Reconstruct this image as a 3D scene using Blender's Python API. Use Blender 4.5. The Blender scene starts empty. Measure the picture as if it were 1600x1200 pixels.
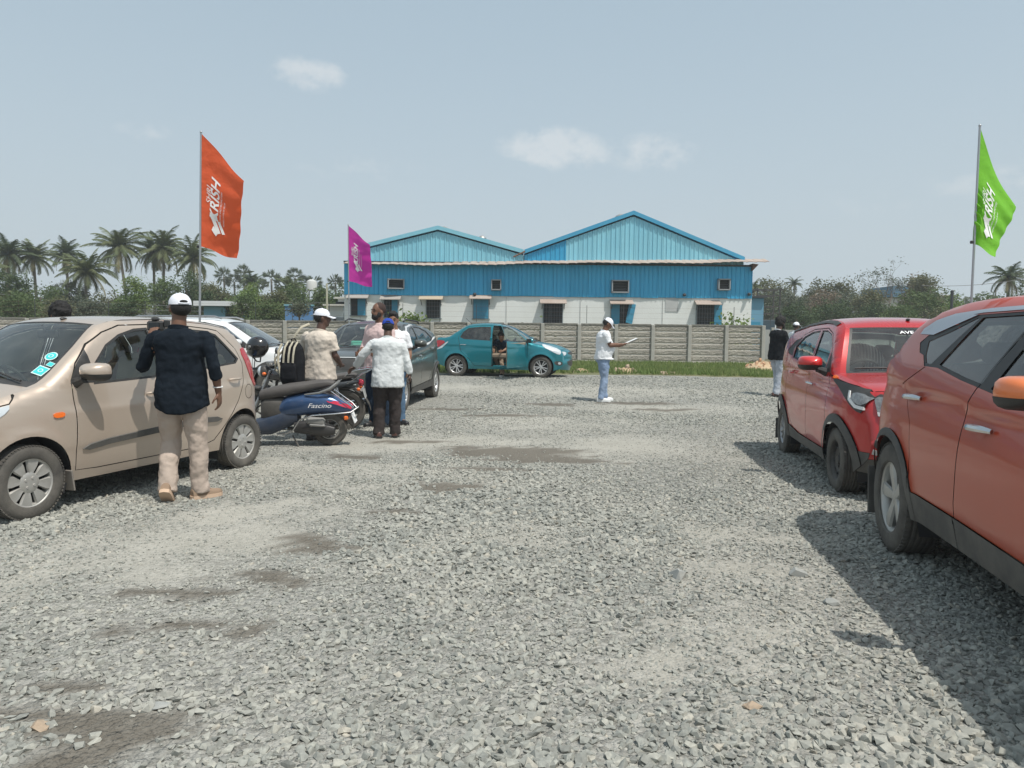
import bpy, bmesh, math, random
import numpy as np
from mathutils import Vector, Matrix, noise as mnoise
from mathutils.geometry import delaunay_2d_cdt
R = math.radians
SC = bpy.context.scene
COL = SC.collection
rng = np.random.default_rng(7)
random.seed(7)

# ------------------------------------------------------------------ camera
FPX, CAM_H, HOR, ROLL = 1160.0, 1.42, 524.0, 0.0105
PITCH = math.atan((600 - HOR) / FPX)
_cp, _sp = math.cos(PITCH), math.sin(PITCH)
_a = math.atan(ROLL); _cr, _sr = math.cos(_a), math.sin(_a)
_U = Vector((0, _sp, _cp)); _Fw = Vector((0, _cp, -_sp)); _X = Vector((1, 0, 0))
_right = _X * _cr + _U * _sr
_up = -_X * _sr + _U * _cr
cam_data = bpy.data.cameras.new('camera')
cam_data.sensor_width = 36.0
cam_data.lens = FPX / 1600 * 36
cam_data.clip_start = 0.05
cam_data.clip_end = 6000
cam = bpy.data.objects.new('camera', cam_data)
COL.objects.link(cam)
cam.matrix_world = Matrix(((_right.x, _up.x, -_Fw.x, 0), (_right.y, _up.y, -_Fw.y, 0),
                           (_right.z, _up.z, -_Fw.z, CAM_H), (0, 0, 0, 1)))
SC.camera = cam

def pray(px, py):
    x = px - 800.0; y = -(py - 600.0)
    x, y = _cr * x - _sr * y, _sr * x + _cr * y
    return (x / FPX, (_cp * FPX + _sp * y) / FPX, (-_sp * FPX + _cp * y) / FPX)
def at(px, py, Y):
    """point of the photograph at distance Y in front of the camera"""
    r = pray(px, py); t = Y / r[1]
    return Vector((r[0] * t, Y, CAM_H + r[2] * t))

# ------------------------------------------------------------------ sky, sun, exposure
SUN_DIR = Vector((0.36, -0.36, 1.0)).normalized()      # towards the sun
SUN_EL = math.asin(SUN_DIR.z)
SUN_AZ = math.atan2(SUN_DIR.x, SUN_DIR.y)               # from +Y towards +X
world = bpy.data.worlds.new('World')
SC.world = world
world.use_nodes = True
wn, wl = world.node_tree.nodes, world.node_tree.links
wn.clear()
w_out = wn.new('ShaderNodeOutputWorld')
w_bg = wn.new('ShaderNodeBackground')
w_bg.inputs['Strength'].default_value = 0.12
w_sky = wn.new('ShaderNodeTexSky')
w_sky.sky_type = 'NISHITA'
w_sky.sun_disc = False
w_sky.sun_elevation = SUN_EL
w_sky.sun_rotation = SUN_AZ
w_sky.altitude = 0
w_sky.air_density = 1.0
w_sky.dust_density = 3.0
w_sky.ozone_density = 1.0
# the hazy air of the day takes colour out of the blue
w_mix = wn.new('ShaderNodeMix'); w_mix.data_type = 'RGBA'
_tc0 = wn.new('ShaderNodeTexCoord'); _sx0 = wn.new('ShaderNodeSeparateXYZ'); wl.new(_tc0.outputs['Generated'], _sx0.inputs[0])
_mr0 = wn.new('ShaderNodeMapRange'); _mr0.interpolation_type = 'SMOOTHSTEP'
_mr0.inputs['From Min'].default_value = -.02; _mr0.inputs['From Max'].default_value = .50; _mr0.inputs['To Min'].default_value = .96; _mr0.inputs['To Max'].default_value = .62
wl.new(_sx0.outputs['Z'], _mr0.inputs['Value']); wl.new(_mr0.outputs[0], w_mix.inputs['Factor'])
_hz = wn.new('ShaderNodeValToRGB'); _hz.color_ramp.elements[0].position = 0.0; _hz.color_ramp.elements[0].color = (.45, .512, .558, 1)
_hz.color_ramp.elements[1].position = .45; _hz.color_ramp.elements[1].color = (.452, .568, .625, 1)
wl.new(_sx0.outputs['Z'], _hz.inputs[0])
_sc0 = wn.new('ShaderNodeVectorMath'); _sc0.operation = 'SCALE'; _sc0.inputs['Scale'].default_value = 10.0
wl.new(_hz.outputs[0], _sc0.inputs[0]); wl.new(_sc0.outputs[0], w_mix.inputs['B'])
wl.new(w_sky.outputs['Color'], w_mix.inputs['A'])
# faint clouds: a few low puffs where noise rises over a threshold
w_tc = wn.new('ShaderNodeTexCoord')
def w_math(op, a, b=None, clamp=False):
    n = wn.new('ShaderNodeMath'); n.operation = op; n.use_clamp = clamp
    for i, v in enumerate((a, b)):
        if v is None: continue
        if isinstance(v, (int, float)): n.inputs[i].default_value = v
        else: wl.new(v, n.inputs[i])
    return n.outputs[0]
w_noise = wn.new('ShaderNodeTexNoise'); w_noise.inputs['Scale'].default_value = 30; w_noise.inputs['Detail'].default_value = 7; w_noise.inputs['Roughness'].default_value = .62
w_map = wn.new('ShaderNodeMapping'); w_map.inputs['Scale'].default_value = (1, 1, 1.6)
wl.new(w_tc.outputs['Generated'], w_map.inputs['Vector']); wl.new(w_map.outputs[0], w_noise.inputs['Vector'])
cloud = None
for (cx, cy, rx, ry, amt) in ((484, 114, 62, 30, .8), (228, 208, 44, 19, .4), (872, 232, 108, 36, 1.0), (1020, 238, 78, 33, .62),
                              (560, 262, 120, 22, .25), (1330, 316, 110, 24, .2), (1560, 282, 110, 24, .4), (-300, 250, 160, 40, .6), (2100, 200, 190, 50, .7)):
    d = Vector(pray(cx, cy)).normalized()
    u = Vector((d.y, -d.x, 0)).normalized(); v = u.cross(d)
    def dotn(vec):
        n = wn.new('ShaderNodeVectorMath'); n.operation = 'DOT_PRODUCT'
        wl.new(w_tc.outputs['Generated'], n.inputs[0]); n.inputs[1].default_value = vec; return n.outputs['Value']
    a = w_math('MULTIPLY', dotn(tuple(u)), FPX / rx)
    b = w_math('MULTIPLY', dotn(tuple(v)), FPX / ry)
    r2 = w_math('ADD', w_math('MULTIPLY', a, a), w_math('MULTIPLY', b, b))
    front = w_math('GREATER_THAN', dotn(tuple(d)), 0.0)
    fall = w_math('MULTIPLY', w_math('SUBTRACT', 1.0, r2, True), front)
    c = w_math('MULTIPLY', fall, amt)
    cloud = c if cloud is None else w_math('MAXIMUM', cloud, c)
puff = w_math('ADD', w_math('MULTIPLY', cloud, 1.25), w_math('MULTIPLY', w_math('SUBTRACT', w_noise.outputs['Fac'], 0.5), 3.2))
nz = w_math('MULTIPLY', w_math('SUBTRACT', puff, 0.15, True), .85, True)
soft = w_math('MULTIPLY', cloud, 2.2, True)
cloud = w_math('MULTIPLY', w_math('MULTIPLY', nz, soft), 0.62, True)
w_mix2 = wn.new('ShaderNodeMix'); w_mix2.data_type = 'RGBA'
wl.new(cloud, w_mix2.inputs['Factor'])
wl.new(w_mix.outputs['Result'], w_mix2.inputs['A'])
w_mix2.inputs['B'].default_value = (6.5, 6.7, 6.8, 1)
wl.new(w_mix2.outputs['Result'], w_bg.inputs['Color'])
wl.new(w_bg.outputs[0], w_out.inputs['Surface'])

sun_data = bpy.data.lights.new('sun', 'SUN')
sun_data.energy = 3.9
sun_data.angle = R(0.6)
sun_data.color = (1.0, 0.955, 0.885)
sun = bpy.data.objects.new('sun', sun_data); COL.objects.link(sun)
sun.rotation_mode = 'QUATERNION'
sun.rotation_quaternion = SUN_DIR.to_track_quat('Z', 'Y')
sun.location = (20, -12, 50)

SC.view_settings.view_transform = 'Standard'
SC.view_settings.look = 'None'
SC.view_settings.gamma = 1.0
SC.view_settings.exposure = 0.0
SC.view_settings.use_curve_mapping = False
SC.cycles.max_bounces = 8
SC.cycles.transparent_max_bounces = 14

# ------------------------------------------------------------------ ground height
_GY = [(-60, 0), (9, 0), (12, .02), (15.5, .08), (18, .16), (21, .245), (25, .25), (36, .12), (60, .1), (6000, .1)]
def gz(x, y):
    x = np.asarray(x, float); y = np.asarray(y, float)
    base = np.interp(y, [g[0] for g in _GY], [g[1] for g in _GY])
    base = base - 0.13 * np.clip((x - 5) / 8, 0, 1) * np.clip((y - 9) / 8, 0, 1) * np.clip((34 - y) / 8, 0, 1)
    return base
def gzf(x, y): return float(gz(x, y))

# ------------------------------------------------------------------ objects
def put(name, me, mat=None, parent=None, loc=None):
    o = bpy.data.objects.new(name, me)
    COL.objects.link(o)
    if mat is not None and me is not None and len(me.materials) == 0:
        me.materials.append(mat)
    if parent is not None: o.parent = parent
    if loc is not None: o.location = loc
    return o
def tag(o, label=None, cat=None, group=None, kind=None):
    if label: o['label'] = label
    if cat: o['category'] = cat
    if group: o['group'] = group
    if kind: o['kind'] = kind
    return o
def empty(name, loc=(0, 0, 0), rz=0.0, parent=None):
    o = bpy.data.objects.new(name, None); COL.objects.link(o)
    o.empty_display_size = .1
    o.location = loc; o.rotation_euler = (0, 0, rz)
    if parent: o.parent = parent
    return o
def copy_tree(o, parent=None):
    c = o.copy(); COL.objects.link(c)
    if parent is not None: c.parent = parent
    for ch in list(o.children): copy_tree(ch, c)
    return c

class MB:
    """collects faces for one mesh"""
    def __init__(self): self.v = []; self.f = []; self.n = 0
    def add(self, v, f):
        v = [tuple(float(c) for c in p) for p in v]
        self.f += [tuple(i + self.n for i in q) for q in f]
        self.v += v; self.n += len(v); return self
    def box(self, c, s, rot=None, bev=0.0):
        hx, hy, hz = s[0] / 2, s[1] / 2, s[2] / 2
        if bev > 0:
            b = min(bev, hx * .9, hy * .9, hz * .9)
            pts = []
            for sx in (-1, 1):
                for sy in (-1, 1):
                    for sz in (-1, 1):
                        pts += [(sx * hx, sy * (hy - b), sz * (hz - b)), (sx * (hx - b), sy * hy, sz * (hz - b)), (sx * (hx - b), sy * (hy - b), sz * hz)]
            bm = bmesh.new()
            for p in pts: bm.verts.new(p)
            r = bmesh.ops.convex_hull(bm, input=bm.verts)
            bm.verts.index_update()
            v = [tuple(q.co) for q in bm.verts]; f = [tuple(q.index for q in fc.verts) for fc in bm.faces]
            bm.free()
        else:
            v = [(x, y, z) for x in (-hx, hx) for y in (-hy, hy) for z in (-hz, hz)]
            f = [(0, 1, 3, 2), (4, 6, 7, 5), (0, 4, 5, 1), (2, 3, 7, 6), (0, 2, 6, 4), (1, 5, 7, 3)]
        if rot is not None:
            v = [tuple(rot @ Vector(p)) for p in v]
        v = [(p[0] + c[0], p[1] + c[1], p[2] + c[2]) for p in v]
        return self.add(v, f)
    def tube(self, pts, r, n=8, caps=True, flat=None):
        """tube along pts; r number or list; flat=(axis vector, factor) squashes the section along the axis"""
        pts = [Vector(p) for p in pts]
        if isinstance(r, (int, float)): r = [r] * len(pts)
        v = []; prev = None
        for i, p in enumerate(pts):
            d = (pts[min(i + 1, len(pts) - 1)] - pts[max(i - 1, 0)])
            if d.length < 1e-9: d = Vector((0, 0, 1))
            d.normalize()
            if prev is None:
                a = Vector((0, 0, 1)) if abs(d.z) < .9 else Vector((1, 0, 0))
                s = d.cross(a).normalized()
            else:
                s = (prev - d * prev.dot(d))
                s = s.normalized() if s.length > 1e-6 else d.orthogonal().normalized()
            t = d.cross(s); prev = s
            for k in range(n):
                an = 2 * math.pi * k / n
                q = s * math.cos(an) * r[i] + t * math.sin(an) * r[i]
                if flat is not None:
                    ax = Vector(flat[0]); q = q - ax * q.dot(ax) * (1 - flat[1])
                v.append(p + q)
        f = []
        for i in range(len(pts) - 1):
            for k in range(n):
                a = i * n + k; b = i * n + (k + 1) % n
                f.append((a, b, b + n, a + n))
        if caps:
            f.append(tuple(reversed(range(n)))); f.append(tuple(range((len(pts) - 1) * n, len(pts) * n)))
        return self.add(v, f)
    def lathe(self, prof, n=32, axis='z', c=(0, 0, 0), a0=0.0, a1=None):
        """prof: (radius, height) pairs"""
        full = a1 is None
        m = n if full else n + 1
        v = []
        for i in range(m):
            an = (2 * math.pi * i / n) if full else a0 + (a1 - a0) * i / n
            for (r, h) in prof:
                x, y = r * math.cos(an), r * math.sin(an)
                p = (x, y, h) if axis == 'z' else ((x, h, y) if axis == 'y' else (h, x, y))
                v.append((p[0] + c[0], p[1] + c[1], p[2] + c[2]))
        k = len(prof); f = []
        for i in range(n if full else n):
            j = (i + 1) % m
            for q in range(k - 1):
                f.append((i * k + q, j * k + q, j * k + q + 1, i * k + q + 1))
        return self.add(v, f)
    def prism(self, poly, h0, h1, axis='y', c=(0, 0, 0)):
        """polygon extruded; axis y: poly is (x,z)"""
        def P(a, b, h): return (a + c[0], h + c[1], b + c[2]) if axis == 'y' else ((a + c[0], b + c[1], h + c[2]) if axis == 'z' else (h + c[0], a + c[1], b + c[2]))
        n = len(poly)
        v = [P(a, b, h0) for a, b in poly] + [P(a, b, h1) for a, b in poly]
        f = [tuple(range(n)), tuple(reversed(range(n, 2 * n)))] + [(i, (i + 1) % n + 0, (i + 1) % n + n, i + n) for i in range(n)]
        return self.add(v, f)
    def ball(self, c, r, n=12, m=8, rot=None):
        if isinstance(r, (int, float)): r = (r, r, r)
        v = []; f = []
        for i in range(1, m):
            ph = math.pi * i / m
            for k in range(n):
                an = 2 * math.pi * k / n
                v.append(Vector((r[0] * math.sin(ph) * math.cos(an), r[1] * math.sin(ph) * math.sin(an), r[2] * math.cos(ph))))
        v.append(Vector((0, 0, r[2]))); v.append(Vector((0, 0, -r[2])))
        top, bot = len(v) - 2, len(v) - 1
        for i in range(m - 2):
            for k in range(n):
                a = i * n + k; b = i * n + (k + 1) % n
                f.append((a, a + n, b + n, b))
        for k in range(n):
            f.append((top, k, (k + 1) % n)); f.append((bot, (m - 2) * n + (k + 1) % n, (m - 2) * n + k))
        if rot is not None: v = [rot @ p for p in v]
        return self.add([p + Vector(c) for p in v], f)
    def mesh(self, name, smooth=True, angle=None, fix=True):
        me = bpy.data.meshes.new(name)
        me.from_pydata(self.v, [], self.f)
        if fix:
            bm = bmesh.new(); bm.from_mesh(me)
            bmesh.ops.recalc_face_normals(bm, faces=bm.faces)
            bm.to_mesh(me); bm.free()
        if smooth:
            me.polygons.foreach_set('use_smooth', [True] * len(me.polygons))
            if angle is not None: me.set_sharp_from_angle(angle=R(angle))
        me.update()
        return me
    def obj(self, name, mat=None, parent=None, smooth=True, angle=35, loc=None, fix=True):
        return put(name, self.mesh(name, smooth, angle, fix), mat, parent, loc)

# ------------------------------------------------------------------ materials
_M = {}
def _nt(name):
    m = bpy.data.materials.new(name); m.use_nodes = True
    nt = m.node_tree; return m, nt, nt.nodes['Principled BSDF']
def mat(name, col=(.5, .5, .5), rough=.6, metal=0.0, coat=0.0, var=None, bump=None, dirt=None, emis=None, spec=None, trans=None, sheen=None):
    """var=(scale, amount, colour2)  bump=(scale, distance, detail)  dirt=(colour, amount, height)"""
    if name in _M: return _M[name]
    m, nt, b = _nt(name)
    N, Lk = nt.nodes, nt.links
    b.inputs['Base Color'].default_value = (*col, 1)
    b.inputs['Roughness'].default_value = rough
    b.inputs['Metallic'].default_value = metal
    if coat: b.inputs['Coat Weight'].default_value = coat; b.inputs['Coat Roughness'].default_value = .06
    if spec is not None: b.inputs['Specular IOR Level'].default_value = spec
    tc = N.new('ShaderNodeTexCoord')
    out = None
    if var:
        n = N.new('ShaderNodeTexNoise'); n.inputs['Scale'].default_value = var[0]; n.inputs['Detail'].default_value = 6; n.inputs['Roughness'].default_value = .65
        Lk.new(tc.outputs['Object'], n.inputs['Vector'])
        mr = N.new('ShaderNodeMapRange'); mr.inputs['From Min'].default_value = .35; mr.inputs['From Max'].default_value = .68; mr.inputs['To Max'].default_value = var[1]
        Lk.new(n.outputs['Fac'], mr.inputs['Value'])
        mx = N.new('ShaderNodeMix'); mx.data_type = 'RGBA'
        mx.inputs['A'].default_value = (*col, 1); mx.inputs['B'].default_value = (*var[2], 1)
        Lk.new(mr.outputs[0], mx.inputs['Factor']); out = mx.outputs['Result']
    if dirt:
        ge = N.new('ShaderNodeNewGeometry'); sx = N.new('ShaderNodeSeparateXYZ')
        Lk.new(ge.outputs['Position'], sx.inputs[0])
        mr = N.new('ShaderNodeMapRange'); mr.inputs['From Min'].default_value = .1; mr.inputs['From Max'].default_value = dirt[2]
        mr.inputs['To Min'].default_value = dirt[1]; mr.inputs['To Max'].default_value = dirt[1] * .22
        Lk.new(sx.outputs['Z'], mr.inputs['Value'])
        n = N.new('ShaderNodeTexNoise'); n.inputs['Scale'].default_value = 5.5; n.inputs['Detail'].default_value = 8; n.inputs['Roughness'].default_value = .7
        Lk.new(ge.outputs['Position'], n.inputs['Vector'])
        mr2 = N.new('ShaderNodeMapRange'); mr2.inputs['From Min'].default_value = .3; mr2.inputs['From Max'].default_value = .7; mr2.inputs['To Min'].default_value = .25
        Lk.new(n.outputs['Fac'], mr2.inputs['Value'])
        mu = N.new('ShaderNodeMath'); mu.operation = 'MULTIPLY'; Lk.new(mr.outputs[0], mu.inputs[0]); Lk.new(mr2.outputs[0], mu.inputs[1])
        mx = N.new('ShaderNodeMix'); mx.data_type = 'RGBA'; mx.inputs['A'].default_value = (*col, 1); mx.inputs['B'].default_value = (*dirt[0], 1)
        if out is not None: Lk.new(out, mx.inputs['A'])
        Lk.new(mu.outputs[0], mx.inputs['Factor']); out = mx.outputs['Result']
        rm = N.new('ShaderNodeMapRange'); rm.inputs['To Min'].default_value = rough; rm.inputs['To Max'].default_value = .85
        Lk.new(mu.outputs[0], rm.inputs['Value']); Lk.new(rm.outputs[0], b.inputs['Roughness'])
        if coat:
            cm = N.new('ShaderNodeMapRange'); cm.inputs['To Min'].default_value = .06; cm.inputs['To Max'].default_value = .5
            Lk.new(mu.outputs[0], cm.inputs['Value']); Lk.new(cm.outputs[0], b.inputs['Coat Roughness'])
    if out is not None: Lk.new(out, b.inputs['Base Color'])
    if bump:
        n = N.new('ShaderNodeTexNoise'); n.inputs['Scale'].default_value = bump[0]; n.inputs['Detail'].default_value = bump[2] if len(bump) > 2 else 4
        Lk.new(tc.outputs['Object'], n.inputs['Vector'])
        bp = N.new('ShaderNodeBump'); bp.inputs['Distance'].default_value = bump[1]; bp.inputs['Strength'].default_value = 1
        Lk.new(n.outputs['Fac'], bp.inputs['Height']); Lk.new(bp.outputs[0], b.inputs['Normal'])
    if emis: b.inputs['Emission Color'].default_value = (*emis[0], 1); b.inputs['Emission Strength'].default_value = emis[1]
    if trans:
        tr = N.new('ShaderNodeBsdfTranslucent'); tr.inputs['Color'].default_value = (*trans[0], 1)
        mxs = N.new('ShaderNodeMixShader'); mxs.inputs[0].default_value = trans[1]
        Lk.new(b.outputs[0], mxs.inputs[1]); Lk.new(tr.outputs[0], mxs.inputs[2])
        Lk.new(mxs.outputs[0], N['Material Output'].inputs['Surface'])
    _M[name] = m
    return m
def glass(name, tint=(.4, .45, .44), refl=1.0, dust=0.06):
    if name in _M: return _M[name]
    m, nt, b = _nt(name); N, Lk = nt.nodes, nt.links
    tr = N.new('ShaderNodeBsdfTransparent'); tr.inputs['Color'].default_value = (*tint, 1)
    gl = N.new('ShaderNodeBsdfGlossy'); gl.inputs['Roughness'].default_value = .02; gl.inputs['Color'].default_value = (refl, refl, refl, 1)
    df = N.new('ShaderNodeBsdfDiffuse'); df.inputs['Color'].default_value = (.42, .42, .39, 1)
    fr = N.new('ShaderNodeFresnel'); fr.inputs['IOR'].default_value = 1.52
    mm = N.new('ShaderNodeMath'); mm.operation = 'MULTIPLY_ADD'; mm.inputs[1].default_value = 1.25; mm.inputs[2].default_value = .02; mm.use_clamp = True
    Lk.new(fr.outputs[0], mm.inputs[0])
    m1 = N.new('ShaderNodeMixShader'); Lk.new(mm.outputs[0], m1.inputs[0]); Lk.new(tr.outputs[0], m1.inputs[1]); Lk.new(gl.outputs[0], m1.inputs[2])
    n = N.new('ShaderNodeTexNoise'); n.inputs['Scale'].default_value = 7; n.inputs['Detail'].default_value = 8
    ge = N.new('ShaderNodeNewGeometry'); Lk.new(ge.outputs['Position'], n.inputs['Vector'])
    mr = N.new('ShaderNodeMapRange'); mr.inputs['From Min'].default_value = .3; mr.inputs['From Max'].default_value = .75; mr.inputs['To Max'].default_value = dust * 2
    Lk.new(n.outputs['Fac'], mr.inputs['Value'])
    m2 = N.new('ShaderNodeMixShader'); Lk.new(mr.outputs[0], m2.inputs[0]); Lk.new(m1.outputs[0], m2.inputs[1]); Lk.new(df.outputs[0], m2.inputs[2])
    Lk.new(m2.outputs[0], N['Material Output'].inputs['Surface'])
    _M[name] = m
    return m
DUST = (.36, .33, .28)
BLACK = mat('black_plastic', (.018, .019, .021), .5, dirt=(DUST, .35, 1.2))
TRIM = mat('dark_trim', (.035, .038, .040), .62, dirt=(DUST, .45, 1.0), bump=(300, .0006))
RUBBER = mat('tyre_rubber', (.028, .027, .026), .85, dirt=(DUST, .42, 1.1), bump=(90, .002))
CHROME = mat('chrome', (.62, .63, .64), .14, 1.0, dirt=(DUST, .25, 1.6))
STEEL = mat('grey_steel', (.42, .43, .44), .38, .85, var=(20, .6, (.25, .24, .23)))
WHEEL_SILVER = mat('wheel_silver', (.52, .52, .50), .34, .55, dirt=(DUST, .6, .9))
DARK_INT = mat('dark_interior', (.035, .036, .038), .8)
CABIN = mat('cabin_grey', (.11, .115, .115), .85)
CLEAR_LENS = mat('clear_lens', (.62, .66, .68), .12, .15, coat=1.0)
RED_LENS = mat('red_lens', (.42, .008, .015), .18, 0, coat=1.0)
ORANGE_LENS = mat('orange_lens', (.85, .17, .02), .25, 0, coat=.6)
WHITE_PAPER = mat('white_paper', (.78, .79, .78), .7)
# ------------------------------------------------------------------ ground
def ramp(nt, fac, stops):
    r = nt.nodes.new('ShaderNodeValToRGB')
    while len(r.color_ramp.elements) < len(stops): r.color_ramp.elements.new(.5)
    for e, (p, c) in zip(r.color_ramp.elements, stops): e.position = p; e.color = (*c, 1)
    nt.links.new(fac, r.inputs[0]); return r.outputs[0]

# damp or bare earth patches in the gravel: (pixel x, pixel y, half width m, half depth m)
PATCH_PX = [(800, 707, .95, .50), (690, 762, .50, .22), (606, 798, .30, .10), (480, 850, .26, .22), (535, 858, .20, .10),
            (190, 985, .17, .12), (300, 980, .20, .08), (372, 990, .14, .12), (200, 1140, .30, .13), (120, 1180, .22, .1), (995, 630, .9, .30), (700, 640, .9, .18),
            (860, 632, .55, .25), (560, 715, .3, .18), (330, 935, .2, .06), (250, 930, .3, .05), (100, 1075, .2, .07), (60, 1130, .25, .06), (420, 905, .35, .10), (850, 720, .9, .22), (780, 650, .8, .2), (1040, 640, .7, .2), (640, 690, .5, .15), (760, 735, .6, .12)]
def gpt(px, py):
    r = pray(px, py); z = 0.0
    for _ in range(6):
        t = (z - CAM_H) / r[2]; z = gzf(r[0] * t, r[1] * t)
    return r[0] * t, r[1] * t
PATCHES = [(*gpt(p[0], p[1]), p[2], p[3]) for p in PATCH_PX]
# dusty, flattened wheel tracks with few stones
DUSTY_PX = [(300, 850, 1.1, .8), (200, 880, .9, .6), (620, 745, 1.3, .7), (700, 690, 1.8, .9), (560, 700, .8, .6), (950, 700, 2.2, 1.4), (860, 660, 2.0, 1.2), (1150, 900, .55, .5),
            (1150, 830, .5, .5), (1100, 1000, .30, .25), (760, 840, .7, .35), (1000, 1060, .25, .15), (1180, 960, .3, .22), (900, 610, 4.0, 1.6), (700, 606, 3.0, 1.4), (420, 800, .8, .4), (20, 900, .4, .7),
            (1050, 640, 2.5, 1.2), (430, 730, .8, .5)]
DUSTY = [(*gpt(p[0], p[1]), p[2], p[3]) for p in DUSTY_PX]
def vnoise(x, y, s, seed=0):
    """cheap value noise, vectorised"""
    x = np.asarray(x) * s + 37.1 * seed + 500; y = np.asarray(y) * s + 11.7 * seed + 500
    xi = np.floor(x).astype(np.int64); yi = np.floor(y).astype(np.int64)
    fx = x - xi; fy = y - yi; fx = fx * fx * (3 - 2 * fx); fy = fy * fy * (3 - 2 * fy)
    def h(a, b):
        n = (a * 374761393 + b * 668265263 + seed * 1442695041) & 0xffffffff
        n = ((n ^ (n >> 13)) * 1274126177) & 0xffffffff
        return ((n ^ (n >> 16)) & 0xffff) / 65535.0
    return (h(xi, yi) * (1 - fx) + h(xi + 1, yi) * fx) * (1 - fy) + (h(xi, yi + 1) * (1 - fx) + h(xi + 1, yi + 1) * fx) * fy
def fbm(x, y, s, seed=0, o=4):
    t = 0; a = .5
    for i in range(o): t = t + a * vnoise(x, y, s * 2 ** i, seed + i); a *= .5
    return t / (1 - .5 ** o)
def field(x, y, lst, warp, soft):
    x = np.asarray(x, float); y = np.asarray(y, float)
    wx = x + (fbm(x, y, 3.2, 5) - .5) * warp; wy = y + (fbm(x, y, 3.2, 9) - .5) * warp
    m = np.zeros_like(x)
    for (cx, cy, rx, ry) in lst:
        d = np.sqrt(((wx - cx) / rx) ** 2 + ((wy - cy) / ry) ** 2)
        m = np.maximum(m, np.clip((1.15 - d) / soft, 0, 1))
    return m
def damp_at(x, y):
    f = field(x, y, PATCHES, .38, .8)
    return np.clip((f - .12 + (fbm(x, y, 8, 3) - .5) * 1.5) * 3.0, 0, 1) * (f > .02)
def dusty_at(x, y): return np.clip(field(x, y, DUSTY, 1.2, .8) * (.35 + 1.1 * fbm(x, y, 1.4, 21)), 0, 1)

def grid_sheet(name, xs, ys, zf, m, attrs=None, wall=0):
    X, Y = np.meshgrid(xs, ys); Z = zf(X, Y)
    v = np.stack([X, Y, Z], -1).reshape(-1, 3)
    nx, ny = len(xs), len(ys)
    i = (np.arange(ny - 1)[:, None] * nx + np.arange(nx - 1)[None]).ravel()
    f = np.stack([i, i + 1, i + nx + 1, i + nx], -1)
    me = bpy.data.meshes.new(name)
    me.from_pydata(v.tolist(), [], f.tolist())
    me.polygons.foreach_set('use_smooth', [True] * len(me.polygons))
    for k, fn in (attrs or {}).items():
        a = me.attributes.new(k, 'FLOAT', 'POINT'); a.data.foreach_set('value', fn(X, Y).ravel().astype(np.float32))
    me.update()
    return put(name, me, m)

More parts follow.
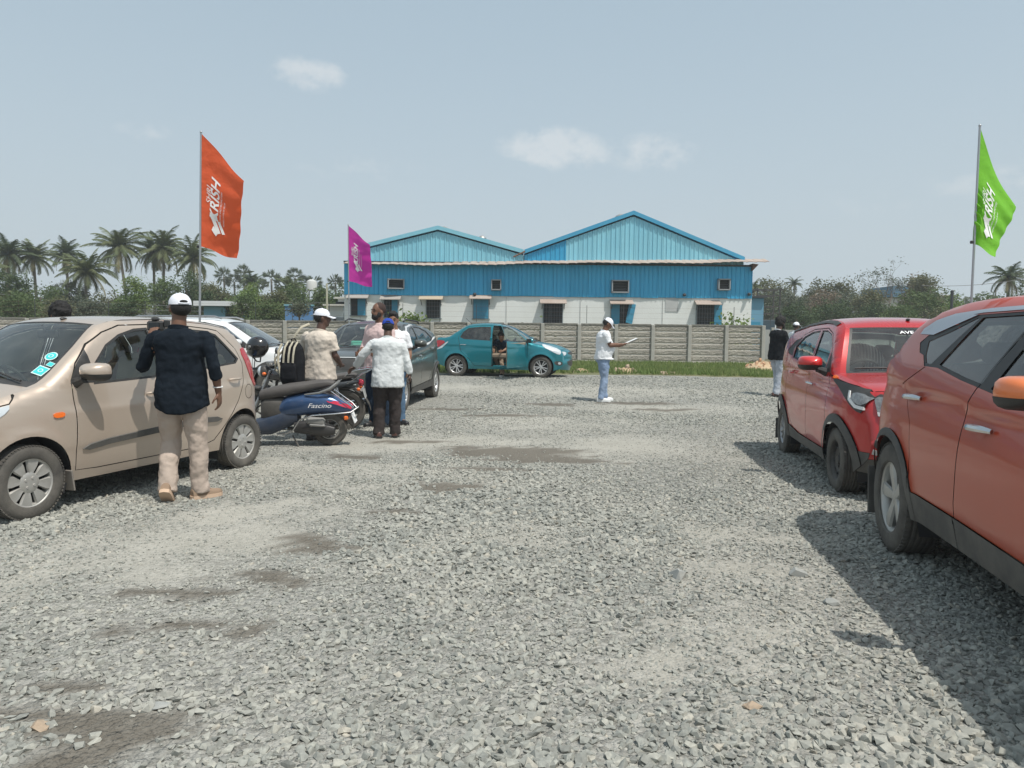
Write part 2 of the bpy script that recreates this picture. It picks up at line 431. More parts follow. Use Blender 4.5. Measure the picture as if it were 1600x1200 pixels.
def gravel_ground_mat():
    m, nt, b = _nt('gravel_ground'); N, Lk = nt.nodes, nt.links
    ge = N.new('ShaderNodeNewGeometry')
    def noise(s, d=6, r=.6):
        n = N.new('ShaderNodeTexNoise'); n.inputs['Scale'].default_value = s; n.inputs['Detail'].default_value = d; n.inputs['Roughness'].default_value = r
        Lk.new(ge.outputs['Position'], n.inputs['Vector']); return n.outputs['Fac']
    vo = N.new('ShaderNodeTexVoronoi'); vo.inputs['Scale'].default_value = 34; Lk.new(ge.outputs['Position'], vo.inputs['Vector'])
    vo2 = N.new('ShaderNodeTexVoronoi'); vo2.inputs['Scale'].default_value = 75; Lk.new(ge.outputs['Position'], vo2.inputs['Vector'])
    sep = N.new('ShaderNodeSeparateColor'); Lk.new(vo.outputs['Color'], sep.inputs[0])
    stone = ramp(nt, sep.outputs[0], [(0, (.17, .17, .155)), (.5, (.26, .26, .24)), (1, (.39, .385, .35))])
    dust = ramp(nt, noise(1.1), [(.3, (.36, .345, .295)), (.7, (.47, .45, .395))])
    at_ = N.new('ShaderNodeAttribute'); at_.attribute_name = 'dusty'
    fine = ramp(nt, noise(140, 3), [(.35, (0, 0, 0)), (.65, (1, 1, 1))])
    mx = N.new('ShaderNodeMix'); mx.data_type = 'RGBA'
    ad = N.new('ShaderNodeMath'); ad.operation = 'MULTIPLY_ADD'; ad.use_clamp = True
    Lk.new(at_.outputs['Fac'], ad.inputs[0]); ad.inputs[1].default_value = .55
    mm = N.new('ShaderNodeMath'); mm.operation = 'MULTIPLY'; Lk.new(fine, mm.inputs[0]); mm.inputs[1].default_value = .35
    Lk.new(mm.outputs[0], ad.inputs[2])
    Lk.new(ad.outputs[0], mx.inputs['Factor']); Lk.new(stone, mx.inputs['A']); Lk.new(dust, mx.inputs['B'])
    dm = N.new('ShaderNodeAttribute'); dm.attribute_name = 'damp'
    dmul = N.new('ShaderNodeMath'); dmul.operation = 'MULTIPLY'; dmul.inputs[1].default_value = .8
    Lk.new(dm.outputs['Fac'], dmul.inputs[0])
    mx2 = N.new('ShaderNodeMix'); mx2.data_type = 'RGBA'; Lk.new(dmul.outputs[0], mx2.inputs['Factor'])
    Lk.new(mx.outputs['Result'], mx2.inputs['A']); mx2.inputs['B'].default_value = (.12, .104, .082, 1)
    Lk.new(mx2.outputs['Result'], b.inputs['Base Color'])
    b.inputs['Roughness'].default_value = .95; b.inputs['Specular IOR Level'].default_value = .2
    bp = N.new('ShaderNodeBump'); bp.inputs['Distance'].default_value = .022; bp.invert = True
    Lk.new(vo.outputs['Distance'], bp.inputs['Height'])
    st = N.new('ShaderNodeMath'); st.operation = 'SUBTRACT'; st.inputs[0].default_value = 1.0; Lk.new(ad.outputs[0], st.inputs[1]); st.use_clamp = True
    Lk.new(st.outputs[0], bp.inputs['Strength'])
    bp2 = N.new('ShaderNodeBump'); bp2.inputs['Distance'].default_value = .008; bp2.inputs['Strength'].default_value = .8; bp2.invert = True
    Lk.new(vo2.outputs['Distance'], bp2.inputs['Height']); Lk.new(bp.outputs[0], bp2.inputs['Normal'])
    Lk.new(bp2.outputs[0], b.inputs['Normal'])
    return m
GRAV = gravel_ground_mat()
xs = np.concatenate([np.arange(-70, -12, 2.0), np.arange(-12, 12, .11), np.arange(12, 72, 2.0)])
ys = np.concatenate([np.arange(-40, 1, 2.0), np.arange(1, 24.3, .11)])
yard = grid_sheet('gravel_yard', xs, ys, lambda X, Y: gz(X, Y) + (fbm(X, Y, .8, 40) - .5) * .03 * (np.abs(X) < 12), GRAV,
                  {'damp': damp_at, 'dusty': dusty_at})
tag(yard, 'light grey crushed stone yard with dusty wheel tracks', kind='structure')
SOIL = mat('dry_soil', (.21, .17, .12), .95, var=(1.3, .9, (.11, .13, .05)), bump=(9, .03))
xs2 = np.concatenate([-np.geomspace(3000, 60, 14), np.arange(-56, 57, 4.0), np.geomspace(60, 3000, 14)])
ys2 = np.concatenate([-np.geomspace(600, 40, 6), np.arange(-36, 64, 4.0), np.geomspace(66, 5000, 18)])
terrain = grid_sheet('terrain', xs2, ys2, lambda X, Y: gz(X, Y) - .08, SOIL)
tag(terrain, 'dry soil and scrub ground running to the horizon', kind='structure')

# loose stones: angular crushed rock, instanced by geometry nodes
STONE = mat('crushed_stone', (.30, .31, .295), .85, spec=.3)
def stone_mat():
    m = STONE; nt = m.node_tree; N, Lk = nt.nodes, nt.links; b = N['Principled BSDF']
    oi = N.new('ShaderNodeObjectInfo')
    ge = N.new('ShaderNodeNewGeometry')
    n = N.new('ShaderNodeTexNoise'); n.inputs['Scale'].default_value = 60; n.inputs['Detail'].default_value = 4; Lk.new(ge.outputs['Position'], n.inputs['Vector'])
    c = ramp(nt, oi.outputs['Random'], [(0, (.205, .21, .193)), (.35, (.275, .282, .258)), (.75, (.335, .340, .308)), (.95, (.40, .395, .35)), (1, (.42, .39, .33))])
    mx = N.new('ShaderNodeMix'); mx.data_type = 'RGBA'; mx.blend_type = 'MULTIPLY'
    c2 = ramp(nt, n.outputs['Fac'], [(.3, (.74, .74, .74)), (.7, (1.12, 1.12, 1.1))])
    mx.inputs['Factor'].default_value = 1
    Lk.new(c, mx.inputs['A']); Lk.new(c2, mx.inputs['B'])
    # dust lies on faces that look up
    n2 = N.new('ShaderNodeTexNoise'); n2.inputs['Scale'].default_value = .9; n2.inputs['Detail'].default_value = 3; Lk.new(ge.outputs['Position'], n2.inputs['Vector'])
    sx = N.new('ShaderNodeSeparateXYZ'); Lk.new(ge.outputs['True Normal'], sx.inputs[0])
    d = N.new('ShaderNodeMath'); d.operation = 'MULTIPLY'; Lk.new(sx.outputs['Z'], d.inputs[0])
    d2 = N.new('ShaderNodeMapRange'); d2.inputs['From Min'].default_value = .42; d2.inputs['From Max'].default_value = .68; d2.inputs['To Max'].default_value = .55
    Lk.new(n2.outputs['Fac'], d2.inputs['Value']); Lk.new(d2.outputs[0], d.inputs[1]); d.use_clamp = True
    mx3 = N.new('ShaderNodeMix'); mx3.data_type = 'RGBA'; Lk.new(d.outputs[0], mx3.inputs['Factor'])
    Lk.new(mx.outputs['Result'], mx3.inputs['A']); mx3.inputs['B'].default_value = (.44, .425, .37, 1)
    Lk.new(mx3.outputs['Result'], b.inputs['Base Color'])
stone_mat()
def scatter_points():
    P = []
    for (d0, d1, dens, smin, smax) in ((1.2, 3.6, 2100, .009, .034), (3.6, 6.0, 1800, .010, .031), (6.0, 9.0, 1300, .010, .028), (9.0, 14.0, 620, .012, .028), (14.0, 22.0, 190, .016, .032)):
        hw = .80 * d1 + .5
        n = int(dens * 2 * hw * (d1 - d0))
        x = rng.uniform(-hw, hw, n); y = rng.uniform(d0, d1, n)
        k = np.abs(x) < .80 * y + .5
        x, y = x[k], y[k]
        big = fbm(x, y, .55, 60)
        keep = rng.random(len(x)) < np.clip((1 - .96 * damp_at(x, y)) * (1 - .38 * dusty_at(x, y)) * (.62 + .9 * (big - .3)) * (1.0 + .25 * (x > -1)), .03, 1)
        x, y, big = x[keep], y[keep], big[keep]
        s = smin + (smax - smin) * rng.random(len(x)) ** 1.9
        s *= .75 + .55 * np.clip((big - .35) * 2.5, 0, 1)
        s *= np.where((x < -1.0) & (y > 3), .82, 1.0) * (1 - .5 * dusty_at(x, y))
        s *= .92
        P.append(np.stack([x, y, s], -1))
    return np.concatenate(P)
SP = scatter_points()
sx, sy, ss = SP[:, 0], SP[:, 1], SP[:, 2]
nS = len(SP)
zz = gz(sx, sy) + (fbm(sx, sy, .8, 40) - .5) * .03 + ss * .14
me = bpy.data.meshes.new('gravel')
me.vertices.add(nS)
me.vertices.foreach_set('co', np.stack([sx, sy, zz], -1).ravel())
rot = np.stack([rng.normal(0, .38, nS), rng.normal(0, .38, nS), rng.uniform(0, 6.28, nS)], -1)
a = me.attributes.new('rot', 'FLOAT_VECTOR', 'POINT'); a.data.foreach_set('vector', rot.ravel().astype(np.float32))
scl = np.stack([ss * rng.uniform(.9, 1.5, nS), ss * rng.uniform(.75, 1.15, nS), ss * rng.uniform(.42, .90, nS)], -1)
a = me.attributes.new('scl', 'FLOAT_VECTOR', 'POINT'); a.data.foreach_set('vector', scl.ravel().astype(np.float32))
gravel = put('gravel', me, STONE)
tag(gravel, 'loose grey crushed stones scattered over the yard', kind='stuff')
def gravel_nodes(nvar=9):
    ng = bpy.data.node_groups.new('gravel_scatter', 'GeometryNodeTree')
    ng.interface.new_socket('Geometry', in_out='INPUT', socket_type='NodeSocketGeometry')
    ng.interface.new_socket('Geometry', in_out='OUTPUT', socket_type='NodeSocketGeometry')
    N, Lk = ng.nodes, ng.links
    gi = N.new('NodeGroupInput'); go = N.new('NodeGroupOutput')
    inst = N.new('GeometryNodeGeometryToInstance')
    for k in range(nvar):
        pt = N.new('GeometryNodePoints'); pt.inputs['Count'].default_value = 13
        rv = N.new('FunctionNodeRandomValue'); rv.data_type = 'FLOAT_VECTOR'
        rv.inputs[0].default_value = (-1, -1, -1); rv.inputs[1].default_value = (1, 1, 1)
        rv.inputs['Seed'].default_value = 11 + 7 * k
        nm = N.new('ShaderNodeVectorMath'); nm.operation = 'NORMALIZE'; Lk.new(rv.outputs[0], nm.inputs[0])
        Lk.new(nm.outputs[0], pt.inputs['Position'])
        ch = N.new('GeometryNodeConvexHull'); Lk.new(pt.outputs[0], ch.inputs[0])
        sm = N.new('GeometryNodeSetMaterial'); sm.inputs['Material'].default_value = STONE; Lk.new(ch.outputs[0], sm.inputs[0])
        Lk.new(sm.outputs[0], inst.inputs[0])
    iop = N.new('GeometryNodeInstanceOnPoints')
    iop.inputs['Pick Instance'].default_value = True
    m2p = N.new('GeometryNodeMeshToPoints')
    Lk.new(gi.outputs[0], m2p.inputs['Mesh']); Lk.new(m2p.outputs[0], iop.inputs['Points'])
    Lk.new(inst.outputs[0], iop.inputs['Instance'])
    ri = N.new('FunctionNodeRandomValue'); ri.data_type = 'INT'
    for s in ri.inputs:
        if s.name == 'Min' and s.type == 'INT': s.default_value = 0
        if s.name == 'Max' and s.type == 'INT': s.default_value = nvar - 1
    o = [s for s in ri.outputs if s.type == 'INT'][0]
    Lk.new(o, iop.inputs['Instance Index'])
    ar = N.new('GeometryNodeInputNamedAttribute'); ar.data_type = 'FLOAT_VECTOR'; ar.inputs['Name'].default_value = 'rot'
    asc = N.new('GeometryNodeInputNamedAttribute'); asc.data_type = 'FLOAT_VECTOR'; asc.inputs['Name'].default_value = 'scl'
    e2r = N.new('FunctionNodeEulerToRotation'); Lk.new(ar.outputs[0], e2r.inputs[0]); Lk.new(e2r.outputs[0], iop.inputs['Rotation'])
    Lk.new(asc.outputs[0], iop.inputs['Scale'])
    Lk.new(iop.outputs[0], go.inputs[0])
    return ng
md = gravel.modifiers.new('scatter', 'NODES'); md.node_group = gravel_nodes()

# a few single larger stones that can be told apart
def rock_mesh(name, r, flat, seed):
    g = np.random.default_rng(seed)
    p = g.normal(size=(18, 3)); p /= np.linalg.norm(p, axis=1)[:, None]
    p *= g.uniform(.8, 1.1, (18, 1)) * np.array([r, r * .75, r * flat])
    bm = bmesh.new()
    for q in p: bm.verts.new(q)
    bmesh.ops.convex_hull(bm, input=bm.verts)
    bmesh.ops.delete(bm, geom=[v for v in bm.verts if not v.link_faces], context='VERTS')
    me = bpy.data.meshes.new(name); bm.to_mesh(me); bm.free(); return me
ROCKM = mat('grey_rock', (.29, .30, .285), .85, var=(30, .7, (.38, .38, .35)))
ROCKO = mat('ochre_rock', (.36, .27, .19), .9, var=(6, .8, (.45, .37, .28)), bump=(20, .02))
for px, py, r, fl, mt_, lb in ((251, 1106, .05, .35, ROCKM, 'flat round grey stone beside the damp strip in the gravel'),
                        (1055, 903, .07, .6, ROCKM, 'largest lone grey stone in the middle of the yard'),
                        (1247, 900, .065, .55, ROCKM, 'dark grey lump of stone near the shadow of the orange car'),
                        (1300, 945, .05, .5, ROCKM, 'small angular grey stone by the edge of the car shadow'),
                        (65, 1137, .045, .5, ROCKO, 'small orange brown stone low in the gravel'),
                        (1175, 1107, .04, .5, ROCKO, 'pale tan stone alone in the gravel')):
    x, y = gpt(px, py)
    o = put('stone', rock_mesh('stone', r, fl, int(px)), mt_, loc=(x, y, gzf(x, y) + r * fl * .45)); o.rotation_euler.z = px
    tag(o, lb, 'stone')

# ------------------------------------------------------------------ grass strip by the compound wall
GRASS_SOIL = mat('grass_soil', (.12, .13, .055), .95, var=(2.0, .8, (.20, .17, .10)), bump=(20, .02))
gx = np.arange(-14, 13.01, .5); gy = np.concatenate([[22.2], np.arange(22.7, 36.5, .5)])
def gedge(X, Y): return gz(X, Y) + .03 + (fbm(X, Y, 1.1, 77) - .5) * .06 - .09 * (np.abs(Y - 22.2) < .2)
gs = grid_sheet('grass_bank', gx, gy, gedge, GRASS_SOIL); tag(gs, 'strip of rough ground between yard and compound wall', kind='structure')
def grass_patch(n, x0, x1, y0, y1, h0, h1, label, dens=None):
    x = rng.uniform(x0, x1, n); y = y0 + (y1 - y0) * rng.random(n) ** 1.25
    k = fbm(x, y, .9, 88) > .36
    k &= y > 22.35 + .5 * fbm(x, x * 0, 1.3, 12)
    x, y = x[k], y[k]; n = len(x)
    z = gz(x, y) + .03
    h = rng.uniform(h0, h1, n) * (.5 + .8 * fbm(x, y, .7, 4)); w = rng.uniform(.012, .03, n); an = rng.uniform(0, 6.28, n)
    lx, ly = rng.normal(0, .25, n) * h, rng.normal(0, .25, n) * h
    dx, dy = np.cos(an) * w, np.sin(an) * w
    v = np.stack([np.stack([x - dx, y - dy, z], -1), np.stack([x + dx, y + dy, z], -1), np.stack([x + lx, y + ly, z + h], -1)], 1).reshape(-1, 3)
    me = bpy.data.meshes.new('grass'); me.from_pydata(v.tolist(), [], np.arange(3 * n).reshape(-1, 3).tolist())
    o = put('grass', me, GRASSM); tag(o, label, kind='stuff'); return o
GRASSM = mat('grass_blades', (.16, .24, .065), .8, var=(1.2, .9, (.24, .25, .10)), trans=((.18, .26, .07), .35))
grass_patch(60000, -13, 12.3, 22.3, 35.6, .08, .20, 'short green grass growing along the compound wall')
# ------------------------------------------------------------------ cars
def chaikin(P, n=2, closed=False):
    P = np.asarray(P, float)
    for _ in range(n):
        if closed: Q = np.roll(P, -1, 0); A = P
        else: A, Q = P[:-1], P[1:]
        N_ = np.empty((2 * len(A), P.shape[1])); N_[0::2] = .75 * A + .25 * Q; N_[1::2] = .25 * A + .75 * Q
        P = N_ if closed else np.vstack([P[:1], N_, P[-1:]])
    return P
def resample(P, step, closed=True):
    P = [np.array(p, float) for p in P]; out = []
    m = len(P) if closed else len(P) - 1
    for i in range(m):
        a, b = P[i], P[(i + 1) % len(P)]
        k = max(1, int(math.ceil(np.linalg.norm(b - a) / step)))
        out += [a + (b - a) * j / k for j in range(k)]
    if not closed: out.append(P[-1])
    return out
def inpoly(x, y, poly):
    p = np.asarray(poly, float); n = len(p); c = np.zeros(x.shape, bool); j = n - 1
    for i in range(n):
        cond = ((p[i, 1] > y) != (p[j, 1] > y))
        with np.errstate(divide='ignore', invalid='ignore'):
            t = (p[j, 0] - p[i, 0]) * (y - p[i, 1]) / (p[j, 1] - p[i, 1]) + p[i, 0]
        c ^= cond & (x < t); j = i
    return c
def arc(cx, cy, r, a0, a1, n=14):
    return [(cx + r * math.cos(R(a0 + (a1 - a0) * i / n)), cy + r * math.sin(R(a0 + (a1 - a0) * i / n))) for i in range(n + 1)]
def band(pts, w):
    """thin strip polygon along a polyline"""
    P = [np.array(p, float) for p in pts]; L_, R_ = [], []
    for i, p in enumerate(P):
        d = P[min(i + 1, len(P) - 1)] - P[max(i - 1, 0)]; d /= np.linalg.norm(d); n = np.array([-d[1], d[0]]) * w / 2
        L_.append(tuple(p + n)); R_.append(tuple(p - n))
    return L_ + R_[::-1]
def grow(poly, w):
    """offset a closed polygon outwards"""
    P = np.asarray(poly, float); n = len(P)
    area = .5 * sum(P[i, 0] * P[(i + 1) % n, 1] - P[(i + 1) % n, 0] * P[i, 1] for i in range(n))
    s = 1 if area > 0 else -1; out = []
    for i in range(n):
        a = P[i] - P[i - 1]; b = P[(i + 1) % n] - P[i]
        na = np.array([a[1], -a[0]]) / (np.linalg.norm(a) + 1e-9); nb = np.array([b[1], -b[0]]) / (np.linalg.norm(b) + 1e-9)
        m = na + nb; m /= (np.linalg.norm(m) + 1e-9); k = min(1 / max(.3, m @ na), 1.6)
        out.append(tuple(P[i] + m * w * s * k))
    return out
def rounded(poly, n=2): return [tuple(p) for p in chaikin(poly, n, True)]

class Car:
    def __init__(s, **k):
        s.__dict__.update(k)
        s.plan_ = chaikin(s.plan, 2); s.belt_ = chaikin(s.belt, 1)
        Q = np.array(s.profile, float)          # uc zc us zs, front bottom lip -> over the roof -> rear bottom lip
        s.nk = len(Q); s.Q = Q
        ts = []
        step = 1 / 5
        cuts = sorted(set([round(i * step, 4) for i in range(int((s.nk - 1) / step) + 1)] + [round(c, 4) for p in s.patches for c in (p[2], p[3])]))
        s.ps = np.array(cuts); s.prof = np.array([s.cr(p) for p in s.ps])
        side = s.prof[:, 2:4]
        s.side = side
        i0, i1 = int(np.argmin(side[:, 0])), int(np.argmax(side[:, 0]))
        up = side[i0:i1 + 1]
        s.up_u, s.up_z = up[:, 0], up[:, 1]
    def cr(s, p):
        i = int(min(max(math.floor(p), 0), s.nk - 2)); t = p - i
        Q = s.Q; a, b, c, d = Q[max(i - 1, 0)], Q[i], Q[i + 1], Q[min(i + 2, s.nk - 1)]
        m0 = (c - a) / 2; m1 = (d - b) / 2
        # limit overshoot
        lim = np.abs(c - b) * 1.6 + 1e-6; m0 = np.clip(m0, -lim, lim); m1 = np.clip(m1, -lim, lim)
        return (2 * t ** 3 - 3 * t ** 2 + 1) * b + (t ** 3 - 2 * t ** 2 + t) * m0 + (-2 * t ** 3 + 3 * t ** 2) * c + (t ** 3 - t ** 2) * m1
    def W(s, u, z):
        u = np.asarray(u, float); z = np.asarray(z, float)
        wp = np.interp(u, s.plan_[:, 0], s.plan_[:, 1])
        zb = np.interp(u, s.belt_[:, 0], s.belt_[:, 1])
        zc = s.zmax
        lo = np.clip((zc - z) / (zc - .2), 0, 1.3)
        w = wp - s.tuck * lo ** 2.2
        hi = np.clip((z - zc) / np.maximum(zb - zc, .08), 0, 1)
        w = w - s.shoulder * hi ** 2
        up = np.clip(z - zb, 0, 2)
        w = w - up * s.tum - s.tumc * up ** 2
        for (u0, z0, u1, z1, amp, soft) in s.creases:     # below the line the skin steps in or out
            zl = z0 + (z1 - z0) * (u - u0) / (u1 - u0)
            fade = np.clip((u - u0 + .25) / .25, 0, 1) * np.clip((u1 + .25 - u) / .25, 0, 1)
            d = (zl - z) / soft
            w = w + amp * fade * (1 / (1 + np.exp(-np.clip(d, -30, 30)))) * np.exp(-np.clip(zl - z, 0, 2) / .18)
        for ax in (s.fo, s.fo + s.wb):
            r = np.hypot(u - ax, z - s.wr)
            w = w + s.flare * np.exp(-(np.clip(r - s.ra, -1, 3) / .055) ** 2) * (z > .1)
        zt = np.interp(u, s.up_u, s.up_z)
        rr = np.interp(u, s.rad_u, s.rad_r)
        d = np.clip(zt - z, 0, rr)
        w = w - s.radk * (rr - np.sqrt(np.clip(rr ** 2 - (rr - d) ** 2, 0, None)))
        return np.maximum(w, .02)
    def rib(s, p, t):
        q = s.cr(p); a = abs(t) ** s.ribk
        u = q[0] + (q[2] - q[0]) * a; z = q[1] + (q[3] - q[1]) * a
        return u, math.copysign(1, t) * abs(t) * float(s.W(q[2], q[3])), z
    def at_front(s, y, z, p0, p1, key='z', n=40):
        """point of the wrap surface with given y and z (or u) between spline stations p0 and p1; returns position and normal in car space"""
        t = .5
        ps = np.linspace(p0, p1, n)
        for _ in range(5):
            pts = [s.rib(p, t) for p in ps]
            arr = np.array([q[2] if key == 'z' else q[0] for q in pts]); o = np.argsort(arr)
            p = float(np.interp(z, arr[o], ps[o]))
            q = s.cr(p); we = float(s.W(q[2], q[3])); t = float(np.clip(abs(y) / we, 0, 1))
        sg = 1 if y >= 0 else -1
        A = np.array(s.rib(p, sg * t)); e = 1e-2
        B = np.array(s.rib(p + e, sg * t)); C_ = np.array(s.rib(p, sg * min(t + e, 1)) if t < .99 else s.rib(p, sg * t)); C0 = np.array(s.rib(p, sg * max(t - e, 0)))
        a = B - A; b = (C_ - C0) * sg
        A[0] = -A[0]; a[0] = -a[0]; b[0] = -b[0]
        nrm = np.cross(a, b); nrm /= (np.linalg.norm(nrm) + 1e-9)
        if nrm[0] < 0 and key == 'z' and A[0] > -s.L / 2: nrm = -nrm
        if nrm[0] > 0 and key == 'z' and A[0] < -s.L / 2: nrm = -nrm
        if key == 'u' and nrm[2] < 0: nrm = -nrm
        return A, nrm
    def side_pt(s, u, z, sd, off=0.0):
        w = float(s.W(u, z)); e = .01
        nu = -(float(s.W(u + e, z)) - float(s.W(u - e, z))) / (2 * e); nz = -(float(s.W(u, z + e)) - float(s.W(u, z - e))) / (2 * e)
        n = np.array([-nu, 1.0, nz]); n[1] *= 1; n /= np.linalg.norm(n)
        P = np.array([-u, w, z]) + n * off
        if sd < 0: P[1] = -P[1]; n = n * np.array([1, -1, 1])
        return P, n
    def decal(s, name, m, poly, off, parent, mode, sd=1, args=None, thick=0.02, step=.03, holes=None):
        """raised panel that follows the body: polygon in side view (u,z) or front view (y,z)"""
        loop = [tuple(p) for p in resample(poly, step)]
        xs = [p[0] for p in loop]; ys = [p[1] for p in loop]
        pts = list(loop); n0 = len(loop)
        L_ = np.array(loop)
        for a in np.arange(min(xs) + step / 2, max(xs), step):
            for b in np.arange(min(ys) + step / 2, max(ys), step):
                if inpoly(np.array([a]), np.array([b]), loop)[0] and np.min(np.hypot(L_[:, 0] - a, L_[:, 1] - b)) > step * .4: pts.append((a, b))
        r = delaunay_2d_cdt([Vector(p) for p in pts], [], [list(range(n0))], 1, 1e-5)
        V, F = r[0], r[2]
        top, bot = [], []
        for v in V:
            if mode == 'side': P, n = s.side_pt(v[0], v[1], sd)
            else: P, n = s.at_front(v[0], v[1], *args)
            top.append(tuple(P + n * off)); bot.append(tuple(P - n * thick))
        nv = len(V); f = [tuple(q) for q in F]
        edges = {}
        for q in f:
            for i in range(len(q)):
                e = (q[i], q[(i + 1) % len(q)]); edges[e] = edges.get(e, 0) + 1
        rim = [e for e in edges if (e[1], e[0]) not in edges]
        f2 = f + [(a, a + nv, b + nv, b) for a, b in rim]
        mb = MB(); mb.add(top + bot, f2)
        return mb.obj(name, m, parent, angle=40)
    def build_side(s, root, sd, bodym, only=None):
        """all side panels for one side (sd=+1 left, -1 right)"""
        # outline: profile, then underneath back to the front
        prof = [tuple(p) for p in s.side]
        fo, ro, ra, wr = s.fo, s.fo + s.wb, s.ra, s.wr
        def bot(u): return float(np.interp(u, s.sill_u, s.sill_z))
        def archpts(ax):
            zb0, zb1 = bot(ax + ra), bot(ax - ra)
            a0 = math.degrees(math.asin(np.clip((zb0 - wr) / ra, -1, 1))); a1 = 180 - math.degrees(math.asin(np.clip((zb1 - wr) / ra, -1, 1)))
            return arc(ax, wr, ra, a0, a1, 22)
        low = archpts(ro) + [(u, bot(u)) for u in np.linspace(ro - ra, fo + ra, 12)[1:-1]] + archpts(fo)
        outline = prof + low
        loops = [outline] + [p[2] for p in s.panels] 
        step = .06
        verts, faces = [], []
        for lp in loops:
            r = resample(lp, step); faces.append(list(range(len(verts), len(verts) + len(r)))); verts += [tuple(q) for q in r]
        va = np.array(verts)
        gu, gz_ = np.meshgrid(np.arange(va[:, 0].min(), va[:, 0].max(), .055), np.arange(va[:, 1].min(), va[:, 1].max(), .045))
        gu = gu.ravel() ; gz_ = gz_.ravel()
        k = inpoly(gu, gz_, outline)
        gu, gz_ = gu[k], gz_[k]
        dmin = np.min(np.hypot(gu[:, None] - va[None, :, 0], gz_[:, None] - va[None, :, 1]), 1)
        gu, gz_ = gu[dmin > .02], gz_[dmin > .02]
        verts += list(zip(gu.tolist(), gz_.tolist()))
        r = delaunay_2d_cdt([Vector(v) for v in verts], [], faces, 0, 1e-5)
        V = np.array([tuple(v) for v in r[0]]); F = r[2]
        T = []
        for q in F:
            for i in range(1, len(q) - 1): T.append((q[0], q[i], q[i + 1]))
        T = np.array(T); c = V[T].mean(1)
        inside = inpoly(c[:, 0], c[:, 1], outline)
        T, c = T[inside], c[inside]
        left = np.ones(len(T), bool)
        w = s.W(V[:, 0], V[:, 1]); e = .008
        nu = -(s.W(V[:, 0] + e, V[:, 1]) - s.W(V[:, 0] - e, V[:, 1])) / (2 * e)
        nz = -(s.W(V[:, 0], V[:, 1] + e) - s.W(V[:, 0], V[:, 1] - e)) / (2 * e)
        NRM = np.stack([-nu, np.ones_like(nu), nz], -1); NRM /= np.linalg.norm(NRM, axis=1)[:, None]
        def emit(name, m, sel, push, parent):
            if not sel.any(): return None
            t = T[sel]; idx, inv = np.unique(t, return_inverse=True); t = inv.reshape(-1, 3)
            P = np.stack([-V[idx, 0], w[idx], V[idx, 1]], -1) + NRM[idx] * push
            n = NRM[idx].copy()
            a = np.cross(P[t[:, 1]] - P[t[:, 0]], P[t[:, 2]] - P[t[:, 0]])
            flip = a[:, 1] < 0
            t = t.copy(); t[flip] = t[flip][:, ::-1]
            if sd < 0: P[:, 1] *= -1; n[:, 1] *= -1; t = t[:, ::-1]
            me = bpy.data.meshes.new(name); me.from_pydata(P.tolist(), [], t.tolist())
            me.polygons.foreach_set('use_smooth', [True] * len(me.polygons))
            me.normals_split_custom_set_from_vertices(n.tolist())
            return put(name, me, m, parent)
        out = {}
        for (name, m, poly, push) in s.panels:
            sel = left & inpoly(c[:, 0], c[:, 1], poly)
            left &= ~sel
            if name is None: continue
            if name.startswith('@'):      # belongs to an open door etc: skip on that side
                name = name[1:]
                if sd == s.open_side:
                    o = emit(name, m or bodym, sel, push, s.hinge)
                    if o is not None: o.matrix_parent_inverse = Matrix.Translation(-s.hinge_at)
                    continue
            o = emit(name, m or bodym, sel, push, root)
            out.setdefault(name, []).append(o)
        out['body_side'] = [emit('body_side', bodym, left, 0, root)]
        return out
    def build_wrap(s, root, bodym):
        ts = sorted(set([round(x, 3) for x in np.linspace(0, 1, 15)] + [c for p in s.patches for c in (p[4], p[5])] + [.97]))
        ts = [-t for t in ts[::-1] if t > 0] + list(ts)
        P = np.array([[s.rib(p, t) for t in ts] for p in s.ps]); P[:, :, 0] *= -1
        ns, nt_ = len(s.ps), len(ts)
        own = np.full((ns - 1, nt_ - 1), -1)
        for k, (name, m, p0, p1, t0, t1, push) in enumerate(s.patches):
            for i in range(ns - 1):
                pm = (s.ps[i] + s.ps[i + 1]) / 2
                if not (p0 <= pm <= p1): continue
                for j in range(nt_ - 1):
                    tm = abs((ts[j] + ts[j + 1]) / 2)
                    if t0 <= tm <= t1 and own[i, j] < 0: own[i, j] = k
        # vertex normals on the full grid
        du = np.gradient(P, axis=0); dt = np.gradient(P, axis=1)
        n = np.cross(dt, du); n /= (np.linalg.norm(n, axis=2)[:, :, None] + 1e-9)
        cen = P.reshape(-1, 3).mean(0)
        if (n[ns // 2, nt_ // 2, 2]) < 0: n = -n
        outs = {}
        for k in list(range(len(s.patches))) + [-1]:
            sel = np.argwhere(own == k)
            if len(sel) == 0: continue
            name, m, push = ('body_top', bodym, 0) if k < 0 else (s.patches[k][0], s.patches[k][1] or bodym, s.patches[k][6])
            if name is None: continue
            q = [(i * nt_ + j, i * nt_ + j + 1, (i + 1) * nt_ + j + 1, (i + 1) * nt_ + j) for i, j in sel]
            q = np.array(q); idx, inv = np.unique(q, return_inverse=True); q = inv.reshape(-1, 4)
            PP = P.reshape(-1, 3)[idx] + n.reshape(-1, 3)[idx] * push; nn = n.reshape(-1, 3)[idx]
            a = np.cross(PP[q[:, 1]] - PP[q[:, 0]], PP[q[:, 2]] - PP[q[:, 0]]); fl = (a * nn[q[:, 0]]).sum(1) < 0
            q = q.copy(); q[fl] = q[fl][:, ::-1]
            me = bpy.data.meshes.new(name); me.from_pydata(PP.tolist(), [], q.tolist())
            me.polygons.foreach_set('use_smooth', [True] * len(me.polygons))
            me.normals_split_custom_set_from_vertices(nn.tolist())
            outs[name] = put(name, me, m, root)
        return outs

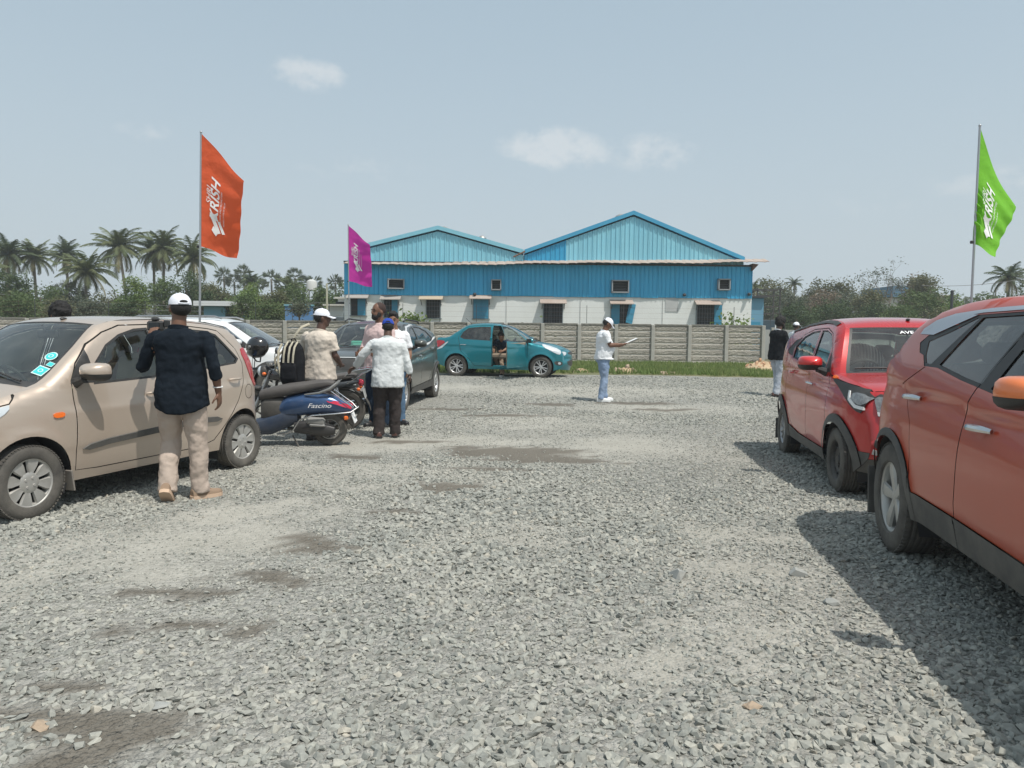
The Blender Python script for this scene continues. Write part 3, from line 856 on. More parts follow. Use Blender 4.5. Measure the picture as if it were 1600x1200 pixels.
def wheel_meshes(key, r, rim_r, w, style, mtyre, mrim, steer=0):
    """meshes for one wheel, outer face towards +y, centred"""
    t = MB(); h = w / 2
    prof = [(rim_r, -h * .9), (rim_r + .012, -h), (r - .045, -h * 1.04), (r - .012, -h * .9), (r, -h * .72)]
    for k in range(5):     # tread grooves
        y = -h * .72 + (k + .5) * (h * 1.44) / 5
        prof += [(r, y - .012), (r - .007, y - .007), (r - .007, y + .001), (r, y + .006)]
    prof += [(r, h * .72), (r - .012, h * .9), (r - .045, h * 1.04), (rim_r + .012, h), (rim_r, h * .9)]
    t.lathe(prof, 40, 'y')
    for k in range(64):    # tread blocks on the shoulders
        an = 2 * math.pi * k / 64
        for sg in (-1, 1):
            c = ((r - .004) * math.cos(an), sg * h * .80, (r - .004) * math.sin(an))
            t.box(c, (.010, h * .26, .017), Matrix.Rotation(-an, 3, 'Y'))
    tm = t.mesh('tyre', True, 35)
    m = MB()
    f = h * .82
    m.lathe([(rim_r, -h * .9), (rim_r * .93, -h * .7), (rim_r * .90, h * .4), (rim_r * .95, f * .92), (rim_r * 1.0, f * 1.04), (rim_r * 1.03, f * 1.06), (rim_r * 1.03, f * .96)], 40, 'y')
    d = MB()
    d.lathe([(.001, h * .1), (rim_r * .9, h * .0)], 32, 'y')          # dark disc behind the spokes
    if style == 'cover8':
        n, w0, w1, yh, r0 = 8, .15, .60, f * .98, .34
    elif style == 'alloy5': n, w0, w1, yh, r0 = 5, .30, .44, f * .95, .16
    elif style == 'alloy10': n, w0, w1, yh, r0 = 10, .13, .17, f * .92, .20
    else: n, w0, w1, yh, r0 = 0, 0, 0, f, .3
    for k in range(n):
        an = 2 * math.pi * (k + .5) / n + (0.10 * (1 if k % 2 else -1) if style == 'alloy10' else 0)
        ca, sa = math.cos(an), math.sin(an)
        rows = []
        for q, (rr_, ww, yy) in enumerate(((r0 * .8, w0 * .9, yh * .86), (.45, w0 + (w1 - w0) * .25, yh * .93), (.72, w0 + (w1 - w0) * .75, yh * 1.0), (.97, w1, yh * .98))):
            R0 = rr_ * rim_r; ww = ww * rim_r
            for (tt, dy) in ((-.5, -.016), (-.40, 0), (0, .004 if style != 'cover8' else -.004), (.40, 0), (.5, -.016)):
                a_, b_ = R0, tt * ww
                rows.append((a_ * ca - b_ * sa, yy + dy, a_ * sa + b_ * ca))
        fs = [(i * 5 + j, i * 5 + j + 1, (i + 1) * 5 + j + 1, (i + 1) * 5 + j) for i in range(3) for j in range(4)]
        m.add(rows, fs)
    if style == 'cover8':
        m.lathe([(.001, yh * .97), (rim_r * .26, yh * .99), (rim_r * .40, yh * .92), (rim_r * .44, yh * .86)], 24, 'y')
        m.lathe([(rim_r * .93, yh * .97), (rim_r * 1.0, yh * .99)], 40, 'y')
        for k in range(4):
            an = math.pi / 4 + k * math.pi / 2
            m.lathe([(.001, yh * 1.05), (.010, yh * 1.05), (.013, yh * .95)], 8, 'y', (rim_r * .22 * math.cos(an), 0, rim_r * .22 * math.sin(an)))
    elif style in ('alloy5', 'alloy10'):
        m.lathe([(.001, yh * .90), (rim_r * .16, yh * .90), (rim_r * .22, yh * .82), (rim_r * .24, yh * .7)], 24, 'y')
        for k in range(5):
            an = 2 * math.pi * k / 5 + .3
            m.lathe([(.001, yh * .88), (.008, yh * .88), (.010, yh * .8)], 8, 'y', (rim_r * .30 * math.cos(an), 0, rim_r * .30 * math.sin(an)))
    else:   # pressed steel
        m.lathe([(.001, h * .72), (rim_r * .22, h * .72), (rim_r * .26, h * .52), (rim_r * .42, h * .45), (rim_r * .60, h * .62), (rim_r * .74, h * .50), (rim_r * .92, h * .12)], 40, 'y')
        for k in range(12):
            an = 2 * math.pi * k / 12
            d.ball((rim_r * .74 * math.cos(an), h * .52, rim_r * .74 * math.sin(an)), (.014, .012, .014), 8, 6)
        for k in range(4):
            an = 2 * math.pi * k / 4 + .4
            m.lathe([(.001, h * .62), (.009, h * .62), (.011, h * .5)], 8, 'y', (rim_r * .34 * math.cos(an), 0, rim_r * .34 * math.sin(an)))
    rm = m.mesh('rim', True, 40); dm = d.mesh('brake_disc', True, 40)
    tm.materials.append(mtyre); rm.materials.append(mrim); dm.materials.append(DARK_INT)
    return tm, rm, dm

def add_wheel(parent, meshes, pos, sd, steer=0.0, spin=0.0):
    w = empty('wheel', pos, 0, parent)
    w.rotation_euler = (0, 0, steer + (0 if sd > 0 else math.pi))
    for nme, me in zip(('tyre', 'rim', 'brake_disc'), meshes):
        o = put(nme, me, None, w); o.rotation_euler = (0, spin, 0)
    return w

def seat(mb, x, y, z, w=.5, cushion=True, h=.62, lean=.25):
    """front faces +x"""
    R_ = Matrix.Rotation(-lean, 3, 'Y')
    if cushion: mb.box((x + .22, y, z + .08), (.5, w, .16), None, .05)
    mb.box((x - .10, y, z + .08 + h / 2), (.15, w, h), R_, .06)
    mb.box((x - .10 - .16, y, z + .08 + h + .12), (.10, w * .48, .19), R_, .05)

def finish_car(s, root, bodym, interior=True, rhd=True, wheel_style=('alloy5',) * 2, steer=0.0, rimmat=None, seatcol=None, mirrors=True, rails=None, dash=None):
    """wheels, arches, floor, cabin, mirrors"""
    rimmat = rimmat or (WHEEL_SILVER, WHEEL_SILVER)
    tr = s.W(s.fo + .0, s.wr + .02)
    y = s.track
    for k, ax in enumerate((s.fo, s.fo + s.wb)):
        mm = wheel_meshes('w', s.wr, s.rim, s.tw, wheel_style[k], RUBBER, rimmat[k])
        for sd in (1, -1):
            add_wheel(root, mm, (-ax, sd * y, s.wr - .004), sd, steer if k == 0 else 0, .35 * k + .2)
    # wheel wells and floor
    w_ = MB()
    for ax in (s.fo, s.fo + s.wb):
        for sd in (1, -1):
            y0 = y - s.tw * .75; y1 = float(s.W(ax, s.wr + s.ra)) - .012
            w_ = MB(); pts = arc(-ax, s.wr, s.ra + .004, -25, 205, 20)
            v = [(a, sd * (min(y1, float(s.W(-a, max(b, .2))) - .02)), b) for a, b in pts] + [(a, sd * y0, b) for a, b in pts]
            n = len(pts); w_.add(v, [(i, i + 1, i + 1 + n, i + n) for i in range(n - 1)] + [tuple(range(n, 2 * n))])
            w_.obj('wheel_well', DARK_INT, root)
    f = MB()
    z0 = float(np.interp((s.fo + s.fo + s.wb) / 2, s.sill_u, s.sill_z)) + .03
    f.box((-(s.L * .5), 0, z0 + .03), (s.L * .80, 2 * (y - s.tw * .8), .06))
    f.box((-(s.fo + s.wb / 2), 0, z0 + .02), (s.wb - 2 * s.ra - .02, 2 * float(s.W(s.fo + s.wb / 2, z0 + .05)) - .05, .05))
    f.box((-(s.fo), 0, s.wr), (.08, 2 * y - .1, .08)); f.box((-(s.fo + s.wb), 0, s.wr), (.09, 2 * y - .1, .10))
    f.obj('underbody', DARK_INT, root)
    if interior:
        i_ = MB(); zf = z0 + .1
        zd = float(np.interp(s.cowl_u, s.belt_[:, 0], s.belt_[:, 1]))
        hw = float(s.W(s.cowl_u + .3, zd)) - .06
        i_.box((-(s.cowl_u + .22), 0, zd - .13), (.5, 2 * hw, .26), None, .08)
        i_.obj('dashboard', dash or CABIN, root)
        sm = seatcol or mat('seat_grey', (.10, .10, .10), .85, bump=(80, .003))
        for yy in (.36, -.36):
            b = MB(); seat(b, -(s.cowl_u + 1.15), yy * s.hwf, zf + .16, .48); b.obj('front_seat', sm, root)
        b = MB(); x = -(s.cowl_u + 2.0)
        b.box((x + .25, 0, zf + .26), (.5, 2 * hw - .16, .16), None, .05)
        b.box((x - .06, 0, zf + .56), (.16, 2 * hw - .16, .56), Matrix.Rotation(-.3, 3, 'Y'), .06)
        for yy in (-.36, .36): b.box((x - .20, yy, zf + .90), (.10, .24, .15), Matrix.Rotation(-.3, 3, 'Y'), .05)
        b.obj('rear_seat', sm, root)
        st = MB(); ys = -.36 if rhd else .36
        c = Vector((-(s.cowl_u + .58), ys, zd - .03)); tilt = Matrix.Rotation(R(-62), 3, 'Y')
        ring = [c + tilt @ Vector((.185 * math.cos(a), .185 * math.sin(a), 0)) for a in np.linspace(0, 2 * math.pi, 25)]
        st.tube(ring, .016, 8)
        for a in (0.0, 2.1, 4.2): st.tube([c, c + tilt @ Vector((.18 * math.cos(a), .18 * math.sin(a), 0))], .016, 6)
        st.ball(tuple(c), (.06, .06, .03), 10, 6, tilt)
        st.obj('steering_wheel', BLACK, root)
        m_ = MB(); q = s.cr(s.p_header); m_.box((-(q[0] + .02) , 0, q[1] - .10), (.03, .24, .07), None, .012); m_.tube([(-(q[0] + .0), 0, q[1] - .10), (-(q[0] - .03), 0, q[1] - .02)], .01, 6)
        m_.obj('rear_view_mirror', BLACK, root)
    if mirrors:
        for sd in (1, -1):
            if isinstance(mirrors, dict) and sd in mirrors.get('skip', ()): continue
            mu, mz = s.mirror
            P, n = s.side_pt(mu, mz, sd)
            g = empty('door_mirror', tuple(P), 0, root)
            rt = Matrix.Rotation(sd * R(12), 3, 'Z')
            sh = MB(); bm = bmesh.new()
            # teardrop shell: flat glass face to the rear
            sec = []
            for i in range(7):
                t = i / 6; k = (1 - t ** 2.2) ** .5 if t < 1 else .0
                k = max(k, .18)
                for j in range(16):
                    an = 2 * math.pi * j / 16
                    cy, cz = abs(math.cos(an)) ** .6 * math.copysign(1, math.cos(an)), abs(math.sin(an)) ** .6 * math.copysign(1, math.sin(an))
                    sec.append(rt @ Vector((-.055 + .135 * t, sd * .16 + .115 * cy * k - sd * .02 * t, .075 + .072 * cz * k + .006 * t)))
            fs = [(i * 16 + j, i * 16 + (j + 1) % 16, (i + 1) * 16 + (j + 1) % 16, (i + 1) * 16 + j) for i in range(6) for j in range(16)] + [tuple(range(16))[::-1], tuple(range(96, 112))]
            sh.add(sec, fs); bm.free()
            cap = sh.obj('mirror_cap', s.mirror_mat or bodym, g)
            lo = MB()
            lo.tube([(0, -sd * .01, -.02), (0, sd * .05, .005), (.01, sd * .10, .02)], [.045, .034, .03], 8, flat=((1, 0, 0), .8))
            lo.add([rt @ Vector((v[0] * 1.01 + (-.055 * .0), (v[1] - sd * .16) * 1.015 + sd * .16, min((v[2] - .075) * 1.04 + .075, .058))) for v in [tuple(rt.transposed() @ q) for q in sec]], fs)
            lo.obj('mirror_base', BLACK, g)
            gl = MB(); pts = [rt @ Vector((-.058, sd * .16 + .098 * math.cos(a), .078 + .056 * math.sin(a))) for a in np.linspace(0, 2 * math.pi, 20, endpoint=False)]
            gl.add(pts, [tuple(range(20))]); gl.obj('mirror_glass', CHROME, g)

def handle(s, root, sd, u, z, m, w=.17, name='door_handle', slope=0.0, cup=True):
    """pull handle bar standing proud over a recessed cup"""
    g = MB(); pts = []; rr = []
    for i in range(9):
        t = i / 8 - .5
        P, n = s.side_pt(u + t * w, z - slope * t * w, sd, .012 + .030 * (1 - (2 * t) ** 4))
        pts.append(tuple(P)); rr.append((.0125 if w < .22 else .019) * (1 - .35 * (2 * t) ** 4))
    g.tube(pts, rr, 8)
    o = g.obj(name, m, root)
    if cup:
        c = MB(); ring = []
        for k in range(16):
            a = 2 * math.pi * k / 16
            P, n = s.side_pt(u + .055 * math.cos(a), z - .012 + .034 * math.sin(a), sd, .0015); ring.append(tuple(P))
        c.add(ring, [tuple(range(16))]); c.obj('handle_cup', mat('cup_shadowed', (.02, .02, .02), .6), o) if False else c.obj('handle_cup', s.bodym, root)
    return o

def side_strip(s, root, name, m, pts, w, off, sd, thick=.01):
    """moulding along a polyline on the side"""
    P2 = resample(pts, .08, False); mb = MB(); rows = []
    for i, p in enumerate(P2):
        ww = w if isinstance(w, float) else float(np.interp(i / (len(P2) - 1), [0, .08, .92, 1], w))
        for (dz, o) in ((-.5, -thick * .3), (-.42, off), (.42, off), (.5, -thick * .3)):
            Q, n = s.side_pt(p[0], p[1] + dz * ww, sd, o); rows.append(tuple(Q))
    n = len(P2)
    mb.add(rows, [(i * 4 + j, i * 4 + j + 1, (i + 1) * 4 + j + 1, (i + 1) * 4 + j) for i in range(n - 1) for j in range(3)] + [(0, 1, 2, 3), (n * 4 - 4, n * 4 - 3, n * 4 - 2, n * 4 - 1)])
    return mb.obj(name, m, root, angle=50)

def wiper(s, root, p0, y0, y1):
    g = MB(); pts = []
    for t in np.linspace(0, 1, 7):
        A, n = s.at_front(y0 + (y1 - y0) * t, float(s.cr(p0 + .25 * t)[0]) + .02, p0 - 1, p0 + 2, 'u'); pts.append(tuple(A + n * .022))
    g.tube(pts, .009, 6); return g.obj('wiper', BLACK, root)

def place_car(root, s, front_contact, rear_contact, sd):
    """front/rear contact: world xy of the wheels' outer ground contact on side sd"""
    F = Vector((front_contact[0], front_contact[1], 0)); B = Vector((rear_contact[0], rear_contact[1], 0))
    d = (F - B).normalized(); left = Vector((-d.y, d.x, 0))
    yo = sd * (s.track + s.tw * .42)
    mid = (F + B) / 2 - left * yo
    o = mid + d * (s.fo + s.wb / 2)
    zf, zr = gzf(F.x, F.y), gzf(B.x, B.y)
    root.location = (o.x, o.y, (zf + zr) / 2 + (zf - zr) / s.wb * (s.fo + s.wb / 2))
    root.rotation_euler = (0, -math.atan2(zf - zr, s.wb), math.atan2(d.y, d.x))
    root.rotation_mode = 'XYZ'
    return root
def plate(root, s, y, z, text, p0, p1, front=True, m=None):
    A, n = s.at_front(y, z, p0, p1)
    rt = Vector(n).to_track_quat('Z', 'Y')
    yaw = math.atan2(n[1], n[0])
    e = empty('number_plate', tuple(Vector(A) + Vector(n) * .02), yaw, root)
    b = MB(); b.box((0, 0, 0), (.008, .50, .115), None, .003); b.obj('plate_board', m or WHITE_PAPER, e)
    return e
def paint(name, col, metal=.35, rough=.32, dust=.45, h=1.3, dcol=DUST, coat=.9):
    return mat(name, col, rough, metal, coat=coat, dirt=(dcol, dust, h))
SEAM = mat('panel_gap', (.012, .012, .012), .9)
GLASS_CLEAR = glass('car_glass', (.74, .82, .78), dust=.04)
GLASS_MID = glass('side_glass', (.62, .70, .66), dust=.03)
GLASS_DARK = glass('tinted_glass', (.20, .23, .23))

# ---------- beige hatchback (i) : u from the front bumper
def beige_hatchback():
    body = paint('beige_paint', (.52, .43, .35), .35, .36, .26, 1.2, (.42, .37, .31))
    X = .74     # front axle
    def S(*p): return [(X + a, b) for a, b in p]
    fwin = S((.60, 1.005), (.62, 1.12), (.80, 1.29), (.96, 1.375), (1.14, 1.425), (1.27, 1.435), (1.285, 1.30), (1.27, 1.05), (1.22, 1.03))
    rwin = S((1.345, 1.04), (1.375, 1.30), (1.39, 1.437), (1.75, 1.43), (2.0, 1.415), (2.12, 1.38), (2.34, 1.15), (2.30, 1.118), (1.8, 1.075))
    tri = S((.37, 1.0), (.40, 1.06), (.47, 1.16), (.585, 1.27), (.60, 1.12), (.585, 1.00))
    vent = band(S((2.04, 1.10), (2.02, 1.41)), .022)
    fd = band(S((.38, 1.02), (.375, .9), (.385, .68), (.385, .31), (.60, .30), (1.27, .305)), .008)
    md = band(S((1.27, .305), (1.30, .7), (1.31, 1.05), (1.33, 1.30), (1.335, 1.48)), .009)
    rd = band(S((1.27, .305), (1.75, .305), (1.95, .35), (2.10, .50), (2.30, .72), (2.41, .92), (2.42, 1.10), (2.36, 1.25), (2.17, 1.435)), .008)
    topd = band(S((.38, 1.02), (.46, 1.16), (.62, 1.31), (.80, 1.41), (1.0, 1.472), (1.33, 1.485), (1.8, 1.475), (2.05, 1.455), (2.17, 1.435)), .010)
    roofl = band([(X + a, b) for a, b in ((.30, 1.11), (.55, 1.34), (.75, 1.46), (1.0, 1.515), (1.5, 1.535), (2.1, 1.50), (2.45, 1.44))], .007)
    hoodl = band([(.10, .78), (X - .12, .88), (X + .02, 1.00), (X + .1, 1.04)], .008)
    flap = band([(X + 2.50 + .075 * math.cos(a), .80 + .075 * math.sin(a)) for a in np.linspace(0, 6.283, 17)], .006)
    s = Car(L=3.585, wb=2.38, fo=X, wr=.283, rim=.182, ra=.345, tw=.165, track=.70, hwf=.95, zmax=.66, tuck=.060, shoulder=.035, tum=.30, tumc=.18, flare=.012,
            plan=[(0, .50), (.10, .60), (.3, .735), (.6, .775), (1.2, .80), (2.4, .80), (2.9, .79), (3.2, .765), (3.45, .69), (3.585, .55)],
            belt=[(0, .80), (X - .1, .93), (X + .35, 1.0), (X + 1.2, 1.03), (X + 2.1, 1.10), (X + 2.6, 1.14), (3.585, 1.14)],
            creases=[(X + .4, .80, X + 2.6, .90, .012, .012), (X - .2, .47, X + 2.2, .52, -.010, .02)], rad_u=[0, .5, 1.0, 1.3, 2.2, 3.1, 3.585], rad_r=[.12, .10, .07, .07, .11, .11, .08], radk=.85, ribk=2.4,
            sill_u=[0, .35, X + .3, 3.585 - .6, 3.585], sill_z=[.24, .22, .225, .235, .30],
            profile=[(.06, .22, .26, .26), (.00, .42, .14, .42), (.01, .60, .15, .60), (.08, .72, .19, .74), (.30, .87, .36, .84), (.60, .98, .64, .93), (.84, 1.045, .92, 1.005),
                     (1.18, 1.27, 1.24, 1.235), (1.52, 1.49, 1.56, 1.465), (1.75, 1.545, 1.78, 1.515), (2.2, 1.565, 2.2, 1.54), (2.7, 1.555, 2.7, 1.525), (3.18, 1.515, 3.12, 1.475),
                     (3.40, 1.22, 3.32, 1.22), (3.50, .98, 3.41, .98), (3.55, .78, 3.45, .78), (3.585, .55, 3.46, .55), (3.54, .32, 3.40, .32)],
            patches=[('windscreen', GLASS_CLEAR, 6.05, 8.0, 0, .90, -.004), ('windscreen_border', BLACK, 5.75, 8.1, 0, .935, -.002),
                     ('rear_screen', GLASS_CLEAR, 12.4, 13.8, 0, .86, -.004), ('panel_gap', SEAM, 3.02, 3.08, 0, 1, -.006), ('panel_gap', SEAM, 13.95, 13.99, 0, .9, -.006),
                     ('bumper', None, 0, 3.02, 0, 1, 0), ('bonnet', None, 3.08, 5.75, 0, 1, 0), ('tailgate', None, 12.1, 15.2, 0, 1, 0), ('roof', None, 8.1, 12.1, 0, 1, 0)],
            panels=[('front_window', GLASS_MID, fwin, -.010), ('mirror_sail', BLACK, tri, .001), ('window_divider', BLACK, vent, -.004), ('rear_window', GLASS_MID, rwin, -.010),
                    ('window_frame', BLACK, grow(fwin, .020), -.003), ('window_frame', BLACK, grow(rwin, .020), -.003),
                    ('panel_gap', SEAM, fd, -.010), ('panel_gap', SEAM, md, -.010), ('panel_gap', SEAM, rd, -.010), ('panel_gap', SEAM, topd, -.008), ('panel_gap', SEAM, roofl, -.006), ('panel_gap', SEAM, hoodl, -.008), ('panel_gap', SEAM, flap, -.004),
                    ('front_door', None, S((.38, 1.02), (.385, .31), (1.27, .305), (1.30, .7), (1.335, 1.48), (1.0, 1.472), (.80, 1.41), (.62, 1.31), (.46, 1.16)), 0),
                    ('rear_door', None, S((1.27, .305), (1.75, .305), (1.95, .35), (2.10, .50), (2.30, .72), (2.41, .92), (2.42, 1.10), (2.36, 1.25), (2.17, 1.435), (1.8, 1.475), (1.335, 1.48), (1.30, .7)), 0)],
            open_side=0, cowl_u=.90, p_header=8.0, mirror=(X + .42, 1.02), mirror_mat=None, bodym=body)
    root = empty('hatchback')
    tag(root, 'dusty beige hatchback with silver wheel covers behind the man in the black shirt', 'car', 'cars parked in the gravel yard')
    for sd in (1, -1): s.build_side(root, sd, body)
    s.build_wrap(root, body)
    finish_car(s, root, body, wheel_style=('cover8', 'cover8'), seatcol=mat('seat_beige', (.42, .38, .31), .9), dash=mat('dash_olive', (.30, .32, .20), .8))
    for sd in (1, -1):
        handle(s, root, sd, X + 1.17, .875, body); handle(s, root, sd, X + 2.25, .94, body)
        side_strip(s, root, 'door_moulding', TRIM, [(X + .44, .475), (X + .7, .51), (X + 1.28, .545)], [.004, .055, .06, .06], .012, sd)
        side_strip(s, root, 'door_moulding', TRIM, [(X + 1.33, .55), (X + 1.7, .57), (X + 2.04, .555)], [.06, .06, .055, .004], .012, sd)
        s.decal('headlight', CLEAR_LENS, rounded([(.20, .74), (.62, .885), (.60, .83), (.46, .75), (.25, .64), (.2, .66)], 1), .006, root, 'side', sd)
        s.decal('tail_light', RED_LENS, rounded([(3.16, 1.24), (3.28, 1.27), (3.385, 1.0), (3.43, .86), (3.36, .84), (3.26, 1.02)], 1), .006, root, 'side', sd)
        s.decal('side_indicator', ORANGE_LENS, rounded([(X + .19, .745), (X + .28, .75), (X + .28, .79), (X + .19, .785)], 1), .010, root, 'side', sd)
        fl = MB(); fl.box((-(X + .345), sd * (s.track + .01), .235), (.014, .17, .17), Matrix.Rotation(R(8), 3, 'Y'), .006); fl.obj('mud_flap', mat('mud_flap', (.19, .17, .15), .8, dirt=(DUST, .6, .6)), root)
    a = MB(); q = s.cr(8.3); a.ball((-q[0] - .02, .10, q[1] + .012), (.035, .02, .014), 10, 6); a.obj('antenna_base', BLACK, root)
    wiper(s, root, 6, -.10, -.62); wiper(s, root, 6, .55, .05)
    # round and square cyan stickers inside the windscreen, right-hand lower corner
    cy = mat('cyan_sticker', (.05, .55, .55), .5); cw = mat('sticker_white', (.6, .8, .78), .5)
    def sticker(y, u, rx, ry, m, sq, off):
        pts = []; k = 4 if sq else 18
        for i in range(k):
            a = 2 * math.pi * i / k + (math.pi / 4 if sq else 0)
            sc_ = 1.41 if sq else 1
            A, n = s.at_front(y + rx * math.cos(a) * sc_, u + ry * math.sin(a) * sc_, 5.8, 8.1, 'u'); pts.append(tuple(A + n * off))
        b = MB(); b.add(pts, [tuple(range(k))]); return b.obj('windscreen_sticker', m, root)
    for (y, u, rx, ry, sq) in ((.50, 1.16, .052, .042, False), (.555, 1.02, .055, .042, True), (.57, 1.095, .03, .020, True)):
        sticker(y, u, rx, ry, cw, sq, .003); sticker(y, u, rx * .84, ry * .8, cy, sq, .0045)
        if rx > .04: sticker(y, u, rx * .42, ry * .4, cw, False, .006); sticker(y, u, rx * .28, ry * .26, cy, False, .0075)
    place_car(root, s, (-3.60, 5.50), (-2.82, 7.75), 1)
    return root
beige = beige_hatchback()

# ---------- orange SUV, near right
def orange_suv():
    body = paint('orange_red_paint', (.43, .048, .014), .05, .34, .16, 1.5, (.28, .15, .10), .55)
    brt = paint('orange_mirror_paint', (.80, .20, .05), .2, .3, .12, 1.5)
    X = .93; wb = 2.741; RA = X + wb
    def S(*p): return [(RA - a, b) for a, b in p]       # a measured forwards from the rear axle
    belt = [(-.95, 1.28), (.20, 1.27), (.45, 1.255), (1.37, 1.165), (1.77, 1.095), (2.2, 1.05), (3.0, 1.0)]
    rwin = S((.60, 1.275), (.86, 1.545), (1.40, 1.55), (1.17, 1.20), (.95, 1.225))
    qwin = S((.30, 1.41), (.55, 1.47), (.80, 1.545), (.83, 1.545), (.48, 1.275), (.40, 1.28), (.34, 1.33))
    fwin = S((1.52, 1.55), (1.95, 1.53), (2.30, 1.38), (2.52, 1.20), (2.45, 1.085), (1.9, 1.11), (1.30, 1.18))
    rdoor = band(S((1.06, .44), (1.07, .72), (1.09, 1.06), (1.16, 1.17), (1.36, 1.45), (1.44, 1.60)), .009)
    rdoor2 = band(S((1.06, .30), (1.07, .46)), .009)
    qd = band(S((.42, 1.255), (.19, 1.165), (.10, 1.13)), .007)
    qd2 = band(S((.42, .50), (.33, .90), (.15, 1.10)), .006)
    fdoor = band(S((2.25, .30), (2.28, .7), (2.26, 1.03)), .009)
    clad = S((-.95, .30), (-.95, .62), (-.62, .62)) + arc(RA, .37, .435, 145, 5, 18) + S((.62, .475), (1.1, .475), (1.9, .455), (2.20, .46)) + arc(X, .37, .435, 165, 0, 18) + [(X + .5, .28), (X + .3, .2), (RA - .3, .2)] + []
    # wheel-arch lips and rocker cladding as separate closed shapes
    def lip(ax): return arc(ax, .37, .455, 200, -20, 26) + arc(ax, .37, .30, -20, 200, 18)
    rock = [(X + .38, .15), (X + .38, .455), (RA - 1.9, .455), (RA - 1.1, .475), (RA - .38, .485), (RA - .38, .15)]
    rearb = [(RA + .38, .15), (RA + .38, .56), (RA + .95, .60), (RA + .95, .15)]
    silver = S((.12, 1.455), (.26, 1.50), (.50, 1.548), (.85, 1.570), (1.5, 1.574), (2.05, 1.545), (2.1, 1.560), (1.5, 1.596), (.9, 1.592), (.50, 1.574), (.28, 1.540), (.14, 1.49))
    silver2 = S((.12, 1.455), (.34, 1.45), (.80, 1.56), (.50, 1.575))
    s = Car(L=4.598, wb=wb, fo=X, wr=.366, rim=.232, ra=.41, tw=.235, track=.80, hwf=1.05, zmax=.80, tuck=.085, shoulder=.055, tum=.34, tumc=.15, flare=.022,
            plan=[(0, .60), (.12, .72), (.35, .86), (.8, .905), (1.4, .90), (2.4, .90), (RA - .4, .915), (RA + .1, .925), (RA + .40, .90), (RA + .62, .80), (RA + .78, .68), (4.598, .6)],
            belt=[(RA - a, b) for a, b in belt[::-1]],
            creases=[(X + .3, 1.0, RA + .6, 1.155, -.026, .010), (X + .5, .56, RA - .4, .55, .018, .05)], rad_u=[0, .6, 1.4, 2.0, 3.0, 3.7, 4.0, 4.598], rad_r=[.12, .10, .07, .09, .10, .08, .05, .05], radk=.8, ribk=2.0,
            sill_u=[0, .5, X + .4, RA - .4, RA + .5, 4.6], sill_z=[.26, .25, .30, .31, .34, .42],
            profile=[(.10, .26, .35, .30), (.0, .50, .20, .5), (.02, .78, .20, .78), (.10, .95, .26, .93), (.5, 1.06, .6, 1.02), (1.0, 1.12, 1.08, 1.08), (1.25, 1.17, 1.30, 1.13),
                     (1.60, 1.40, 1.66, 1.36), (2.0, 1.60, 2.04, 1.565), (2.4, 1.68, 2.4, 1.635), (3.0, 1.70, 3.0, 1.655), (3.5, 1.68, 3.42, 1.62), (4.0, 1.62, 3.72, 1.52),
                     (4.30, 1.37, 3.88, 1.36), (4.46, 1.20, 4.20, 1.22), (4.52, 1.0, 4.36, 1.02), (4.58, .70, 4.40, .70), (4.53, .42, 4.34, .42)],
            patches=[('windscreen', GLASS_DARK, 6.2, 8.0, 0, .90, -.004), ('windscreen_border', BLACK, 6.0, 8.1, 0, .94, -.002), ('rear_screen', GLASS_DARK, 12.4, 13.7, 0, .88, -.004),
                     ('rear_screen_border', BLACK, 12.3, 13.9, 0, .97, -.002), ('grille', BLACK, 1.0, 2.6, 0, .7, -.02), ('bumper', None, 0, 3.0, 0, 1, 0), ('bonnet', None, 3.0, 6.0, 0, 1, 0), ('roof', None, 8.1, 12.3, 0, 1, 0)],
            panels=[('rear_window', GLASS_DARK, rwin, -.010), ('quarter_window', GLASS_DARK, qwin, -.006), ('front_window', GLASS_DARK, fwin, -.010),
                    ('chrome_strip', mat('satin_silver', (.50, .53, .58), .38, .55, dirt=(DUST, .3, 1.8)), silver2, .004), ('chrome_strip', mat('satin_silver'), silver, .004),
                    ('panel_gap', SEAM, rdoor, -.010), ('panel_gap', SEAM, rdoor2, -.010), ('panel_gap', SEAM, qd, -.008), ('panel_gap', SEAM, qd2, -.006), ('panel_gap', SEAM, fdoor, -.010),
                    ('pillar_trim', BLACK, grow(S((.29, 1.46), (.80, 1.555), (1.5, 1.56), (1.98, 1.54), (2.35, 1.38), (2.58, 1.20), (2.48, 1.075), (1.9, 1.10), (1.17, 1.185), (.95, 1.21), (.60, 1.262), (.40, 1.265), (.32, 1.33), (.24, 1.345), (.18, 1.40)), .006), -.003),
                    ('wheel_arch_trim', TRIM, lip(X), .012), ('wheel_arch_trim', TRIM, lip(RA), .012), ('sill_cladding', TRIM, rock, .010), ('bumper_cladding', TRIM, rearb, .008),
                    ('rear_door', None, S((1.06, .44), (1.07, .72), (1.09, 1.06), (1.16, 1.19), (.42, 1.255), (.19, 1.165), (.15, 1.10), (.33, .90), (.42, .47)), 0),
                    ('front_door', None, S((1.06, .44), (1.07, .72), (1.09, 1.06), (1.16, 1.19), (1.9, 1.11), (2.26, 1.03), (2.28, .7), (2.25, .44)), 0)],
            open_side=0, cowl_u=1.25, p_header=8.0, mirror=(RA - 2.04, 1.13), mirror_mat=brt, bodym=body)
    root = empty('suv')
    tag(root, 'dusty orange-red SUV with chrome door handles and an orange mirror, nearest to the camera', 'car', 'cars parked in the gravel yard')
    for sd in (1, -1): s.build_side(root, sd, body)
    s.build_wrap(root, body)
    finish_car(s, root, body, wheel_style=('alloy5', 'alloy5'))
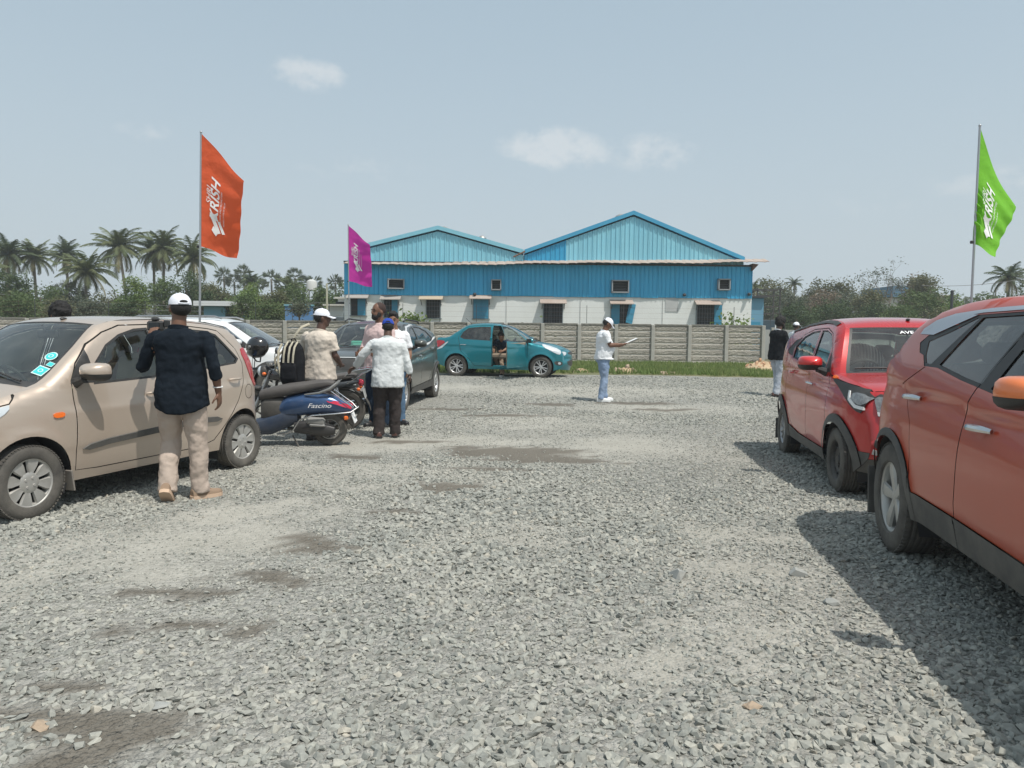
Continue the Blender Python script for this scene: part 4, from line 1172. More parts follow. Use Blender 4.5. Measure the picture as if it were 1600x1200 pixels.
    for sd in (1, -1):
        handle(s, root, sd, RA - .33, 1.055, CHROME, .25, slope=.03); handle(s, root, sd, RA - 1.31, .975, CHROME, .25, slope=.03)
        s.decal('tail_light', RED_LENS, rounded([(RA + .40, 1.20), (RA + .62, 1.22), (RA + .74, 1.17), (RA + .73, 1.10), (RA + .44, 1.13)], 1), .006, root, 'side', sd) if False else None
        t = MB(); P, n = s.side_pt(RA + .60, 1.13, sd, 0)
        s.decal('tail_light', mat('smoked_lens', (.05, .045, .05), .15, coat=1.0), rounded([(RA + .50, 1.19), (RA + .70, 1.19), (RA + .765, 1.13), (RA + .76, 1.06), (RA + .62, 1.08)], 1), .010, root, 'side', sd)
        fl = MB(); fl.box((-(RA + .415), sd * (s.track + .02), .33), (.016, .24, .34), Matrix.Rotation(R(-6), 3, 'Y'), .008); fl.obj('mud_flap', BLACK, root)
        side_strip(s, root, 'roof_rail', mat('satin_silver'), [(RA - 2.0, 1.575), (RA - 1.0, 1.618)], .02, .01, sd) if False else None
    d = np.array((.2, 1.0)); d /= np.linalg.norm(d)
    A = np.array((2.53, 4.78)) - d * .17 * -1
    B = A - d * wb          # front wheel is nearer than the rear one
    place_car(root, s, tuple(B), tuple(A), -1)
    return root
orange = orange_suv()

LAMP = mat('lamp_lens', (.30, .31, .31), .12, .1, coat=1.0, var=(30, .8, (.12, .12, .12)))
# ---------- red small SUV behind it
def red_suv():
    body = paint('red_paint', (.50, .012, .014), .20, .26, .14, 1.3, (.34, .27, .22))
    X = .66; wb = 2.385; RA = X + wb
    def S(*p): return [(X + a, b) for a, b in p]
    fwin = S((.60, 1.11), (.64, 1.34), (.80, 1.455), (1.0, 1.495), (1.16, 1.495), (1.13, 1.30), (1.10, 1.135))
    rwin = S((1.20, 1.14), (1.23, 1.30), (1.26, 1.495), (1.55, 1.48), (1.80, 1.43), (2.02, 1.32), (2.0, 1.20))
    qwin = S((2.05, 1.21), (2.07, 1.315), (1.86, 1.43), (2.1, 1.40), (2.34, 1.29), (2.30, 1.24))
    tri = S((.40, 1.09), (.44, 1.16), (.56, 1.30), (.58, 1.10))
    md = band(S((1.10, .34), (1.12, .8), (1.14, 1.12), (1.18, 1.30), (1.21, 1.53)), .009)
    fd = band(S((.36, .32), (.36, .60), (.34, .9), (.36, 1.08)), .009)
    rd = band(S((1.75, .36), (1.98, .55), (2.16, .78), (2.20, 1.0), (2.1, 1.19)), .009)
    top = band(S((.37, 1.08), (.44, 1.16), (.61, 1.35), (.77, 1.475), (1.0, 1.530), (1.5, 1.52), (1.85, 1.46), (2.1, 1.35)), .009)
    roofl = band(S((.80, 1.562), (.95, 1.585), (1.2, 1.598), (1.8, 1.572), (2.4, 1.50)), .03)
    hood = band([(.15, .95), (.40, 1.0), (X + .2, 1.045), (X + .36, 1.075)], .010)
    def lip(ax): return arc(ax, .30, .425, 205, -25, 26) + arc(ax, .30, .25, -25, 205, 18)
    rock = [(X + .3, .1), (X + .3, .34), (RA - .9, .355), (RA - .3, .42), (RA - .3, .1)]
    fb = [(.0, .1), (.0, .44), (X - .36, .44), (X - .36, .1)]; rb = [(RA + .36, .1), (RA + .36, .50), (3.8, .55), (3.8, .1)]
    s = Car(L=3.70, wb=wb, fo=X, wr=.298, rim=.182, ra=.35, tw=.185, track=.735, hwf=1.0, zmax=.78, tuck=.060, shoulder=.05, tum=.28, tumc=.12, flare=.018,
            plan=[(0, .58), (.10, .66), (.25, .76), (.55, .835), (1.2, .85), (2.6, .85), (3.1, .845), (3.4, .80), (3.6, .70), (3.7, .6)],
            belt=[(0, .98), (X - .2, 1.03), (X + .4, 1.085), (X + 1.1, 1.13), (X + 1.7, 1.175), (X + 2.1, 1.22), (X + 2.6, 1.33), (3.7, 1.34)],
            creases=[(X - .2, .99, RA + .3, 1.07, -.020, .010), (X + .5, .42, RA - .2, .70, .016, .03)], rad_u=[0, .5, 1.0, 1.6, 2.4, 3.3, 3.7], rad_r=[.10, .08, .07, .09, .11, .10, .07], radk=.8, ribk=2.6,
            sill_u=[0, .4, X + .3, RA - .4, 3.7], sill_z=[.26, .24, .23, .26, .34],
            profile=[(.10, .22, .30, .26), (.02, .40, .16, .40), (.0, .58, .13, .58), (.02, .76, .15, .76), (.07, .92, .20, .90), (.14, .985, .24, .965), (.35, 1.04, .42, 1.02), (.70, 1.09, .76, 1.065), (.86, 1.11, .93, 1.09),
                     (1.10, 1.31, 1.09, 1.29), (1.36, 1.53, 1.31, 1.52), (1.55, 1.615, 1.50, 1.59), (2.0, 1.655, 2.0, 1.625), (2.6, 1.635, 2.6, 1.60), (3.2, 1.57, 3.12, 1.53),
                     (3.45, 1.34, 3.36, 1.34), (3.56, 1.10, 3.47, 1.10), (3.64, .85, 3.55, .85), (3.70, .60, 3.60, .60), (3.64, .34, 3.5, .34)],
            patches=[('windscreen', GLASS_CLEAR, 8.12, 10.0, 0, .885, -.004), ('windscreen_border', BLACK, 7.95, 10.08, 0, .93, -.002), ('rear_screen', GLASS_CLEAR, 14.35, 15.7, 0, .85, -.004),
                     ('panel_gap', SEAM, 4.95, 5.03, 0, .98, -.008), ('bumper_cladding', TRIM, 0, .9, 0, 1, .004), ('bumper', None, .9, 4.95, 0, 1, 0), ('bonnet', None, 5.03, 7.9, 0, 1, 0), ('roof', None, 10.08, 14.2, 0, 1, 0)],
            panels=[('front_window', GLASS_CLEAR, fwin, -.010), ('rear_window', GLASS_CLEAR, rwin, -.010), ('quarter_trim', BLACK, qwin, -.004), ('mirror_sail', BLACK, tri, 0),
                    ('window_frame', BLACK, grow(fwin, .012), -.003), ('window_frame', BLACK, grow(rwin, .012), -.003),
                    ('panel_gap', SEAM, md, -.010), ('panel_gap', SEAM, fd, -.010), ('panel_gap', SEAM, rd, -.010), ('panel_gap', SEAM, top, -.008), ('roof_rail', TRIM, roofl, .008), ('panel_gap', SEAM, hood, -.008),
                    ('wheel_arch_trim', TRIM, lip(X), .016), ('wheel_arch_trim', TRIM, lip(RA), .016), ('sill_cladding', TRIM, rock, .012), ('bumper_cladding', TRIM, fb, .006), ('bumper_cladding', TRIM, rb, .006),
                    ('front_door', None, S((.36, .34), (.34, .9), (.36, 1.08), (.60, 1.38), (.76, 1.49), (1.0, 1.535), (1.21, 1.53), (1.14, 1.12), (1.10, .34)), 0),
                    ('rear_door', None, S((1.10, .34), (1.14, 1.12), (1.21, 1.53), (1.5, 1.52), (1.85, 1.46), (2.1, 1.35), (2.1, 1.19), (2.20, 1.0), (2.16, .78), (1.98, .55), (1.75, .36)), 0)],
            open_side=0, cowl_u=.95, p_header=10.0, mirror=(X + .50, 1.10), mirror_mat=paint('red_mirror_paint', (.62, .02, .02), .1, .28, .1), bodym=body)
    root = empty('suv')
    tag(root, 'shiny red small SUV with AVE MARIA on its windscreen, parked behind the orange one', 'car', 'cars parked in the gravel yard')
    for sd in (1, -1): s.build_side(root, sd, body)
    s.build_wrap(root, body)
    finish_car(s, root, body, wheel_style=('steel', 'alloy10'), rimmat=(mat('black_steel_wheel', (.03, .03, .032), .55, .2, dirt=(DUST, .3, .6)), STEEL), steer=.0, seatcol=mat('seat_light', (.26, .26, .25), .9))
    for sd in (1, -1):
        handle(s, root, sd, X + .98, .945, CHROME, .20, slope=-.03); handle(s, root, sd, X + 1.90, 1.02, body, .18, slope=-.05)
        # headlight: black housing sweeping back over the wing, bright lens and white running light
        FA = (1.5, 6.5)
        s.decal('headlight_housing', BLACK, rounded([(.20, .97), (.45, 1.005), (.80, 1.035), (.88, 1.06), (.92, 1.045), (.75, .985), (.50, .89), (.30, .79), (.20, .77)], 1), .006, root, 'side', sd, step=.04)
        s.decal('side_indicator', ORANGE_LENS, rounded([(.83, 1.035), (.92, 1.045), (.91, 1.07), (.83, 1.06)], 1), .012, root, 'side', sd)
        s.decal('headlight_housing', BLACK, rounded([(sd * .66, .95), (sd * .66, .76), (sd * .50, .745), (sd * .40, .80), (sd * .40, .93)], 1), .006, root, 'front', 1, FA, step=.04)
        s.decal('headlight', LAMP, rounded([(sd * .655, .925), (sd * .655, .80), (sd * .52, .785), (sd * .46, .83), (sd * .46, .91)], 1), .012, root, 'front', 1, FA, step=.03)
        s.decal('headlight', LAMP, rounded([(.20, .93), (.36, .95), (.40, .90), (.30, .85), (.20, .84)], 1), .012, root, 'side', sd, step=.03)
        s.decal('running_light', WHITE_PAPER, [(.20, .805), (.30, .815), (.42, .875), (.455, .955), (.43, .955), (.395, .895), (.29, .842), (.20, .832)], .014, root, 'side', sd, step=.03)
        s.decal('running_light', WHITE_PAPER, [(sd * .655, .80), (sd * .655, .765), (sd * .50, .745), (sd * .42, .79), (sd * .44, .815), (sd * .52, .78)], .014, root, 'front', 1, FA, step=.03)
        s.decal('fog_lamp_bezel', BLACK, rounded([(sd * .64, .62), (sd * .655, .47), (sd * .47, .44), (sd * .43, .50), (sd * .46, .60)], 1), .006, root, 'front', 1, (.5, 4), step=.03)
        s.decal('fog_lamp', CLEAR_LENS, [(sd * .54 + .055 * math.cos(a), .555 + .045 * math.sin(a)) for a in np.linspace(0, 6.28, 14, endpoint=False)], .014, root, 'front', 1, (.5, 4), step=.03)
        s.decal('chrome_strip', mat('bright_trim', (.75, .75, .73), .3, .5), [(sd * .655, .475), (sd * .66, .435), (sd * .48, .405), (sd * .45, .44)], .014, root, 'front', 1, (.5, 4), step=.03)
        fl = MB(); fl.box((-(RA + .36), sd * (s.track + .01), .26), (.014, .18, .26), None, .006); fl.obj('mud_flap', BLACK, root)
    s.decal('grille', BLACK, rounded([(-.40, .90), (.40, .90), (.38, .78), (-.38, .78)], 1), .006, root, 'front', 1, (1.5, 4.9), step=.05)
    s.decal('lower_grille', BLACK, rounded([(-.38, .58), (.38, .58), (.34, .42), (-.34, .42)], 1), .006, root, 'front', 1, (.5, 4), step=.05)
    plate(root, s, 0, .64, '', 1, 4)
    wiper(s, root, 8, -.05, -.60); wiper(s, root, 8, .60, .10)
    a = MB(); q = s.cr(10.9); a.ball((-q[0], .06, q[1] + .012), (.035, .02, .014), 10, 6); a.obj('antenna_base', BLACK, root)
    # striped cloth over the rear seat seen through the glass
    c = MB(); c.ball((-(.95 + 1.55), -.12, 1.13), (.10, .30, .24), 20, 12); 
    ck = mat('checked_cloth', (.75, .76, .76), .9)
    nt = ck.node_tree; w1 = nt.nodes.new('ShaderNodeTexWave'); w1.bands_direction = 'Y'; w1.inputs['Scale'].default_value = 9
    tc = nt.nodes.new('ShaderNodeTexCoord'); nt.links.new(tc.outputs['Object'], w1.inputs['Vector'])
    nt.links.new(ramp(nt, w1.outputs['Fac'], [(.35, (.80, .81, .80)), (.55, (.25, .27, .28))]), nt.nodes['Principled BSDF'].inputs['Base Color'])
    c.obj('striped_seat_cover', ck, root)
    # white lettering along the top of the windscreen
    tx = text_mesh('AVE MARIA', .075, bold=True)
    v = []
    for p in tx[0]:
        A, n = s.at_front(.10 + p[0] * 1.0, float(s.cr(9.95)[0]) - .060 + p[1] * .62, 8.0, 10.2, 'u'); v.append(tuple(A + n * .004))
    b = MB(); b.add(v, tx[1]); b.obj('windscreen_lettering', mat('white_vinyl', (.85, .85, .85), .5), root)
    d = np.array((.36, 2.33)); d /= np.linalg.norm(d); A = np.array((3.03, 6.87)); B = A + d * wb
    place_car(root, s, tuple(A), tuple(B), -1)
    return root

def text_mesh(txt, size, bold=False, italic=False, cut=None):
    cu = bpy.data.curves.new('lettering', 'FONT'); cu.body = txt; cu.size = size; cu.align_x = 'CENTER'
    if bold: cu.offset = size * .02
    if italic: cu.shear = .35
    o = bpy.data.objects.new('lettering_tmp', cu); COL.objects.link(o)
    dg = bpy.context.evaluated_depsgraph_get(); me = bpy.data.meshes.new_from_object(o.evaluated_get(dg))
    bpy.data.objects.remove(o); bpy.data.curves.remove(cu)
    bm = bmesh.new(); bm.from_mesh(me); bmesh.ops.triangulate(bm, faces=bm.faces)
    if cut:
        for _ in range(3):
            e = [q for q in bm.edges if q.calc_length() > cut]
            if not e: break
            bmesh.ops.subdivide_edges(bm, edges=e, cuts=1); bmesh.ops.triangulate(bm, faces=bm.faces)
    bm.verts.index_update()
    v = [tuple(q.co) for q in bm.verts]; f = [tuple(q.index for q in fc.verts) for fc in bm.faces]
    bm.free(); bpy.data.meshes.remove(me); return v, f
red = red_suv()
# ---------- teal saloon with its front door open
def teal_saloon():
    body = paint('teal_paint', (.004, .20, .245), .45, .28, .10, 1.0)
    X = .80; wb = 2.43; RA = X + wb
    def S(*p): return [(X + a, b) for a, b in p]
    fwin = S((.42, .99), (.55, 1.08), (.86, 1.31), (1.05, 1.38), (1.34, 1.40), (1.37, 1.2), (1.36, 1.035))
    rwin = S((1.47, 1.04), (1.46, 1.2), (1.48, 1.395), (1.75, 1.395), (2.10, 1.36), (2.24, 1.25), (2.31, 1.12), (2.20, 1.075))
    fdoor = S((.36, .98), (.37, .30), (1.36, .29), (1.405, .30), (1.40, .8), (1.385, 1.03), (1.40, 1.2), (1.385, 1.455), (1.05, 1.435), (.84, 1.36), (.52, 1.12))
    rd = band(S((1.41, .30), (1.9, .31), (2.06, .50), (2.30, .72), (2.36, 1.0), (2.38, 1.12), (2.25, 1.33), (2.12, 1.42), (1.8, 1.455), (1.42, 1.46)), .010)
    md = band(S((1.405, .30), (1.40, .8), (1.385, 1.03), (1.40, 1.2), (1.385, 1.455)), .012)
    s = Car(L=3.995, wb=wb, fo=X, wr=.302, rim=.20, ra=.355, tw=.175, track=.73, hwf=.98, zmax=.70, tuck=.055, shoulder=.045, tum=.34, tumc=.2, flare=.022,
            plan=[(0, .50), (.10, .60), (.3, .74), (.7, .825), (1.3, .845), (2.6, .845), (3.2, .835), (3.6, .78), (3.85, .70), (3.995, .58)],
            belt=[(0, .75), (X - .1, .92), (X + .4, .985), (X + 1.4, 1.03), (X + 2.3, 1.09), (3.995, 1.08)],
            creases=[(X + .4, .80, RA + .4, .88, -.012, .012), (X + .4, .42, RA - .3, .40, .016, .03)], rad_u=[0, .5, 1.0, 1.6, 2.6, 3.3, 3.6, 3.995], rad_r=[.12, .12, .08, .08, .11, .10, .06, .06], radk=.85, ribk=2.3,
            sill_u=[0, .4, X + .4, RA - .4, 3.995], sill_z=[.22, .20, .21, .22, .30],
            profile=[(.06, .20, .30, .24), (.0, .38, .18, .38), (.0, .58, .18, .58), (.04, .72, .22, .70), (.14, .80, .28, .78), (.5, .93, .58, .89), (1.0, 1.02, 1.06, .97),
                     (1.40, 1.25, 1.44, 1.22), (1.78, 1.44, 1.80, 1.415), (2.1, 1.515, 2.1, 1.485), (2.5, 1.53, 2.5, 1.495), (2.95, 1.49, 2.92, 1.455), (3.25, 1.32, 3.22, 1.29),
                     (3.45, 1.15, 3.46, 1.13), (3.62, 1.115, 3.62, 1.09), (3.93, 1.10, 3.82, 1.08), (3.97, .90, 3.86, .90), (3.995, .62, 3.86, .62), (3.94, .34, 3.80, .34)],
            patches=[('windscreen', GLASS_CLEAR, 6.05, 8.6, 0, .90, -.004), ('windscreen_border', BLACK, 5.9, 8.7, 0, .94, -.002), ('rear_screen', GLASS_DARK, 11.3, 13.0, 0, .86, -.004),
                     ('panel_gap', SEAM, 3.96, 4.02, 0, .98, -.008), ('bumper', None, 0, 3.96, 0, 1, 0), ('bonnet', None, 4.02, 5.9, 0, 1, 0), ('roof', None, 8.7, 11.3, 0, 1, 0), ('boot_lid', None, 13.4, 16, 0, 1, 0)],
            panels=[('@front_window', GLASS_CLEAR, fwin, -.010), ('rear_window', GLASS_DARK, rwin, -.010), ('@window_frame', BLACK, grow(fwin, .018), -.003), ('window_frame', BLACK, grow(rwin, .018), -.003),
                    ('panel_gap', SEAM, rd, -.010), ('panel_gap', SEAM, md, -.010), ('@front_door', None, fdoor, 0),
                    ('rear_door', None, S((1.41, .30), (1.9, .31), (2.06, .50), (2.30, .72), (2.36, 1.0), (2.38, 1.12), (2.25, 1.33), (2.12, 1.42), (1.8, 1.455), (1.42, 1.46)), 0)],
            open_side=-1, cowl_u=1.10, p_header=8.6, mirror=(X + .50, 1.0), mirror_mat=body, bodym=body)
    root = empty('saloon_car')
    tag(root, 'teal blue saloon car with its front door wide open and a man leaning in', 'car', 'cars parked in the gravel yard')
    P, n = s.side_pt(X + .37, .6, -1)
    s.hinge_at = Vector((P[0], P[1] , 0))
    s.hinge = empty('open_door', tuple(s.hinge_at), 0, root)
    for sd in (1, -1): s.build_side(root, sd, body)
    s.build_wrap(root, body)
    finish_car(s, root, body, wheel_style=('alloy10', 'alloy10'), rimmat=(mat('bright_alloy', (.62, .62, .61), .3, .6), mat('bright_alloy')), mirrors={'skip': (-1,)},
               seatcol=mat('seat_beige2', (.24, .19, .14), .9))
    # inner trim of the open door
    it = MB(); z0, z1 = .33, .99
    it.box((-.52, .045, (z0 + z1) / 2), (.94, .05, z1 - z0), None, .02); it.box((-.60, .085, .66), (.5, .06, .07), None, .02); it.obj('door_card', mat('beige_trim', (.26, .22, .17), .8), s.hinge)
    ms = MB(); ms.ball((-.10, -.13, 1.03), (.06, .11, .07), 16, 10); ms.obj('door_mirror', body, s.hinge)
    mg = MB(); mg.box((-.155, -.13, 1.035), (.01, .16, .10), None, .004); mg.tube([(-.10, -.01, .98), (-.10, -.08, 1.0)], .025, 8); mg.obj('mirror_glass', BLACK, s.hinge)
    # the doorway: sill and dark pillar edges
    dw = MB(); P, n = s.side_pt(X + .9, .30, -1); dw.box((-(X + .88), P[1] + .06, .30), (.98, .10, .05), None, .01); dw.obj('door_sill', body, root)
    pl = MB(); P, n = s.side_pt(X + 1.41, .8, -1); pl.box((-(X + 1.43), P[1] + .07, .72), (.07, .10, .80), None, .02); pl.obj('centre_pillar', body, root)
    s.hinge.rotation_euler = (0, 0, R(66))
    for sd in (1, -1):
        handle(s, root, sd, X + 2.23, .90, CHROME, .18)
        s.decal('headlight', CLEAR_LENS, rounded([(.24, .70), (.30, .80), (.66, .92), (.80, .95), (.74, .86), (.50, .74), (.30, .64)], 1), .006, root, 'side', sd)
        s.decal('headlight', CLEAR_LENS, rounded([(sd * .62, .74), (sd * .62, .62), (sd * .50, .63), (sd * .42, .72)], 1), .006, root, 'front', 1, (1.2, 4.4))
        s.decal('tail_light', RED_LENS, rounded([(RA + .30, .99), (RA + .60, 1.04), (RA + .625, .92), (RA + .60, .80), (RA + .50, .84)], 1), .006, root, 'side', sd)
        s.decal('tail_light_edge', CLEAR_LENS, rounded([(RA + .28, .98), (RA + .50, .83), (RA + .60, .78), (RA + .60, .75), (RA + .44, .80), (RA + .24, .98)], 0), .005, root, 'side', sd)
        s.decal('fog_lamp_bezel', BLACK, rounded([(.20, .46), (.44, .47), (.40, .36), (.22, .34)], 1), .004, root, 'side', sd)
        s.decal('fog_lamp', CLEAR_LENS, [(.29 + .04 * math.cos(a), .41 + .035 * math.sin(a)) for a in np.linspace(0, 6.28, 12, endpoint=False)], .010, root, 'side', sd)
    s.decal('grille', BLACK, rounded([(-.5, .50), (.5, .50), (.42, .32), (-.42, .32)], 1), .004, root, 'front', 1, (.3, 3), step=.05)
    s.decal('grille', BLACK, rounded([(-.36, .73), (.36, .73), (.34, .64), (-.34, .64)], 1), .004, root, 'front', 1, (1, 3.9), step=.05)
    a = MB(); q = s.cr(11.0); a.tube([(-q[0], 0, q[1]), (-q[0] - .19, 0, q[1] + .17)], .007, 6); a.ball((-q[0], 0, q[1]), (.035, .02, .014), 8, 6); a.obj('antenna', BLACK, root)
    wiper(s, root, 6, -.05, -.60); wiper(s, root, 6, .60, .10)
    hd = np.array((.985, -.17)); F = np.array((.80, 20.75))
    place_car(root, s, tuple(F), tuple(F - hd * wb), -1)
    root.location.z = gzf(.8, 20.9) ; root.rotation_euler.y = 0
    return root, s
teal, teal_s = teal_saloon()

# ---------- dark grey crossover facing the camera
def grey_suv():
    body = paint('dark_grey_paint', (.075, .082, .074), .45, .30, .30, 1.4)
    X = .82; wb = 2.498; RA = X + wb
    def S(*p): return [(X + a, b) for a, b in p]
    fwin = S((.66, 1.14), (.72, 1.28), (1.0, 1.45), (1.22, 1.49), (1.20, 1.30), (1.17, 1.155))
    rwin = S((1.28, 1.16), (1.31, 1.30), (1.33, 1.495), (1.7, 1.475), (2.0, 1.40), (2.22, 1.27), (2.1, 1.22))
    strip = S((.95, 1.09), (1.2, 1.10), (1.9, 1.145), (2.45, 1.265), (2.46, 1.305), (1.9, 1.19), (1.2, 1.145), (.95, 1.135))
    arch_ = band(S((.40, 1.16), (.62, 1.36), (.92, 1.495), (1.25, 1.535), (1.4, 1.535)), .022)
    md = band(S((1.17, .36), (1.19, .8), (1.21, 1.15), (1.25, 1.30), (1.27, 1.53)), .009)
    fd = band(S((.38, .34), (.38, .9), (.42, 1.12)), .009)
    rd = band(S((1.8, .38), (2.0, .55), (2.2, .78), (2.26, 1.0), (2.2, 1.2), (2.40, 1.30), (2.1, 1.43), (1.8, 1.51), (1.27, 1.535)), .009)
    def lip(ax): return arc(ax, .335, .435, 205, -25, 26) + arc(ax, .335, .28, -25, 205, 18)
    rock = [(X + .3, .1), (X + .3, .36), (RA - .3, .42), (RA - .3, .1)]
    s = Car(L=3.993, wb=wb, fo=X, wr=.335, rim=.215, ra=.385, tw=.215, track=.775, hwf=1.02, zmax=.80, tuck=.07, shoulder=.05, tum=.36, tumc=.25, flare=.030,
            plan=[(0, .66), (.10, .74), (.3, .85), (.8, .90), (1.5, .895), (2.8, .90), (3.4, .90), (3.7, .83), (3.9, .73), (3.993, .65)],
            belt=[(0, .95), (X - .1, 1.04), (X + .4, 1.10), (X + 1.2, 1.14), (X + 2.0, 1.20), (X + 2.5, 1.30), (3.993, 1.30)],
            creases=[(X + .3, .92, RA + .3, 1.02, -.018, .012)], rad_u=[0, .5, 1.0, 1.6, 2.4, 3.3, 3.993], rad_r=[.08, .10, .07, .10, .13, .10, .07], radk=.85, ribk=3.0,
            sill_u=[0, .5, X + .3, RA - .4, 3.993], sill_z=[.25, .24, .25, .27, .36],
            profile=[(.08, .24, .26, .26), (.0, .42, .16, .42), (.0, .62, .14, .62), (.03, .82, .17, .82), (.09, .95, .22, .94), (.16, 1.00, .28, .985), (.45, 1.07, .54, 1.04), (.85, 1.12, .94, 1.09),
                     (1.25, 1.34, 1.32, 1.31), (1.62, 1.52, 1.66, 1.49), (1.95, 1.60, 1.95, 1.555), (2.4, 1.61, 2.4, 1.56), (2.95, 1.56, 2.9, 1.51), (3.4, 1.44, 3.34, 1.39),
                     (3.70, 1.20, 3.60, 1.18), (3.85, 1.02, 3.76, 1.02), (3.93, .85, 3.83, .85), (3.993, .62, 3.86, .62), (3.94, .38, 3.8, .38)],
            patches=[('windscreen', GLASS_CLEAR, 7.1, 9.1, 0, .90, -.004), ('windscreen_border', BLACK, 6.9, 9.2, 0, .95, -.002), ('rear_screen', GLASS_DARK, 13.1, 14.3, 0, .85, -.004),
                     ('chrome_strip', mat('bright_trim', (.75, .75, .73), .3, .5), 4.42, 4.72, 0, .86, .006), ('grille', BLACK, 2.7, 4.42, 0, .97, -.006), ('bumper_cladding', BLACK, 0, 2.0, 0, .97, .0), ('bumper', None, 0, 4.9, 0, 1, 0), ('bonnet', None, 4.9, 6.9, 0, 1, 0), ('roof', mat('roof_grey', (.11, .115, .115), .35, .4, coat=.5), 9.2, 13.1, 0, 1, 0)],
            panels=[('front_window', GLASS_DARK, fwin, -.010), ('rear_window', GLASS_DARK, rwin, -.010), ('window_frame', BLACK, grow(fwin, .02), -.003), ('window_frame', BLACK, grow(rwin, .02), -.003),
                    ('white_strip', mat('white_trim', (.72, .73, .72), .4), strip, .006), ('white_strip', mat('bright_trim'), arch_, .004),
                    ('panel_gap', SEAM, md, -.010), ('panel_gap', SEAM, fd, -.010), ('panel_gap', SEAM, rd, -.010),
                    ('wheel_arch_trim', TRIM, lip(X), .012), ('wheel_arch_trim', TRIM, lip(RA), .012), ('sill_cladding', TRIM, rock, .010)],
            open_side=0, cowl_u=1.05, p_header=9.1, mirror=(X + .62, 1.12), mirror_mat=body, bodym=body)
    root = empty('crossover_car')
    tag(root, 'dark grey crossover with white window line and green papers on its dashboard', 'car', 'cars parked in the gravel yard')
    for sd in (1, -1): s.build_side(root, sd, body)
    s.build_wrap(root, body)
    finish_car(s, root, body, wheel_style=('alloy10', 'alloy10'), rimmat=(mat('bright_alloy'), mat('bright_alloy')))
    for sd in (1, -1):
        handle(s, root, sd, X + 1.05, .96, CHROME, .16); handle(s, root, sd, X + 2.05, 1.06, CHROME, .16)
        s.decal('headlight', CLEAR_LENS, rounded([(sd * .70, .93), (sd * .70, .82), (sd * .52, .80), (sd * .42, .86), (sd * .44, .92)], 1), .010, root, 'front', 1, (2, 5.2))
        s.decal('headlight', CLEAR_LENS, rounded([(.22, .84), (.22, .93), (.55, 1.0), (.68, 1.0), (.5, .9)], 1), .008, root, 'side', sd)
        s.decal('fog_lamp_bezel', mat('bright_trim'), [(sd * .60 + .125 * math.cos(a), .60 + .10 * math.sin(a)) for a in np.linspace(0, 6.28, 18, endpoint=False)], .010, root, 'front', 1, (.5, 4))
        s.decal('fog_lamp_bezel', BLACK, [(sd * .60 + .10 * math.cos(a), .60 + .078 * math.sin(a)) for a in np.linspace(0, 6.28, 18, endpoint=False)], .016, root, 'front', 1, (.5, 4))
        s.decal('fog_lamp', CLEAR_LENS, [(sd * .60 + .055 * math.cos(a), .60 + .055 * math.sin(a)) for a in np.linspace(0, 6.28, 14, endpoint=False)], .022, root, 'front', 1, (.5, 4))
        s.decal('tail_light', RED_LENS, rounded([(RA + .20, 1.10), (RA + .50, 1.12), (RA + .54, 1.0), (RA + .3, 1.02)], 1), .006, root, 'side', sd)
        r_ = MB(); r_.tube([(-(1.8 + .0), sd * .58, 1.60), (-2.0, sd * .575, 1.645), (-3.0, sd * .555, 1.60), (-3.1, sd * .55, 1.555)], .016, 8); r_.obj('roof_rail', BLACK, root)
    s.decal('skid_strip', mat('bright_trim'), rounded([(-.62, .475), (.62, .475), (.58, .415), (-.58, .415)], 1), .012, root, 'front', 1, (.3, 3), step=.06)
    plate(root, s, 0, .58, '', 1, 4)
    wiper(s, root, 7, -.05, -.60); wiper(s, root, 7, .60, .10)
    g1 = mat('green_paper', (.12, .55, .42), .8); g2 = mat('pale_green_paper', (.50, .72, .64), .8)
    for nm, (y, u, rx, ry, hh, m_) in {'a': (-.10, 1.34, .16, .10, .05, g1), 'b': (-.44, 1.30, .18, .06, .015, g2), 'c': (-.20, 1.36, .10, .07, .10, g1)}.items():
        b = MB(); b.box((-u, y, 1.135 + hh / 2), (2 * ry, 2 * rx, hh), Matrix.Rotation(.1, 3, 'Z'), .02); b.obj('dashboard_papers', m_, root)
    A, n = s.at_front(-.12, 1.55, 7.2, 9.3, 'u'); b = MB(); b.box(tuple(A + n * -.02), (.02, .16, .03)); b.obj('sticker', WHITE_PAPER, root)
    place_car(root, s, (-1.93, 13.35), (-1.63, 15.80), 1)
    return root
grey = grey_suv()

